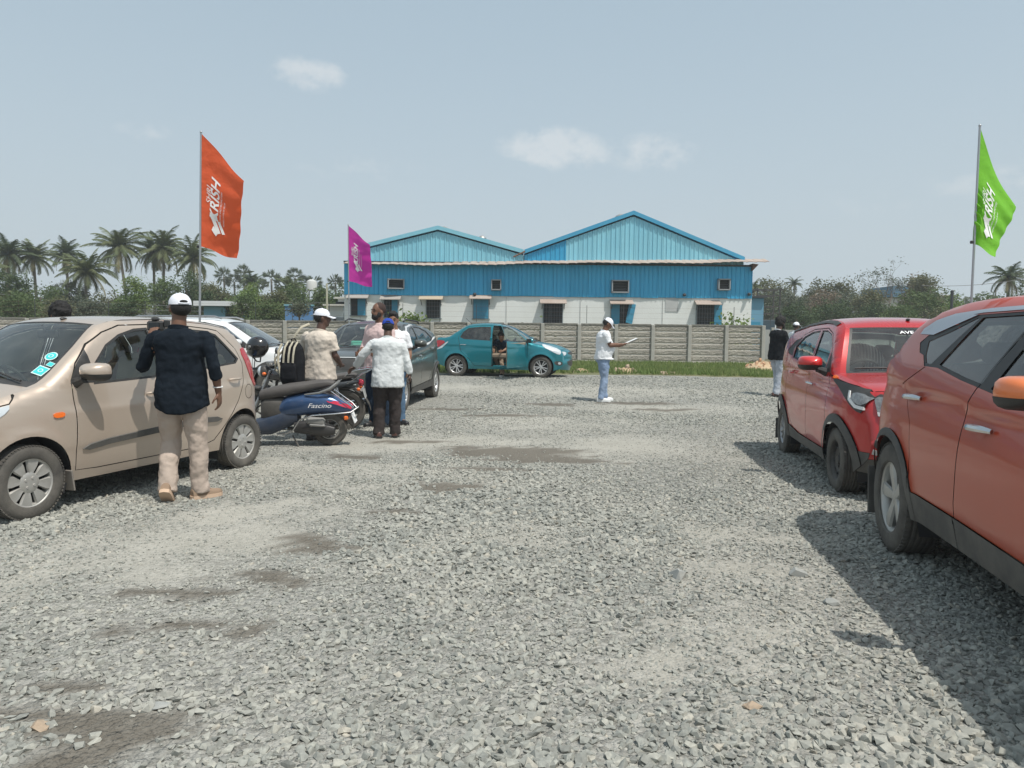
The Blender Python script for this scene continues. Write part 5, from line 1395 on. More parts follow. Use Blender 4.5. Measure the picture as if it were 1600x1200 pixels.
# ---------- white SUV behind the motorbikes
def white_suv():
    body = paint('white_paint', (.78, .79, .78), .0, .30, .10, 1.4)
    X = .86; wb = 2.61; RA = X + wb
    def S(*p): return [(X + a, b) for a, b in p]
    fwin = S((.62, 1.12), (.74, 1.24), (1.08, 1.46), (1.40, 1.515), (1.38, 1.30), (1.35, 1.13))
    rwin = S((1.45, 1.13), (1.48, 1.30), (1.50, 1.52), (2.0, 1.52), (2.35, 1.48), (2.50, 1.30), (2.45, 1.17))
    trim = S((.40, 1.05), (.55, 1.16), (.98, 1.47), (1.40, 1.56), (2.1, 1.565), (2.6, 1.50), (2.85, 1.36), (2.75, 1.19), (2.4, 1.13), (1.3, 1.09))
    md = band(S((1.36, .36), (1.38, 1.08)), .009); fd = band(S((.40, .34), (.40, 1.05)), .009)
    def lip(ax): return arc(ax, .345, .475, 205, -25, 26) + arc(ax, .345, .28, -25, 205, 18)
    s = Car(L=4.315, wb=wb, fo=X, wr=.345, rim=.225, ra=.405, tw=.215, track=.78, hwf=1.02, zmax=.82, tuck=.07, shoulder=.05, tum=.30, tumc=.15, flare=.024,
            plan=[(0, .64), (.10, .72), (.3, .85), (.8, .895), (1.5, .895), (3.4, .90), (3.9, .85), (4.2, .75), (4.315, .65)],
            belt=[(0, .95), (X - .1, 1.03), (X + .4, 1.07), (X + 1.4, 1.10), (X + 2.5, 1.15), (4.315, 1.18)],
            creases=[(X + .3, .92, RA + .3, .98, -.018, .012)], rad_u=[0, .5, 1.0, 1.6, 2.4, 3.6, 4.315], rad_r=[.08, .10, .07, .09, .11, .10, .07], radk=.85, ribk=3.0,
            sill_u=[0, .5, X + .3, RA - .4, 4.315], sill_z=[.25, .24, .27, .28, .36],
            profile=[(.08, .24, .26, .26), (.0, .45, .16, .45), (.0, .70, .15, .70), (.05, .92, .19, .90), (.14, 1.0, .27, .98), (.5, 1.06, .58, 1.03), (.95, 1.10, 1.04, 1.07),
                     (1.30, 1.30, 1.38, 1.27), (1.75, 1.55, 1.80, 1.52), (2.1, 1.64, 2.1, 1.60), (2.7, 1.66, 2.7, 1.62), (3.4, 1.65, 3.38, 1.61), (3.9, 1.60, 3.84, 1.56),
                     (4.1, 1.34, 4.0, 1.34), (4.22, 1.08, 4.13, 1.08), (4.29, .85, 4.18, .85), (4.315, .60, 4.2, .60), (4.26, .36, 4.14, .36)],
            patches=[('windscreen', GLASS_CLEAR, 6.1, 8.1, 0, .90, -.004), ('windscreen_border', BLACK, 5.95, 8.2, 0, .95, -.002), ('rear_screen', GLASS_DARK, 12.1, 13.5, 0, .85, -.004), ('sunroof', mat('roof_glass', (.02, .02, .022), .1, coat=1.0), 9.0, 11.5, 0, .55, .004),
                     ('grille', BLACK, 1.6, 3.2, 0, .8, -.006), ('bumper', None, 0, 4.0, 0, 1, 0), ('bonnet', None, 4.0, 5.95, 0, 1, 0), ('roof', None, 8.2, 12.1, 0, 1, 0)],
            panels=[('front_window', GLASS_CLEAR, fwin, -.010), ('rear_window', GLASS_DARK, rwin, -.010), ('window_frame', BLACK, trim, -.003),
                    ('panel_gap', SEAM, md, -.010), ('panel_gap', SEAM, fd, -.010), ('wheel_arch_trim', BLACK, lip(X), .012), ('wheel_arch_trim', BLACK, lip(RA), .012),
                    ('sill_cladding', TRIM, [(X + .3, .1), (X + .3, .38), (RA - .3, .40), (RA - .3, .1)], .010)],
            open_side=0, cowl_u=1.15, p_header=8.0, mirror=(X + .62, 1.09), mirror_mat=body, bodym=body)
    root = empty('suv')
    tag(root, 'white SUV with dark sunroof and silver roof rails behind the motorbikes', 'car', 'cars parked in the gravel yard')
    for sd in (1, -1): s.build_side(root, sd, body)
    s.build_wrap(root, body)
    finish_car(s, root, body, wheel_style=('alloy5', 'alloy5'))
    for sd in (1, -1):
        handle(s, root, sd, X + 1.2, .93, body, .18); handle(s, root, sd, X + 2.25, .96, body, .18)
        r_ = MB(); r_.tube([(-1.95, sd * .60, 1.63), (-2.1, sd * .59, 1.675), (-3.6, sd * .575, 1.665), (-3.75, sd * .57, 1.61)], .018, 8); r_.obj('roof_rail', STEEL, root)
        s.decal('headlight', CLEAR_LENS, rounded([(.20, .82), (.20, .95), (.55, 1.0), (.62, .98), (.45, .88)], 1), .008, root, 'side', sd)
        side_strip(s, root, 'chrome_strip', CHROME, [(X + .60, 1.185), (X + 1.02, 1.475)], .022, .006, sd)
    wiper(s, root, 6, -.05, -.60); wiper(s, root, 6, .60, .10)
    place_car(root, s, (-4.62, 14.35), (-7.23, 14.35), -1)
    return root
white = white_suv()
# ------------------------------------------------------------------ warehouse
BY = 42.0
def bx(px): return (px - 800) / FPX * BY
def bzz(px, py): return at(px, py, BY).z
def sheet_mat(name, c, c2, rust=.35, lines=True):
    return mat(name, c, .42, .25, var=(.55, rust, c2), bump=(3, .01))
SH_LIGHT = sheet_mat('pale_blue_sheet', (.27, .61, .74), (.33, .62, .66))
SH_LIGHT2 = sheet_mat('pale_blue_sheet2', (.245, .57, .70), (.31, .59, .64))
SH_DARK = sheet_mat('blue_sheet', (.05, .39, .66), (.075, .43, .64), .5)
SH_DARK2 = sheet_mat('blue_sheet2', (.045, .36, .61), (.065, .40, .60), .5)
RIDGE = mat('ridge_flashing', (.06, .34, .55), .45, .2, var=(.8, .5, (.11, .40, .56)))
WHITEWALL = mat('whitewashed_wall', (.76, .78, .755), .9, var=(.45, .45, (.60, .62, .58)), bump=(14, .01))
CANOPY = mat('canopy_sheet', (.37, .29, .24), .7, var=(.9, .8, (.45, .39, .34)))
DARKIN = mat('dark_opening', (.012, .015, .018), .6)
SHUTTER = mat('blue_shutter', (.03, .22, .36), .5, var=(2, .6, (.06, .26, .36)))
FRAME_W = mat('window_frame_grey', (.20, .24, .25), .6)
wh = empty('warehouse', (0, BY, 0))
tag(wh, 'long warehouse with white base, blue sheet walls and two pale blue gables', 'building')
Z0 = .1
XL, XR = bx(538), bx(1171)
zb = 3.62; ze = 5.50
b = MB(); b.box(((XL + XR) / 2, 14.15, (Z0 - .4 + zb) / 2), (XR - XL, 28.3, zb - Z0 + .4)); b.obj('masonry_wall', WHITEWALL, wh, smooth=False)
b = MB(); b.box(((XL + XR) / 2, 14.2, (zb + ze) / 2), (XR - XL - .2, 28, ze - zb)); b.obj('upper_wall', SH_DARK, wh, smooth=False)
def rib_sheet(name, x0, x1, z0f, z1f, y, m, pitch=.20, dep=.035):
    """one corrugated wall sheet with trapezoid ribs; z0f/z1f give the lower and upper edge"""
    xs_ = []; x = x0
    k = max(1, int(round((x1 - x0) / pitch))); p = (x1 - x0) / k
    for i in range(k):
        a = x0 + i * p; xs_ += [(a, 0), (a + p * .62, 0), (a + p * .72, -dep), (a + p * .88, -dep), (a + p * .98, 0)]
    xs_.append((x1, 0))
    v = []
    for (x, d) in xs_: v += [(x, y + d, z0f(x)), (x, y + d, z1f(x))]
    n = len(xs_)
    mb = MB(); mb.add(v, [(2 * i, 2 * i + 2, 2 * i + 3, 2 * i + 1) for i in range(n - 1)])
    return mb.obj(name, m, wh, smooth=False, fix=True)
x = XL; k = 0
while x < XR - .05:
    x1 = min(x + .98, XR); jit = random.uniform(-.025, .025) - (.16 if 3 < k < 5 else 0) * 0
    zlo = zb + jit - (0.0 if x > bx(895) or x < bx(850) else -.0)
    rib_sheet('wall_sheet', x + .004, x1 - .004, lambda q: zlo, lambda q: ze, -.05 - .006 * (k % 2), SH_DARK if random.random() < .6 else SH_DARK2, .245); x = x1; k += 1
# gables: light blue sheets set back a little
g1 = [(bx(560), 5.93 - .25), (bx(683), 7.30), (bx(816), 6.02)]
g2 = [(bx(817), 6.02), (bx(985), 8.24), (bx(1158), 5.74)]
for gi, g in enumerate((g1, g2)):
    xs_ = [p[0] for p in g]; zs_ = [p[1] for p in g]
    if gi == 0: xs_[0] = bx(545); zs_[0] = 6.02
    x = xs_[0]
    while x < xs_[2] - .05:
        x1 = min(x + .78, xs_[2])
        f1 = lambda q, a=xs_, c=zs_: max(float(np.interp(q, a, c)) - .10, 5.5)
        light = SH_LIGHT if (gi == 0 or x > bx(870)) else SH_DARK2
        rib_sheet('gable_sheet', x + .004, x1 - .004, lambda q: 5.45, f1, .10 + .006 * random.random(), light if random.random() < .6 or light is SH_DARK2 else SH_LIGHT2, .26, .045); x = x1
    for i in (0, 1):       # verge flashing and the roof slope behind it
        x0_, z0_, x1_, z1_ = xs_[i], zs_[i], xs_[i + 1], zs_[i + 1]
        if i == 0: x0_ += 0
        b = MB(); dz = .20
        b.add([(x0_, -.06, z0_ - .02), (x1_, -.06, z1_ - .02), (x1_, -.06, z1_ + dz), (x0_, -.06, z0_ + dz), (x0_, .22, z0_ - .02), (x1_, .22, z1_ - .02), (x1_, .22, z1_ + dz), (x0_, .22, z0_ + dz)],
              [(0, 1, 2, 3), (4, 7, 6, 5), (3, 2, 6, 7), (0, 4, 5, 1), (0, 3, 7, 4), (1, 5, 6, 2)])
        b.obj('verge_flashing', RIDGE if gi else SH_LIGHT2, wh, smooth=False)
        b = MB(); b.add([(x0_, .23, z0_ + .12), (x1_, .23, z1_ + .12), (x1_, 28, z1_ + .12), (x0_, 28, z0_ + .12), (x0_, .23, z0_ + .04), (x1_, .23, z1_ + .04), (x1_, 28, z1_ + .04), (x0_, 28, z0_ + .04)],
                        [(0, 1, 2, 3), (4, 7, 6, 5), (0, 4, 5, 1), (2, 6, 7, 3), (0, 3, 7, 4), (1, 5, 6, 2)])
        b.obj('roof', SH_DARK, wh, smooth=False)
# lean-to canopy strip
v = []; n = 190
cx0, cx1 = bx(541), bx(1190)
for i in range(n + 1):
    x = cx0 + (cx1 - cx0) * i / n; w = .030 * math.sin(i * math.pi * .5 * 1.0) * (1 if i % 2 else 0) + .022 * ((i % 4) - 1.5)
    sag = .03 * math.sin(x * .5) + .02 * math.sin(x * 1.7)
    base = 5.50 + .26 * np.clip((x - 0) / 14, -.4, 1)
    v += [(x, -.74 + .02 * math.sin(x * 3), base - .14 + sag + w * .6), (x, .12, base + .10 + sag * .3 + w * .6)]
mb = MB(); mb.add(v, [(2 * i, 2 * i + 2, 2 * i + 3, 2 * i + 1) for i in range(n)])
mb.add([(p[0], p[1], p[2] - .02) for p in v], [(2 * i, 2 * i + 1, 2 * i + 3, 2 * i + 2) for i in range(n)])
mb.obj('canopy', CANOPY, wh, smooth=False, fix=False)
b = MB(); b.add([(XR - .1, -.35, 5.15), (XR + .22, -.35, 5.50), (XR - .1, -.35, 5.55), (XR - .1, .3, 5.15), (XR + .22, .3, 5.50), (XR - .1, .3, 5.55)], [(0, 1, 2), (3, 5, 4), (0, 3, 4, 1), (1, 4, 5, 2), (0, 2, 5, 3)])
b.obj('canopy_end', mat('rusty_steel', (.16, .09, .06), .8), wh, smooth=False)
# dark soffit board under the canopy
b = MB(); b.box(((XL + XR) / 2, -.10, 5.44), (XR - XL, .12, .09)); b.obj('soffit_beam', mat('dark_steel', (.05, .055, .06), .6), wh, smooth=False)
def shutter(parent, x0, x1, z0, z1, swing=0.0, m=None, hinge='l', tilt=0.0):
    w = x1 - x0
    e = empty('shutter', ((x0 if hinge == 'l' else x1), -.045, (z0 + z1) / 2), 0, parent)
    e.rotation_euler = (0, R(tilt), -R(swing) if hinge == 'l' else R(swing))
    s_ = 1 if hinge == 'l' else -1
    b = MB(); b.box((s_ * w / 2, -.02, 0), (w, .04, z1 - z0), None, .006)
    b.obj('shutter_leaf', m or SHUTTER, e, smooth=False)
    for zz_ in (-.33, 0, .33):
        c = MB(); c.box((s_ * w / 2, -.045, zz_ * (z1 - z0)), (w - .06, .018, .05)); c.obj('batten', m or SHUTTER, e, smooth=False)
def window(px0, px1, py0, py1, grille=True, shut=(), awn=None, awn_m=None):
    xm = (px0 + px1) / 2
    x0, x1 = bx(px0), bx(px1); z1, z0 = bzz(xm, py0), bzz(xm, py1)
    e = empty('window', (0, 0, 0), 0, wh)
    b = MB(); b.box(((x0 + x1) / 2, -.015, (z0 + z1) / 2), (x1 - x0, .03, z1 - z0)); b.obj('opening', DARKIN, e, smooth=False)
    b = MB(); t = .045
    b.box(((x0 + x1) / 2, -.03, z1 + t / 2), (x1 - x0 + 2 * t, .07, t)); b.box(((x0 + x1) / 2, -.04, z0 - t / 2), (x1 - x0 + 4 * t, .12, t))
    b.box((x0 - t / 2, -.03, (z0 + z1) / 2), (t, .07, z1 - z0)); b.box((x1 + t / 2, -.03, (z0 + z1) / 2), (t, .07, z1 - z0))
    b.obj('frame', FRAME_W, e, smooth=False)
    if grille:
        g = MB(); k = max(3, int((x1 - x0) / .14))
        for i in range(1, k): g.box((x0 + (x1 - x0) * i / k, -.05, (z0 + z1) / 2), (.014, .014, z1 - z0 - .01))
        for i in range(1, 5): g.box(((x0 + x1) / 2, -.062, z0 + (z1 - z0) * i / 5), (x1 - x0 - .01, .010, .012))
        g.obj('grille', mat('grille_steel', (.12, .14, .15), .6), e, smooth=False)
    for (a, c, sw, hg, tl) in shut: shutter(e, bx(a), bx(c), z0 + .01, z1 - .01, sw, None, hg, tl)
    if awn:
        a0, a1, ay = awn; za = bzz(xm, ay)
        b = MB(); xa, xb = bx(a0), bx(a1)
        b.add([(xa, -.52, za - .10), (xb, -.52, za - .10), (xb, 0, za + .14), (xa, 0, za + .14), (xa, -.52, za - .14), (xb, -.52, za - .14), (xb, 0, za + .10), (xa, 0, za + .10)],
              [(0, 1, 2, 3), (4, 7, 6, 5), (0, 4, 5, 1), (1, 5, 6, 2), (2, 6, 7, 3), (3, 7, 4, 0)])
        b.obj('awning', awn_m or CANOPY, e, smooth=False)
        for q in (xa + .12, xb - .12):
            c = MB(); c.tube([(q, -.48, za - .13), (q, -.02, za - .42)], .02, 6); c.obj('awning_bracket', mat('dark_steel'), e)
    return e
GREYAWN = mat('grey_awning', (.36, .33, .30), .8)
window(549, 571, 464, 493, False, ((559, 571, 0, 'r', 0),), (543, 577, 463), GREYAWN)
window(600, 621, 466, 496, True, ((612, 621, 0, 'r', 0),), (595, 627, 465), GREYAWN)
window(666, 687, 467, 497, True, (), (655, 692, 465), mat('tan_awning', (.46, .38, .28), .8))
window(739, 762, 467, 498, False, ((739, 750.4, 0, 'l', 0), (750.6, 762, 0, 'r', 0)), (733, 767, 464))
window(848, 877, 474, 505, True, (), (842, 883, 471))
window(953, 984, 475, 507, True, ((953, 966, 0, 'l', 0), (976, 988, 25, 'r', 12)), (950, 986, 472))
window(1086, 1124, 476, 509, True, ((1113, 1125, 0, 'l', 0),), (1082, 1121, 473))
def vent(px0, px1, py0, py1, tilt=0):
    xm = (px0 + px1) / 2; x0, x1 = bx(px0), bx(px1); z1, z0 = bzz(xm, py0), bzz(xm, py1)
    e = empty('ventilator', ((x0 + x1) / 2, -.10, (z0 + z1) / 2), 0, wh); w, h = x1 - x0, z1 - z0; t = .06
    e.rotation_euler = (0, 0, R(tilt))
    b = MB()
    for (c, s_) in (((0, -.1, h / 2), (w + t, .36, t)), ((0, -.1, -h / 2), (w + t, .36, t)), ((-w / 2, -.1, 0), (t, .36, h)), ((w / 2, -.1, 0), (t, .36, h))): b.box(c, s_)
    b.obj('vent_housing', mat('vent_grey', (.30, .32, .33), .6), e, smooth=False)
    b = MB(); b.box((0, -.02, 0), (w - t - .004, .12, h - t - .004)); b.obj('vent_opening', DARKIN, e, smooth=False)
    for i in range(1, 4):
        c = MB(); c.box((0, -.12, -h / 2 + h * i / 4), (w - t, .015, .05), Matrix.Rotation(.6, 3, 'X')); c.obj('louvre', mat('dark_steel'), e, smooth=False)
vent(606, 630, 437, 451, 16); vent(767, 781, 438, 453); vent(953, 978, 439, 457); vent(1117, 1134, 437, 453)
# patched square in the wall, small lamps
b = MB(); b.box((bx(1047), -.012, bzz(1047, 473)), (bx(1057) - bx(1037), .03, 1.0)); b.obj('cement_patch', mat('cement', (.50, .51, .50), .9, var=(2, .6, (.40, .41, .40))), wh, smooth=False)
for px, py in ((1065, 461), (1165, 460), (741, 460)):
    b = MB(); b.ball((bx(px), -.22, bzz(px, py)), (.10, .16, .09), 10, 6); b.tube([(bx(px), -.05, bzz(px, py) + .05), (bx(px), -.2, bzz(px, py) + .05)], .03, 6); b.obj('wall_lamp', mat('dark_steel'), wh)
for x in (bx(560) + .1, bx(790), bx(905), bx(1033)):
    b = MB(); b.tube([(x, -.03, .2), (x, -.03, zb - .05)], .012, 5); b.obj('wall_conduit', mat('cement'), wh)
# turbine ventilators on the ridges
for px, py, r in ((684, 362, .38), (748, 377, .26), (978, 341, .40)):
    e = empty('roof_ventilator', (bx(px), 3.0, bzz(px, py) + .34), 0, wh)
    b = MB(); b.lathe([(r * .55, -.5), (r * .55, -.1), (r * .95, .0), (r, .12), (r * .85, .26), (r * .4, .36), (.01, .38)], 16); b.obj('turbine', mat('galvanised', (.42, .40, .37), .5, .6), e)
    b = MB()
    for k in range(14):
        a = k / 14 * 6.283; b.box((r * .98 * math.cos(a), r * .98 * math.sin(a), .10), (.02, .05, .22), Matrix.Rotation(a, 3, 'Z'))
    b.obj('turbine_fin', mat('galvanised'), e, smooth=False)
# gutter pipe at the valley
b = MB(); b.tube([(bx(800), -.18, bzz(800, 402)), (bx(818), -.12, bzz(818, 393))], .05, 6); b.obj('gutter_pipe', mat('rusty_steel'), wh)
# barrel and blue cabin at the right end
bc = empty('side_cabin', (XR + .05, BY + 1, 0)); tag(bc, 'narrow blue sheet cabin against the right end of the warehouse', 'cabin')
b = MB(); b.box((.5, 1.5, 1.9), (.95, 3, 3.6)); b.obj('cabin_wall', mat('pale_blue_cabin', (.13, .30, .42), .6), bc, smooth=False)
b = MB(); b.box((.5, 1.4, 3.76), (1.2, 3.3, .08)); b.obj('cabin_roof', mat('dark_steel'), bc, smooth=False)
b = MB(); b.box((.5, -.03, 1.4), (.6, .05, 1.9)); b.obj('cabin_door', SHUTTER, bc, smooth=False)

# ------------------------------------------------------------------ precast compound wall
WY = 36.0
PANEL = mat('precast_panel', (.40, .375, .32), .95, var=(1.1, .75, (.27, .25, .22)), bump=(16, .035, 6))
POSTM = mat('precast_post', (.43, .42, .38), .95, var=(2.0, .6, (.30, .29, .26)), bump=(25, .01))
WALLTOP = mat('weathered_coping', (.24, .23, .20), .95, var=(1.5, .8, (.12, .12, .11)), bump=(14, .03))
cw = empty('compound_wall', (0, WY, 0))
tag(cw, 'weathered precast concrete panel wall with posts between yard and warehouse', 'wall')
def wx(px): return (px - 800) / FPX * WY
px_posts = [904 + 57.3 * i for i in range(-17, 6)]
zg = .10; rows = 6; ph = .283
def panel_mesh(w, i):
    g = np.random.default_rng(i); nx_, nz_ = 16, 5
    v = []; 
    for a in range(nz_ + 1):
        for c in range(nx_ + 1):
            edge = a in (0, nz_) or c in (0, nx_)
            v.append((w * c / nx_, 0 if edge else -.012 - .022 * g.random(), (ph - .014) * a / nz_))
    f = [(a * (nx_ + 1) + c, a * (nx_ + 1) + c + 1, (a + 1) * (nx_ + 1) + c + 1, (a + 1) * (nx_ + 1) + c) for a in range(nz_) for c in range(nx_)]
    k = len(v); v += [(0, .05, 0), (w, .05, 0), (w, .05, ph - .014), (0, .05, ph - .014)]
    f += [(k, k + 3, k + 2, k + 1), (0, k, k + 1, nx_), (nz_ * (nx_ + 1), nz_ * (nx_ + 1) + nx_, k + 2, k + 3)]
    mb = MB(); mb.add(v, f); me = mb.mesh('panel', False); me.materials.append(PANEL); return me
pw = wx(957.3) - wx(900) - .17
pms = [panel_mesh(pw, i) for i in range(6)]
posts = [wx(p) for p in px_posts]
pm = MB(); pm.box((0, 0, .95), (.17, .17, 2.05), None, .015); pmesh = pm.mesh('post', False); pmesh.materials.append(POSTM)
for i, x in enumerate(posts):
    o = put('post', pmesh, None, cw, (x, -.02, zg - .06 + random.uniform(-.02, .02)))
    if i < len(posts) - 1:
        for r_ in range(rows + 1):
            o = put('panel', pms[random.randrange(6)], None, cw, (x + .085, random.uniform(-.008, .008), zg - .12 + r_ * ph))
        b = MB(); b.box((x + pw / 2 + .085, .02, zg - .12 + (rows + 1) * ph + .03), (pw, .12, .09), None, .01); b.obj('coping', WALLTOP, cw, smooth=False)
    # steel angle for barbed wire every other post
    if i % 4 != 3:
        b = MB(); zt = zg + 1.95
        b.box((x + .35, .03, zt + .42), (.022, .022, .86)); b.obj('wire_post', mat('dark_steel'), cw, smooth=False)
b = MB()
for h in (.25, .5, .75):
    b.tube([(posts[0] + .35, .03, zg + 1.95 + h), (posts[-1] + .35, .03, zg + 1.95 + h)], .0022, 4)
o = b.obj('barbed_wire', mat('rusty_steel'), cw); o['kind'] = 'stuff'
# wall running further away on the right behind the man in the jacket
cw2 = empty('boundary_wall', (posts[-1] + .6, 43.0, 0)); tag(cw2, 'grey slab wall beyond the end of the compound wall on the right side', 'wall')
for i in range(9):
    o = put('panel', None, None, cw2); 
    b = MB(); b.box((i * 2.3 + 1.1, 0, 1.05), (2.1, .08, 1.7), None, .01); COL.objects.unlink(o); bpy.data.objects.remove(o)
    b.obj('panel', mat('slab_grey', (.36, .37, .36), .95, var=(1, .7, (.26, .27, .26))), cw2, smooth=False)
    b = MB(); b.box((i * 2.3, -.03, 1.05), (.18, .16, 1.95), None, .01); b.obj('post', POSTM, cw2, smooth=False)

# ------------------------------------------------------------------ background walls, sheds, mast and frames
def block(name, px0, px1, py0, py1, Y, depth, m, label, cat, extra=None):
    a = at(px0, py0, Y); c = at(px1, py1, Y)
    e = empty(name, (a.x, Y, 0)); tag(e, label, cat)
    w = c.x - a.x; zt = a.z
    b = MB(); b.box((w / 2, depth / 2, zt / 2), (w, depth, zt), None, .02); b.obj('wall', m, e, smooth=False)
    if extra: extra(e, w, zt)
    return e
BLUEW = mat('blue_painted_wall', (.10, .24, .46), .8, var=(.6, .6, (.16, .28, .44)))
BLUEW2 = mat('teal_painted_wall', (.17, .38, .46), .8, var=(.6, .5, (.22, .40, .44)))
CREAM = mat('cream_wall', (.62, .60, .54), .9, var=(.5, .5, (.45, .43, .38)))
def roofx(m, over=.3, h=.12):
    def f(e, w, zt):
        b = MB(); b.box((w / 2, 1.5, zt + h / 2), (w + 2 * over, 4.2, h)); b.obj('roof', m, e, smooth=False)
    return f
def wins(n, z=.6, m=DARKIN):
    def f(e, w, zt):
        for i in range(n):
            b = MB(); b.box((w * (i + .5) / n, -.02, zt * z), (.7, .06, .35)); b.obj('window', m, e, smooth=False)
            b = MB(); b.box((w * (i + .5) / n, -.05, zt * z - .2), (.9, .1, .05)); b.obj('sill', CREAM, e, smooth=False)
        b = MB(); b.box((w / 2, 1, zt + .05), (w + .2, 3, .1)); b.obj('roof', CREAM, e, smooth=False)
    return f
block('shed', 318, 352, 478, 497, 55, 6, BLUEW2, 'pale blue shed wall behind the white SUV with a white roof edge', 'shed', roofx(mat('white_roof', (.7, .71, .70), .6), .5, .35))
block('painted_wall', 445, 488, 478, 510, 50, .3, BLUEW, 'bright blue painted wall behind the small round tree', 'wall', lambda e, w, zt: (lambda b: (b.box((w / 2, .15, zt + .06), (w + .1, .42, .12)), b.obj('coping', BLUEW2, e, smooth=False)))(MB()))
block('house', 510, 537, 478, 510, 46, 5, mat('white_house', (.70, .72, .71), .85), 'small flat white house at the left end of the warehouse', 'house', wins(2, .72, mat('grey_vent', (.30, .32, .33), .7)))
block('house_upper', 528, 539, 467, 480, 46.4, 4, mat('white_house'), 'white roof room above the small white house', 'house', wins(1, .9))
block('shed', 130, 240, 484, 492, 80, 8, mat('white_roof'), 'long low white roofed shed glimpsed under the palms', 'shed', roofx(mat('white_roof'), .5, .3))
block('house', 1396, 1425, 458, 490, 95, 8, CREAM, 'cream house with a blue upper storey among the trees', 'house', lambda e, w, zt: (lambda b: (b.box((w / 2, 3.9, zt + .2), (w + .6, 8.6, 1.4)), b.obj('upper_storey', mat('slate_blue', (.09, .20, .30), .7), e, smooth=False)))(MB()))
block('house', 1462, 1492, 462, 495, 90, 8, mat('grey_house', (.36, .37, .38), .8), 'grey concrete house half hidden by bushes beside the green flag', 'house', wins(2, .85))
# white water tank on a stand
p = at(487, 445, 110); e = empty('water_tank', (p.x, 110, 0)); tag(e, 'white round water tank above the trees', 'water tank')
b = MB(); b.lathe([(.01, .8), (.3, .77), (.68, .55), (.76, .36), (.76, -.75), (.01, -.75)], 20, 'z', (0, 0, p.z)); b.obj('tank', mat('white_tank', (.55, .55, .53), .7), e)
b = MB()
for dx in (-.5, .5):
    for dy in (-.5, .5): b.box((dx, dy, (p.z - .75) / 2), (.16, .16, p.z - .75))
b.obj('stand', mat('cement'), e, smooth=False)
# galvanised lamp mast behind the wall at left of the warehouse
p0, p1 = at(511, 512, 44), at(511, 443, 44); e = empty('mast', (p0.x, 44, 0)); tag(e, 'thin pale pole standing in front of the trees beside the white house', 'pole')
b = MB(); b.tube([(0, 0, 0), (0, 0, p1.z)], .06, 8); b.obj('pole', mat('pale_pole', (.5, .48, .36), .7), e)
# steel pipe rack
e = empty('pipe_rack', (at(1178, 500, 44.5).x + .2, 44.6, 0)); tag(e, 'rusty steel frame tower with rungs behind the wall corner', 'steel frame')
rs = mat('frame_steel', (.07, .065, .06), .8); W_ = 1.35
for dx in (0, W_):
    for dy in (0, 1.1):
        b = MB(); b.box((dx, dy, 2.2), (.07, .07, 4.4)); b.obj('upright', rs, e, smooth=False)
for z in (4.3, 3.95, 3.3, 2.9, 2.3, 1.5):
    for dy in (0, 1.1):
        b = MB(); b.box((W_ / 2 - .05, dy - .05, z), (W_ + .5 * (z > 4.2), .05, .06)); b.obj('cross_bar', rs, e, smooth=False)
b = MB(); b.tube([(W_ + .05, -.05, 2.9), (W_ + .75, -.05, .6)], .035, 6); b.obj('brace', rs, e)
b = MB(); b.box((.65, -.12, 2.15), (.75, .2, .70), None, .02); b.obj('switch_box', mat('box_blue', (.05, .08, .10), .6), e, smooth=False)
for dx in (.24, 1.06):
    b = MB(); b.box((dx, -.16, 2.15), (.06, .12, .62)); b.obj('insulator', WHITE_PAPER, e, smooth=False)
# black post, wires
p1 = at(1488, 455, 40); e = empty('utility_post', (p1.x, 40, 0)); tag(e, 'short black post rising between the bushes left of the green flag', 'post')
b = MB(); b.tube([(0, 0, 0), (0, 0, p1.z)], .075, 8); b.obj('pole', mat('dark_steel'), e)
b = MB(); b.ball((0, 0, p1.z), (.09, .09, .07), 8, 6); b.obj('cap', mat('dark_steel'), e)
def wire(a, c, sag, label):
    pts = [Vector(a).lerp(Vector(c), t) - Vector((0, 0, sag * 4 * t * (1 - t))) for t in np.linspace(0, 1, 16)]
    b = MB(); b.tube(pts, .018, 4); o = b.obj('power_line', mat('wire_grey', (.16, .16, .16), .7)); tag(o, label, 'power line')
wire(at(1440, 446, 60), at(1650, 425, 60), .4, 'thin power line crossing the sky behind the green flag')
wire(at(-60, 452, 58), at(545, 470, 58), .8, 'upper power line in front of the coconut palms')
wire(at(-60, 458, 58), at(545, 476, 58), .9, 'lower power line in front of the coconut palms')
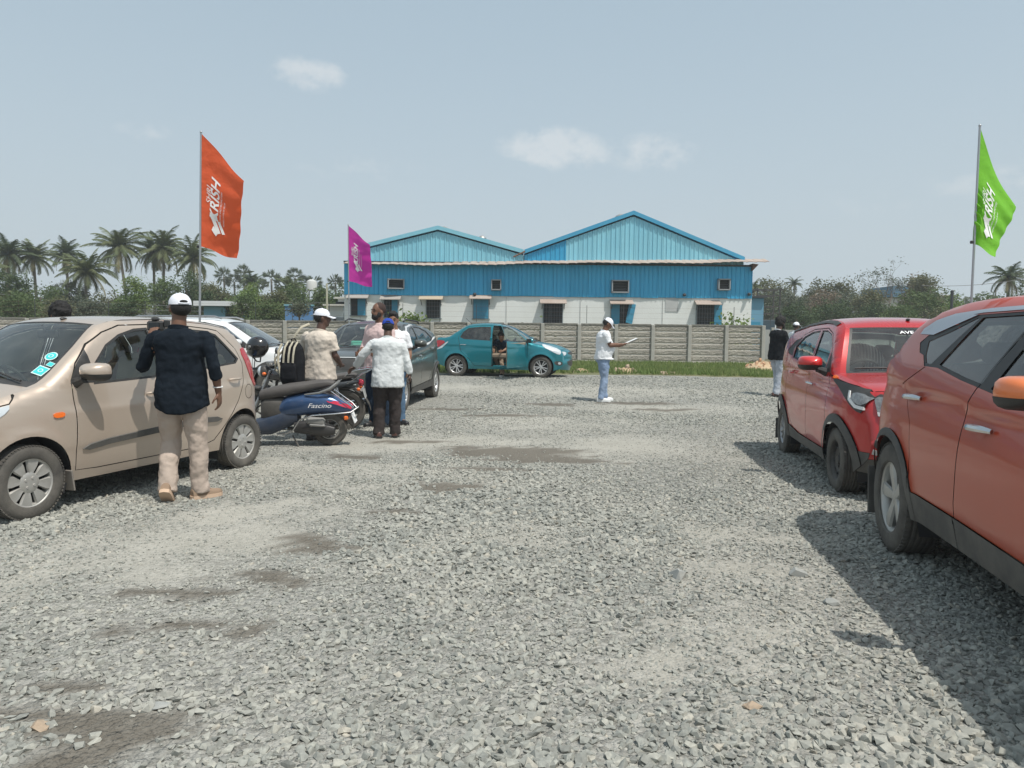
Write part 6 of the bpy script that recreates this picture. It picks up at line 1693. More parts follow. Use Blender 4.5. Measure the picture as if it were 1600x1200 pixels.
# brick rubble and soil heaps at the grass edge
BRK = mat('broken_brick', (.50, .27, .15), .9, var=(8, .7, (.60, .42, .28)))
def heap(px, py, r, h, n, label, m, Y=None, sz=.1):
    x, y = gpt(px, py); z = gzf(x, y)
    e = empty('rubble_heap', (x, y, z)); tag(e, label, 'rubble')
    mb = MB()
    g = np.random.default_rng(int(px)); nr, na = 6, 18
    v = [(0, 0, h)]
    for i in range(1, nr + 1):
        for k in range(na):
            a = 6.283 * k / na; q = r * i / nr * (1 + .2 * g.random()); v.append((q * math.cos(a), q * math.sin(a) * .7, h * (1 - (i / nr) ** 1.5) * (.75 + .5 * g.random()) - .03 * (i == nr)))
    f = [(0, 1 + k, 1 + (k + 1) % na) for k in range(na)] + [(1 + (i - 1) * na + k, 1 + i * na + k, 1 + i * na + (k + 1) % na, 1 + (i - 1) * na + (k + 1) % na) for i in range(1, nr) for k in range(na)]
    mb.add(v, f); mb.obj('soil', mat('ochre_soil', (.46, .33, .20), .95, var=(6, .7, (.55, .44, .30)), bump=(30, .02)), e)
    rm = [rock_mesh('piece', sz * s_, .6, k) for k, s_ in enumerate((1, .8, .6, 1.2))]
    for q in rm: q.materials.append(m)
    for k in range(n):
        a = g.uniform(0, 6.283); q = r * math.sqrt(g.random()) * 1.05
        o = put('piece', rm[k % 4], None, e, (q * math.cos(a), q * math.sin(a) * .7, h * (1 - min(q / r, 1) ** 1.5) + .02)); o.rotation_euler = (g.uniform(0, 3), g.uniform(0, 3), g.uniform(0, 6))
heap(908, 583, .30, .14, 8, 'small ochre stone heap at the grass edge beside the teal saloon', ROCKO)
heap(978, 584, .45, .18, 12, 'pale ochre stone heap at the grass edge right of the man reading', ROCKO)
heap(1040, 586, .30, .06, 6, 'flat scatter of pale stones on the grass edge', ROCKO)
heap(1188, 580, .75, .38, 26, 'pile of broken bricks by the corner post of the compound wall', BRK)
# ------------------------------------------------------------------ vegetation
def leafmat(name, c, c2, t=.25): return mat(name, c, .75, var=(.35, .9, c2), trans=(tuple(min(1, q * 1.3) for q in c), t))
L_DARK = leafmat('dark_leaves', (.048, .080, .028), (.075, .11, .038))
L_MID = leafmat('mid_leaves', (.085, .13, .042), (.12, .16, .055))
L_BRIGHT = leafmat('bright_leaves', (.14, .21, .05), (.18, .23, .065))
L_OLIVE = leafmat('olive_leaves', (.12, .13, .06), (.17, .16, .085))
L_BROWN = leafmat('dry_leaves', (.20, .16, .11), (.24, .19, .13))
L_GREY = leafmat('grey_green_leaves', (.10, .125, .08), (.14, .15, .10))
PALM_L = leafmat('palm_fronds', (.085, .115, .045), (.14, .145, .065), .2)
PALM_D = leafmat('dark_palm_fronds', (.050, .080, .034), (.085, .10, .048), .2)
PALM_Y = leafmat('yellowing_fronds', (.23, .20, .09), (.16, .15, .07), .2)
BARK = mat('bark', (.16, .13, .10), .95, var=(6, .7, (.10, .08, .06)), bump=(20, .03))
BARKP = mat('palm_bark', (.22, .20, .17), .95, var=(3, .7, (.14, .12, .10)), bump=(30, .02))
def quads_mesh(name, V, m):
    me = bpy.data.meshes.new(name); n = len(V) // 4
    me.vertices.add(4 * n); me.vertices.foreach_set('co', np.asarray(V, np.float32).ravel())
    me.loops.add(4 * n); me.loops.foreach_set('vertex_index', np.arange(4 * n, dtype=np.int32))
    me.polygons.add(n); me.polygons.foreach_set('loop_start', np.arange(0, 4 * n, 4, dtype=np.int32)); me.polygons.foreach_set('loop_total', np.full(n, 4, np.int32))
    me.update(calc_edges=True); me.materials.append(m); return me
def leaf_cloud(n, lobes, size, g, hang=0.0, shell=.55):
    """leaves in clumps over several ellipsoid lobes: (centre, radii)"""
    w = np.array([l[1][0] * l[1][1] * l[1][2] for l in lobes]) ** .7; w /= w.sum()
    out = []
    nc = max(12, n // 26)
    li = g.choice(len(lobes), nc, p=w)
    d = g.normal(size=(nc, 3)); d /= np.linalg.norm(d, axis=1)[:, None]
    d[:, 2] = np.abs(d[:, 2]) * np.where(g.random(nc) < .78, 1, -1)
    r = shell + (1 - shell) * g.random(nc)
    cen = np.array([l[0] for l in lobes])[li] + d * r[:, None] * np.array([l[1] for l in lobes])[li] * g.uniform(.85, 1.12, (nc, 1))
    ci = g.integers(0, nc, n)
    cr_ = size * g.uniform(1.2, 3.0, nc)
    p = cen[ci] + g.normal(size=(n, 3)) * cr_[ci][:, None] * np.array([1, 1, .7]) * .55
    a = g.normal(size=(n, 3)); a[:, 2] = a[:, 2] * .5 - hang; a /= np.linalg.norm(a, axis=1)[:, None]
    b = np.cross(a, g.normal(size=(n, 3))); b /= np.linalg.norm(b, axis=1)[:, None]
    s = size * g.uniform(.5, 1.1, n)[:, None]
    return np.stack([p - a * s * .5, p + b * s * .28, p + a * s * .5, p - b * s * .28], 1).reshape(-1, 3)
def tree(px, py_top, Y, wpx, label, lm, base=0.0, name='tree', n=2600, leaf=None, group=None, hpx=None, trunk_z=None, seed=None, hang=.1, flat=1.0):
    """px, py_top: top of the crown in the photograph; wpx: crown width"""
    sd = int(abs(px) * 7 + Y) if seed is None else seed; g = np.random.default_rng(sd)
    top = at(px, py_top, Y); w = wpx / FPX * Y; H = max(top.z, 1.0)
    ch = (hpx / FPX * Y) if hpx else H * .72
    r = w / 2; zc = H - ch / 2
    leaf = leaf or max(.16, Y * .0034)
    lobes = [((0, 0, zc), (r * .62, r * .62, ch * .44))]
    for k in range(7):
        a = g.uniform(0, 6.283); q = r * g.uniform(.35, .62)
        lobes.append(((q * math.cos(a), q * math.sin(a), zc + ch * g.uniform(-.30, .28) * flat), (r * g.uniform(.3, .45), r * g.uniform(.3, .45), ch * g.uniform(.16, .26))))
    e = empty(name, (top.x, Y, 0)); tag(e, label, 'tree', group)
    put('crown', quads_mesh('crown', leaf_cloud(n, lobes, leaf, g, hang), lm), None, e)
    b = MB(); tr = max(.07, w * .028)
    b.tube([(0, 0, -.1), (.1 * tr, 0, zc * .4), (.4 * tr, 0, zc * .8), (0, 0, zc + ch * .2)], [tr * 1.3, tr, tr * .8, tr * .3], 7)
    for l in lobes[1:6]:
        b.tube([(0, 0, max(zc * .55, zc - ch * .35)), (l[0][0] * .5, l[0][1] * .5, l[0][2] * .5 + zc * .42), l[0]], [tr * .6, tr * .4, tr * .15], 5)
    b.obj('trunk', BARK, e)
    return e
def frond(g, L_, droop, az, el, nl=30, wl=.62, tw=.055, hang=.4):
    """one feather frond: arched rib and drooping leaflets, quads"""
    ts = np.linspace(0, 1, nl); out = []
    ca, sa = math.cos(az), math.sin(az)
    # rib curve
    pts = []; x = z = 0.0; an = el; st = L_ / (nl - 1)
    for t in ts:
        pts.append((x, z)); x += math.cos(an) * st; z += math.sin(an) * st; an -= droop / nl * (.5 + 1.3 * t)
    pts = np.array(pts)
    for i in range(1, nl):
        p = np.array([pts[i, 0] * ca, pts[i, 0] * sa, pts[i, 1]]); dd = pts[i] - pts[i - 1]; dd /= np.linalg.norm(dd)
        f = np.array([dd[0] * ca, dd[0] * sa, dd[1]]); s_ = np.array([-sa, ca, 0.])
        l = wl * math.sin(math.pi * (.12 + .86 * ts[i])) ** .6 * g.uniform(.85, 1.1)
        for sg in (-1, 1):
            d = s_ * sg * .8 + f * .6 + np.array([0, 0, -hang - .35 * g.random()]); d /= np.linalg.norm(d)
            tip = p + d * l; w_ = f * tw
            out += [p - w_ * .5, p + w_ * .5, tip + w_ * .12, tip - w_ * .12]
    rb = np.array([[q[0] * ca, q[0] * sa, q[1]] for q in pts])
    for i in range(nl - 1):
        a, b_ = rb[i], rb[i + 1]; h = np.array([0, 0, .035 * (1 - i / nl) + .008]); out += [a - h, b_ - h, b_ + h, a + h]
    return out
def coconut(px, py, Y, label, size=3.6, base=None, lean=0.0, lm=PALM_L, nf=38, group='coconut palms beyond the wall', seed=None, cat='palm tree'):
    """px, py: heart of the crown; base: pixel x of the trunk foot"""
    g = np.random.default_rng(int(abs(px) * 3 + py) if seed is None else seed)
    size *= .74; c = at(px, py + 6, Y); bxp = at(base if base is not None else px, 500, Y).x
    e = empty('palm_tree', (bxp, Y, 0)); tag(e, label, cat, group)
    dx = c.x - bxp
    pts = [(dx * t ** 1.3, 0, c.z * t) for t in np.linspace(0, 1, 9)]
    b = MB(); b.tube(pts, [.17 - .05 * t for t in np.linspace(0, 1, 9)], 8); b.obj('trunk', BARKP, e)
    V = []; VY = []
    for k in range(nf):
        az = k * 2.399 + g.uniform(-.2, .2); t = (k + .5) / nf
        el = 1.42 - 2.15 * t + g.uniform(-.22, .22)
        fr = frond(g, size * g.uniform(.72, 1.10) * (1 - .12 * (t < .2)), 1.0 + .35 * t + g.uniform(-.45, .5), az, el, wl=size * .21, tw=.034 * size, hang=.15 + .5 * t)
        (VY if (t > .80 and g.random() < .6) else V).extend(fr)
    o = put('crown', quads_mesh('crown', np.array(V), lm), None, e, (dx, 0, c.z))
    if VY: put('dry_fronds', quads_mesh('dry_fronds', np.array(VY), PALM_Y), None, e, (dx, 0, c.z))
    b = MB()
    for k in range(7): a = k * .9; b.ball((dx + .22 * math.cos(a), .22 * math.sin(a), c.z - .15 - .1 * (k % 2)), .12, 8, 6)
    b.obj('coconut_bunch', mat('coconut_husk', (.16, .15, .06), .8), e)
def palmyra(px, py, Y, label, r=1.7, lm=PALM_D):
    g = np.random.default_rng(int(px * 5)); c = at(px, py, Y)
    e = empty('fan_palm', (c.x, Y, 0)); tag(e, label, 'palm tree', 'round headed fan palms in the distance')
    b = MB(); b.tube([(0, 0, 0), (.1, 0, c.z * .5), (0, 0, c.z)], [.26, .2, .17], 8); b.obj('trunk', BARKP, e)
    V = []
    for k in range(34):
        d = g.normal(size=3); d[2] = d[2] * .8 + .15; d /= np.linalg.norm(d)
        u = np.cross(d, [0, 0, 1.0]); u /= np.linalg.norm(u) + 1e-6; v = np.cross(u, d)
        h = d * r * .45
        for j in range(9):     # pleated fan
            a = (j - 4) * .26; q = d * math.cos(a) + (u if k % 2 else (u * .6 + v * .8)) * math.sin(a); l = r * .62 * g.uniform(.85, 1.05); tp = h + q * l; ww = np.cross(q, d + u * .3) ; ww = ww / (np.linalg.norm(ww) + 1e-6) * .07
            V += [h, h + q * l * .6 + ww, tp, h + q * l * .6 - ww]
    put('crown', quads_mesh('crown', np.array(V), lm), None, e, (0, 0, c.z))
# left side palms
for (px, py, Y, sz, base, lm, lb) in (
    (14, 392, 74, 3.7, 14, PALM_D, 'tall coconut palm at the far left edge of the photo'),
    (-22, 420, 70, 3.7, -22, PALM_L, 'coconut palm just cut by the left edge'),
    (52, 396, 76, 3.6, 60, PALM_L, 'thin coconut palm with hanging dead fronds, second from the left'),
    (104, 392, 80, 3.4, 108, PALM_D, 'slender ragged coconut palm behind the bushy one'),
    (136, 418, 66, 3.9, 130, PALM_L, 'low dense coconut palm with a straight dark trunk'),
    (186, 380, 76, 4.6, 204, PALM_L, 'tallest coconut palm, leaning left with a curved bare trunk'),
    (240, 388, 78, 3.6, 242, PALM_D, 'coconut palm at left in the close pair near the orange flag'),
    (256, 382, 76, 4.2, 255, PALM_L, 'coconut palm at right in the close pair near the orange flag'),
    (302, 398, 74, 3.9, 306, PALM_L, 'coconut palm half hidden behind the orange flag pole'),
    (20, 470, 60, 2.6, 20, PALM_L, 'short drooping palm low at the left edge'),
    (392, 434, 92, 2.6, 392, PALM_D, 'small palm between the bushes right of the orange flag'),
    (455, 445, 86, 2.9, 455, PALM_L, 'small feathery palm left of the water tank')):
    coconut(px, py, Y, lb, sz, base, 0, lm)
coconut(1576, 428, 64, 'large coconut palm at the right edge behind the green flag', 3.1, 1574, 0, PALM_D, 24, 'coconut palms on the right side')
coconut(1241, 437, 105, 'small coconut palm right of the warehouse', 2.3, 1241, 0, PALM_D, 18, 'coconut palms on the right side')
coconut(1178, 445, 80, 'palm tips showing past the warehouse corner', 2.4, 1178, 0, PALM_L, 18, 'coconut palms on the right side')
for (px, py, r) in ((350, 432, 1.9), (366, 440, 1.7), (381, 428, 1.9), (402, 444, 1.6), (424, 436, 1.9), (440, 446, 1.6), (461, 434, 2.0), (474, 444, 1.7), (491, 443, 1.8), (524, 441, 1.7)):
    palmyra(px, py, 135, 'fan palm with a round dark head, ' + {350: 'behind the left end of the blue shed', 366: 'low between two taller heads', 381: 'tallest above the yellow green bush', 402: 'small and blurred right of the yellow green bush', 424: 'standing alone with a bare trunk',
            440: 'squat beside the lone one', 461: 'tall and broad left of the tank', 474: 'touching the tall broad one', 491: 'rising behind the water tank', 524: 'beside the thin pale pole'}[px], r)
# left bushes and trees
T = [(10, 430, 62, 60, L_DARK, 'dark dense tree at the left edge under the palms'), (62, 455, 58, 70, L_MID, 'round green bush left of the hatchback roof'), (28, 462, 55, 50, L_MID, 'light green shrub beside the dark tree at the left edge'), (110, 440, 66, 60, L_GREY, 'grey twiggy tree under the ragged palm'),
     (165, 462, 64, 60, L_OLIVE, 'olive scrubby tree below the leaning palm'), (212, 440, 62, 48, L_BRIGHT, 'bright yellow green bush below the leaning palm trunk'), (250, 446, 60, 60, L_MID, 'dense green tree below the pair of palms'), (290, 425, 66, 70, L_DARK, 'dark broad tree behind the orange flag pole'),
     (330, 440, 64, 60, L_OLIVE, 'olive tree with loose twigs right of the orange flag pole'), (372, 462, 56, 50, L_MID, 'banana-like green bush above the blue shed'), (392, 444, 60, 44, L_BRIGHT, 'upright yellow green bush in front of the fan palms'), (428, 456, 56, 56, L_OLIVE, 'olive brown bush behind the white SUV'),
     (412, 470, 54, 60, L_MID, 'wide green bush above the white SUV roof'), (462, 440, 64, 50, L_MID, 'tall green tree between the bush and the water tank'), (500, 446, 60, 40, L_MID, 'green tree in front of the water tank'), (536, 444, 50, 56, L_MID, 'leafy green tree touching the left end of the warehouse'),
     (350, 452, 72, 50, L_DARK, 'dark tree behind the blue shed'), (90, 470, 52, 44, L_OLIVE, 'low dry shrub over the hatchback roof'), (140, 474, 56, 60, L_GREY, 'low grey green bush under the dense palm'), (190, 476, 54, 50, L_DARK, 'low dark bush above the hatchback roof'), (315, 466, 60, 44, L_DARK, 'dark low bush beside the blue shed'),
     (-40, 440, 60, 90, L_DARK, 'dark tree outside the left edge')]
for (px, py, Y, w, lm, lb) in T: tree(px, py - (13 if px < 330 else 5), Y, w * 1.26, lb, lm, n=4600, hang=.15)
tree(467, 473, 44, 30, 'small round tree with a thin trunk in front of the blue wall', L_GREY, n=1500, hpx=26, leaf=.16)
# right side trees
T = [(1212, 432, 88, 52, L_OLIVE, 'feathery olive tree just right of the warehouse corner'), (1195, 455, 75, 50, L_GREY, 'grey green bush behind the steel frame'), (1232, 452, 84, 56, L_GREY, 'wide grey tree below the small palm'), (1274, 438, 92, 40, L_OLIVE, 'domed olive tree beside the small palm'), (1285, 450, 86, 60, L_BROWN, 'dry brown tree in the middle of the tree belt'),
     (1310, 436, 90, 40, L_OLIVE, 'layered olive tree left of the bare one'), (1330, 452, 84, 60, L_GREY, 'grey green tree below the bare tree'), (1360, 455, 80, 56, L_OLIVE, 'olive bush in front of the bare tree trunk'), (1300, 470, 72, 90, L_DARK, 'dark low belt tree above the red car roof'), (1380, 472, 72, 70, L_DARK, 'dark low bush below the bare tree'),
     (1428, 432, 84, 44, L_BROWN, 'reddish brown crown beside the cream house'), (1446, 430, 80, 50, L_OLIVE, 'tall bushy tree right of the cream house'), (1450, 452, 70, 70, L_MID, 'thick green tree in front of the cream house'), (1410, 476, 66, 60, L_MID, 'low green bush below the cream house'), (1500, 466, 66, 56, L_BRIGHT, 'loose light green tree at the foot of the green flag'),
     (1545, 455, 62, 70, L_MID, 'green bush below the right hand palm'), (1590, 462, 58, 60, L_DARK, 'dark bush at the right edge'), (1640, 430, 66, 100, L_DARK, 'dark tree outside the right edge'), (1245, 472, 66, 70, L_DARK, 'dark bush behind the man in the jacket'), (1480, 482, 60, 50, L_OLIVE, 'low olive shrub over the orange car roof')]
for (px, py, Y, w, lm, lb) in T: tree(px, py - (13 if px < 330 else 5), Y, w * 1.26, lb, lm, n=4600, hang=.15)
# bare tree with fine twigs
def bare_tree(px, py, Y, label, wpx):
    g = np.random.default_rng(5); top = at(px, py, Y); e = empty('bare_tree', (at(px - 14, 480, Y).x, Y, 0)); tag(e, label, 'tree')
    b = MB(); tips = []
    def grow_(p, d, l, r, k):
        q = p + d * l; mid = p + d * l * .5 + Vector(g.normal(size=3) * l * .05)
        b.tube([p, mid, q], [r, r * .85, r * .7], 5 if k > 2 else 3, caps=False)
        if k >= 7: tips.append(q); return
        for i in range(2 if g.random() < .6 else 3):
            a = Vector(g.normal(size=3)); nd = (d + a * .42 + Vector((0, 0, .10))).normalized()
            grow_(q, nd, l * g.uniform(.70, .88), r * .64, k + 1)
    H = top.z; grow_(Vector((0, 0, 0)), Vector((.12, 0, 1)).normalized(), H * .30, .20, 0)
    zmax = max(t.z for t in tips); sc_ = H / zmax
    b.v = [(v[0] * sc_, v[1] * sc_, v[2] * sc_) for v in b.v]
    b.obj('trunk', BARK, e)
    P = np.array([tuple(t * sc_) for t in tips]); P = np.repeat(P, 5, 0) + g.normal(size=(len(P) * 5, 3)) * .22; n = len(P)
    a = g.normal(size=(n, 3)); a /= np.linalg.norm(a, axis=1)[:, None]; c = np.cross(a, g.normal(size=(n, 3))); c /= np.linalg.norm(c, axis=1)[:, None]; s = .11
    put('leaves', quads_mesh('leaves', np.stack([P - a * s, P + c * s * .5, P + a * s, P - c * s * .5], 1).reshape(-1, 3), L_GREY), None, e)
bare_tree(1388, 407, 82, 'nearly leafless tree with fine spreading twigs standing above the belt', 60)
# far belt that reads as one mass
def belt(x0, x1, Y, h0, h1, n, lm, label):
    g = np.random.default_rng(int(abs(x0) + Y)); x = g.uniform(x0, x1, n); hh = h0 + (h1 - h0) * fbm(x, x * 0 + Y, .09, 31)
    z = hh * g.random(n) ** .7; y = Y + g.uniform(-4, 4, n); P = np.stack([x, y, z], -1)
    a = g.normal(size=(n, 3)); a /= np.linalg.norm(a, axis=1)[:, None]; c = np.cross(a, g.normal(size=(n, 3))); c /= np.linalg.norm(c, axis=1)[:, None]; s = .45
    o = put('treeline', quads_mesh('treeline', np.stack([P - a * s, P + c * s * .5, P + a * s, P - c * s * .5], 1).reshape(-1, 3), lm)); tag(o, label, kind='stuff')
belt(-150, -20, 115, 4.5, 8.5, 14000, L_DARK, 'far belt of trees behind the palms on the left')
belt(24, 150, 112, 5.0, 9.0, 14000, L_GREY, 'far belt of hazy trees on the right')
belt(-28, 26, 130, 3.5, 6.5, 5000, L_GREY, 'far trees behind the warehouse')
belt(-60, -9, 50, .8, 2.4, 9000, L_OLIVE, 'low scrub just behind the compound wall on the left')
belt(13, 60, 52, .8, 2.2, 7000, L_OLIVE, 'low scrub beyond the wall corner on the right')
def shrub(px, py, Y, w, h, lm, label, z0=0.0, n=500, name='shrub'):
    p = at(px, py, Y); g = np.random.default_rng(int(px)); e = empty(name, (p.x, Y, z0)); tag(e, label, 'shrub')
    lob = [((0, 0, h * .55), (w * .4, w * .3, h * .4))] + [((w * .3 * math.cos(k * 1.7), .1, h * (.35 + .12 * (k % 3))), (w * .22, w * .2, h * .25)) for k in range(5)]
    put('leaves', quads_mesh('leaves', leaf_cloud(n, lob, .26, g, -.4, .3), lm), None, e)
    b = MB()
    for k in range(5): b.tube([(0, 0, 0), (w * .25 * math.cos(k * 1.3), .05, h * .6)], .02, 5)
    b.obj('stem', BARK, e)
shrub(642, 500, 39, 1.1, 3.1, L_BRIGHT, 'broad leaved shrub against the wall beside the dark haired man', .1, 700)
shrub(660, 505, 38.6, 1.0, 2.5, L_MID, 'lower part of the broad leaved shrub behind the grey car', .1, 500)
shrub(1143, 508, 39, 1.5, 2.6, L_BRIGHT, 'pale green shrub showing over the wall below the last window', .1, 600)
shrub(820, 508, 39, .5, 2.35, L_OLIVE, 'small dry weed over the wall above the teal saloon', .1, 200)
shrub(833, 512, 39, .4, 2.2, L_MID, 'tiny green weed over the wall behind the teal saloon', .1, 120)
# ------------------------------------------------------------------ people
SKIN = mat('skin_brown', (.17, .085, .052), .55, var=(20, .4, (.13, .065, .04)))
SKIN2 = mat('skin_tan', (.27, .145, .09), .55, var=(20, .4, (.21, .11, .07)))
SKIN3 = mat('skin_dark', (.10, .052, .036), .5, var=(20, .4, (.08, .04, .03)))
HAIRM = mat('black_hair', (.010, .009, .009), .7, bump=(200, .006))
CLOUDS = bpy.data.textures.new('cloth_folds', 'CLOUDS'); CLOUDS.noise_scale = .13; CLOUDS.noise_depth = 3
CLOUDS3 = bpy.data.textures.new('cloth_creases', 'CLOUDS'); CLOUDS3.noise_scale = .055; CLOUDS3.noise_depth = 1
CLOUDS2 = bpy.data.textures.new('hair_curls', 'CLOUDS'); CLOUDS2.noise_scale = .03; CLOUDS2.noise_depth = 2
mat('cropped_hair', (.045, .026, .022), .85)
def cloth(name, c, var=None, b=(9, .016)):
    m = mat(name, c, .9, var=var or (3, .3, tuple(q * .85 for q in c)), bump=(b[0], b[1], 3), spec=.15); return m
def fuse(mb, name, m, parent, voxel=.01, smooth=3, disp=None, tex=None, tail=None):
    """joins overlapping volumes into one continuous skin"""
    me = mb.mesh(name, False)
    o = bpy.data.objects.new(name + '_tmp', me); COL.objects.link(o)
    r = o.modifiers.new('r', 'REMESH'); r.mode = 'VOXEL'; r.voxel_size = voxel
    if smooth:
        s = o.modifiers.new('s', 'SMOOTH'); s.factor = .5; s.iterations = smooth
    if disp:
        d = o.modifiers.new('d', 'DISPLACE'); d.texture = tex or CLOUDS; d.texture_coords = 'LOCAL'; d.strength = disp; d.mid_level = .5
        if tex is None:
            d = o.modifiers.new('d2', 'DISPLACE'); d.texture = CLOUDS3; d.texture_coords = 'LOCAL'; d.strength = disp * .32; d.mid_level = .5
    dg = bpy.context.evaluated_depsgraph_get()
    me2 = bpy.data.meshes.new_from_object(o.evaluated_get(dg)); me2.name = name
    bpy.data.objects.remove(o); bpy.data.meshes.remove(me)
    me2.polygons.foreach_set('use_smooth', [True] * len(me2.polygons))
    if tail:
        z0, amp = tail
        for v in me2.vertices:
            k = 1 - (v.co.z - z0) / .22
            if k > 0: v.co.z += amp * min(k, 1.1) * ((v.co.x / .18) ** 2 - .25)
    me2.materials.clear(); me2.materials.append(m)
    return put(name, me2, None, parent)
def loft(mb, rings, n=20, sq=2.5):
    """rings: (centre, rx, ry[, yaw]) horizontal superellipses, bottom to top"""
    v = []
    for rg in rings:
        c, rx, ry = rg[0], rg[1], rg[2]; yaw = rg[3] if len(rg) > 3 else 0
        for k in range(n):
            a = 2 * math.pi * k / n; ca, sa = math.cos(a), math.sin(a)
            x = rx * math.copysign(abs(ca) ** (2 / sq), ca); y = ry * math.copysign(abs(sa) ** (2 / sq), sa)
            v.append((c[0] + x * math.cos(yaw) - y * math.sin(yaw), c[1] + x * math.sin(yaw) + y * math.cos(yaw), c[2]))
    f = [(i * n + k, i * n + (k + 1) % n, (i + 1) * n + (k + 1) % n, (i + 1) * n + k) for i in range(len(rings) - 1) for k in range(n)]
    f += [tuple(reversed(range(n))), tuple(range((len(rings) - 1) * n, len(rings) * n))]
    mb.add(v, f)
def seg(mb, a, b, ra, rb, bulge=0.0, n=12):
    a, b = Vector(a), Vector(b)
    pts = [a.lerp(b, t) for t in (0, .2, .45, .7, 1)]
    mb.tube(pts, [ra, ra + (rb - ra) * .2 + bulge, ra + (rb - ra) * .45 + bulge * .8, ra + (rb - ra) * .7 + bulge * .2, rb], n)
    mb.ball(a, ra, n, 8); mb.ball(b, rb, n, 8)
def hand(mb, w, d, nrm, s=1.0, curl=.5, side=1, fr=.0092):
    """palm and five separate fingers. w wrist, d pointing direction, nrm palm normal (fingers curl towards it), side: thumb side sign"""
    w = Vector(w); d = Vector(d).normalized(); nrm = Vector(nrm); nrm = (nrm - d * nrm.dot(d)).normalized(); x = d.cross(nrm) * side
    M3 = Matrix((x, nrm, d)).transposed()
    mb.ball(w + d * .045 * s, (.041 * s, .018 * s, .055 * s), 12, 8, M3)
    mb.ball(w + d * .070 * s, (.040 * s, .015 * s, .030 * s), 12, 8, M3)
    mb.tube([w - d * .02, w + d * .03 * s], [.026 * s, .028 * s], 10, flat=(tuple(nrm), .72))
    for k, (off, L_) in enumerate(((.031, .074), (.011, .082), (-.010, .077), (-.030, .060))):
        p = w + d * .088 * s + x * off * s; q = d.copy(); pts = [p - d * .02]; a = 0
        fan = x * (off * 2.2)
        for j, part in enumerate((.44, .31, .25)):
            a += curl * (.55 if j == 0 else .75)
            q = (d * math.cos(a) + nrm * math.sin(a) + fan * .5).normalized(); pts.append(p.copy()); p = p + q * L_ * part * s
        pts.append(p); mb.tube(pts, [fr, fr, fr * .95, fr * .9, fr * .75], 8); mb.ball(p, fr * .78, 8, 6)
    p = w + d * .022 * s + x * .030 * s; q = (x * .85 + d * .65 + nrm * .35).normalized(); p2 = p + q * .042 * s; q2 = (x * .35 + d * .9 + nrm * (.25 + curl * .4)).normalized(); p3 = p2 + q2 * .034 * s
    mb.tube([p, p2, p3], [.0145 * s, .0115 * s, .0095 * s], 8); mb.ball(p3, .0095 * s, 8, 6)

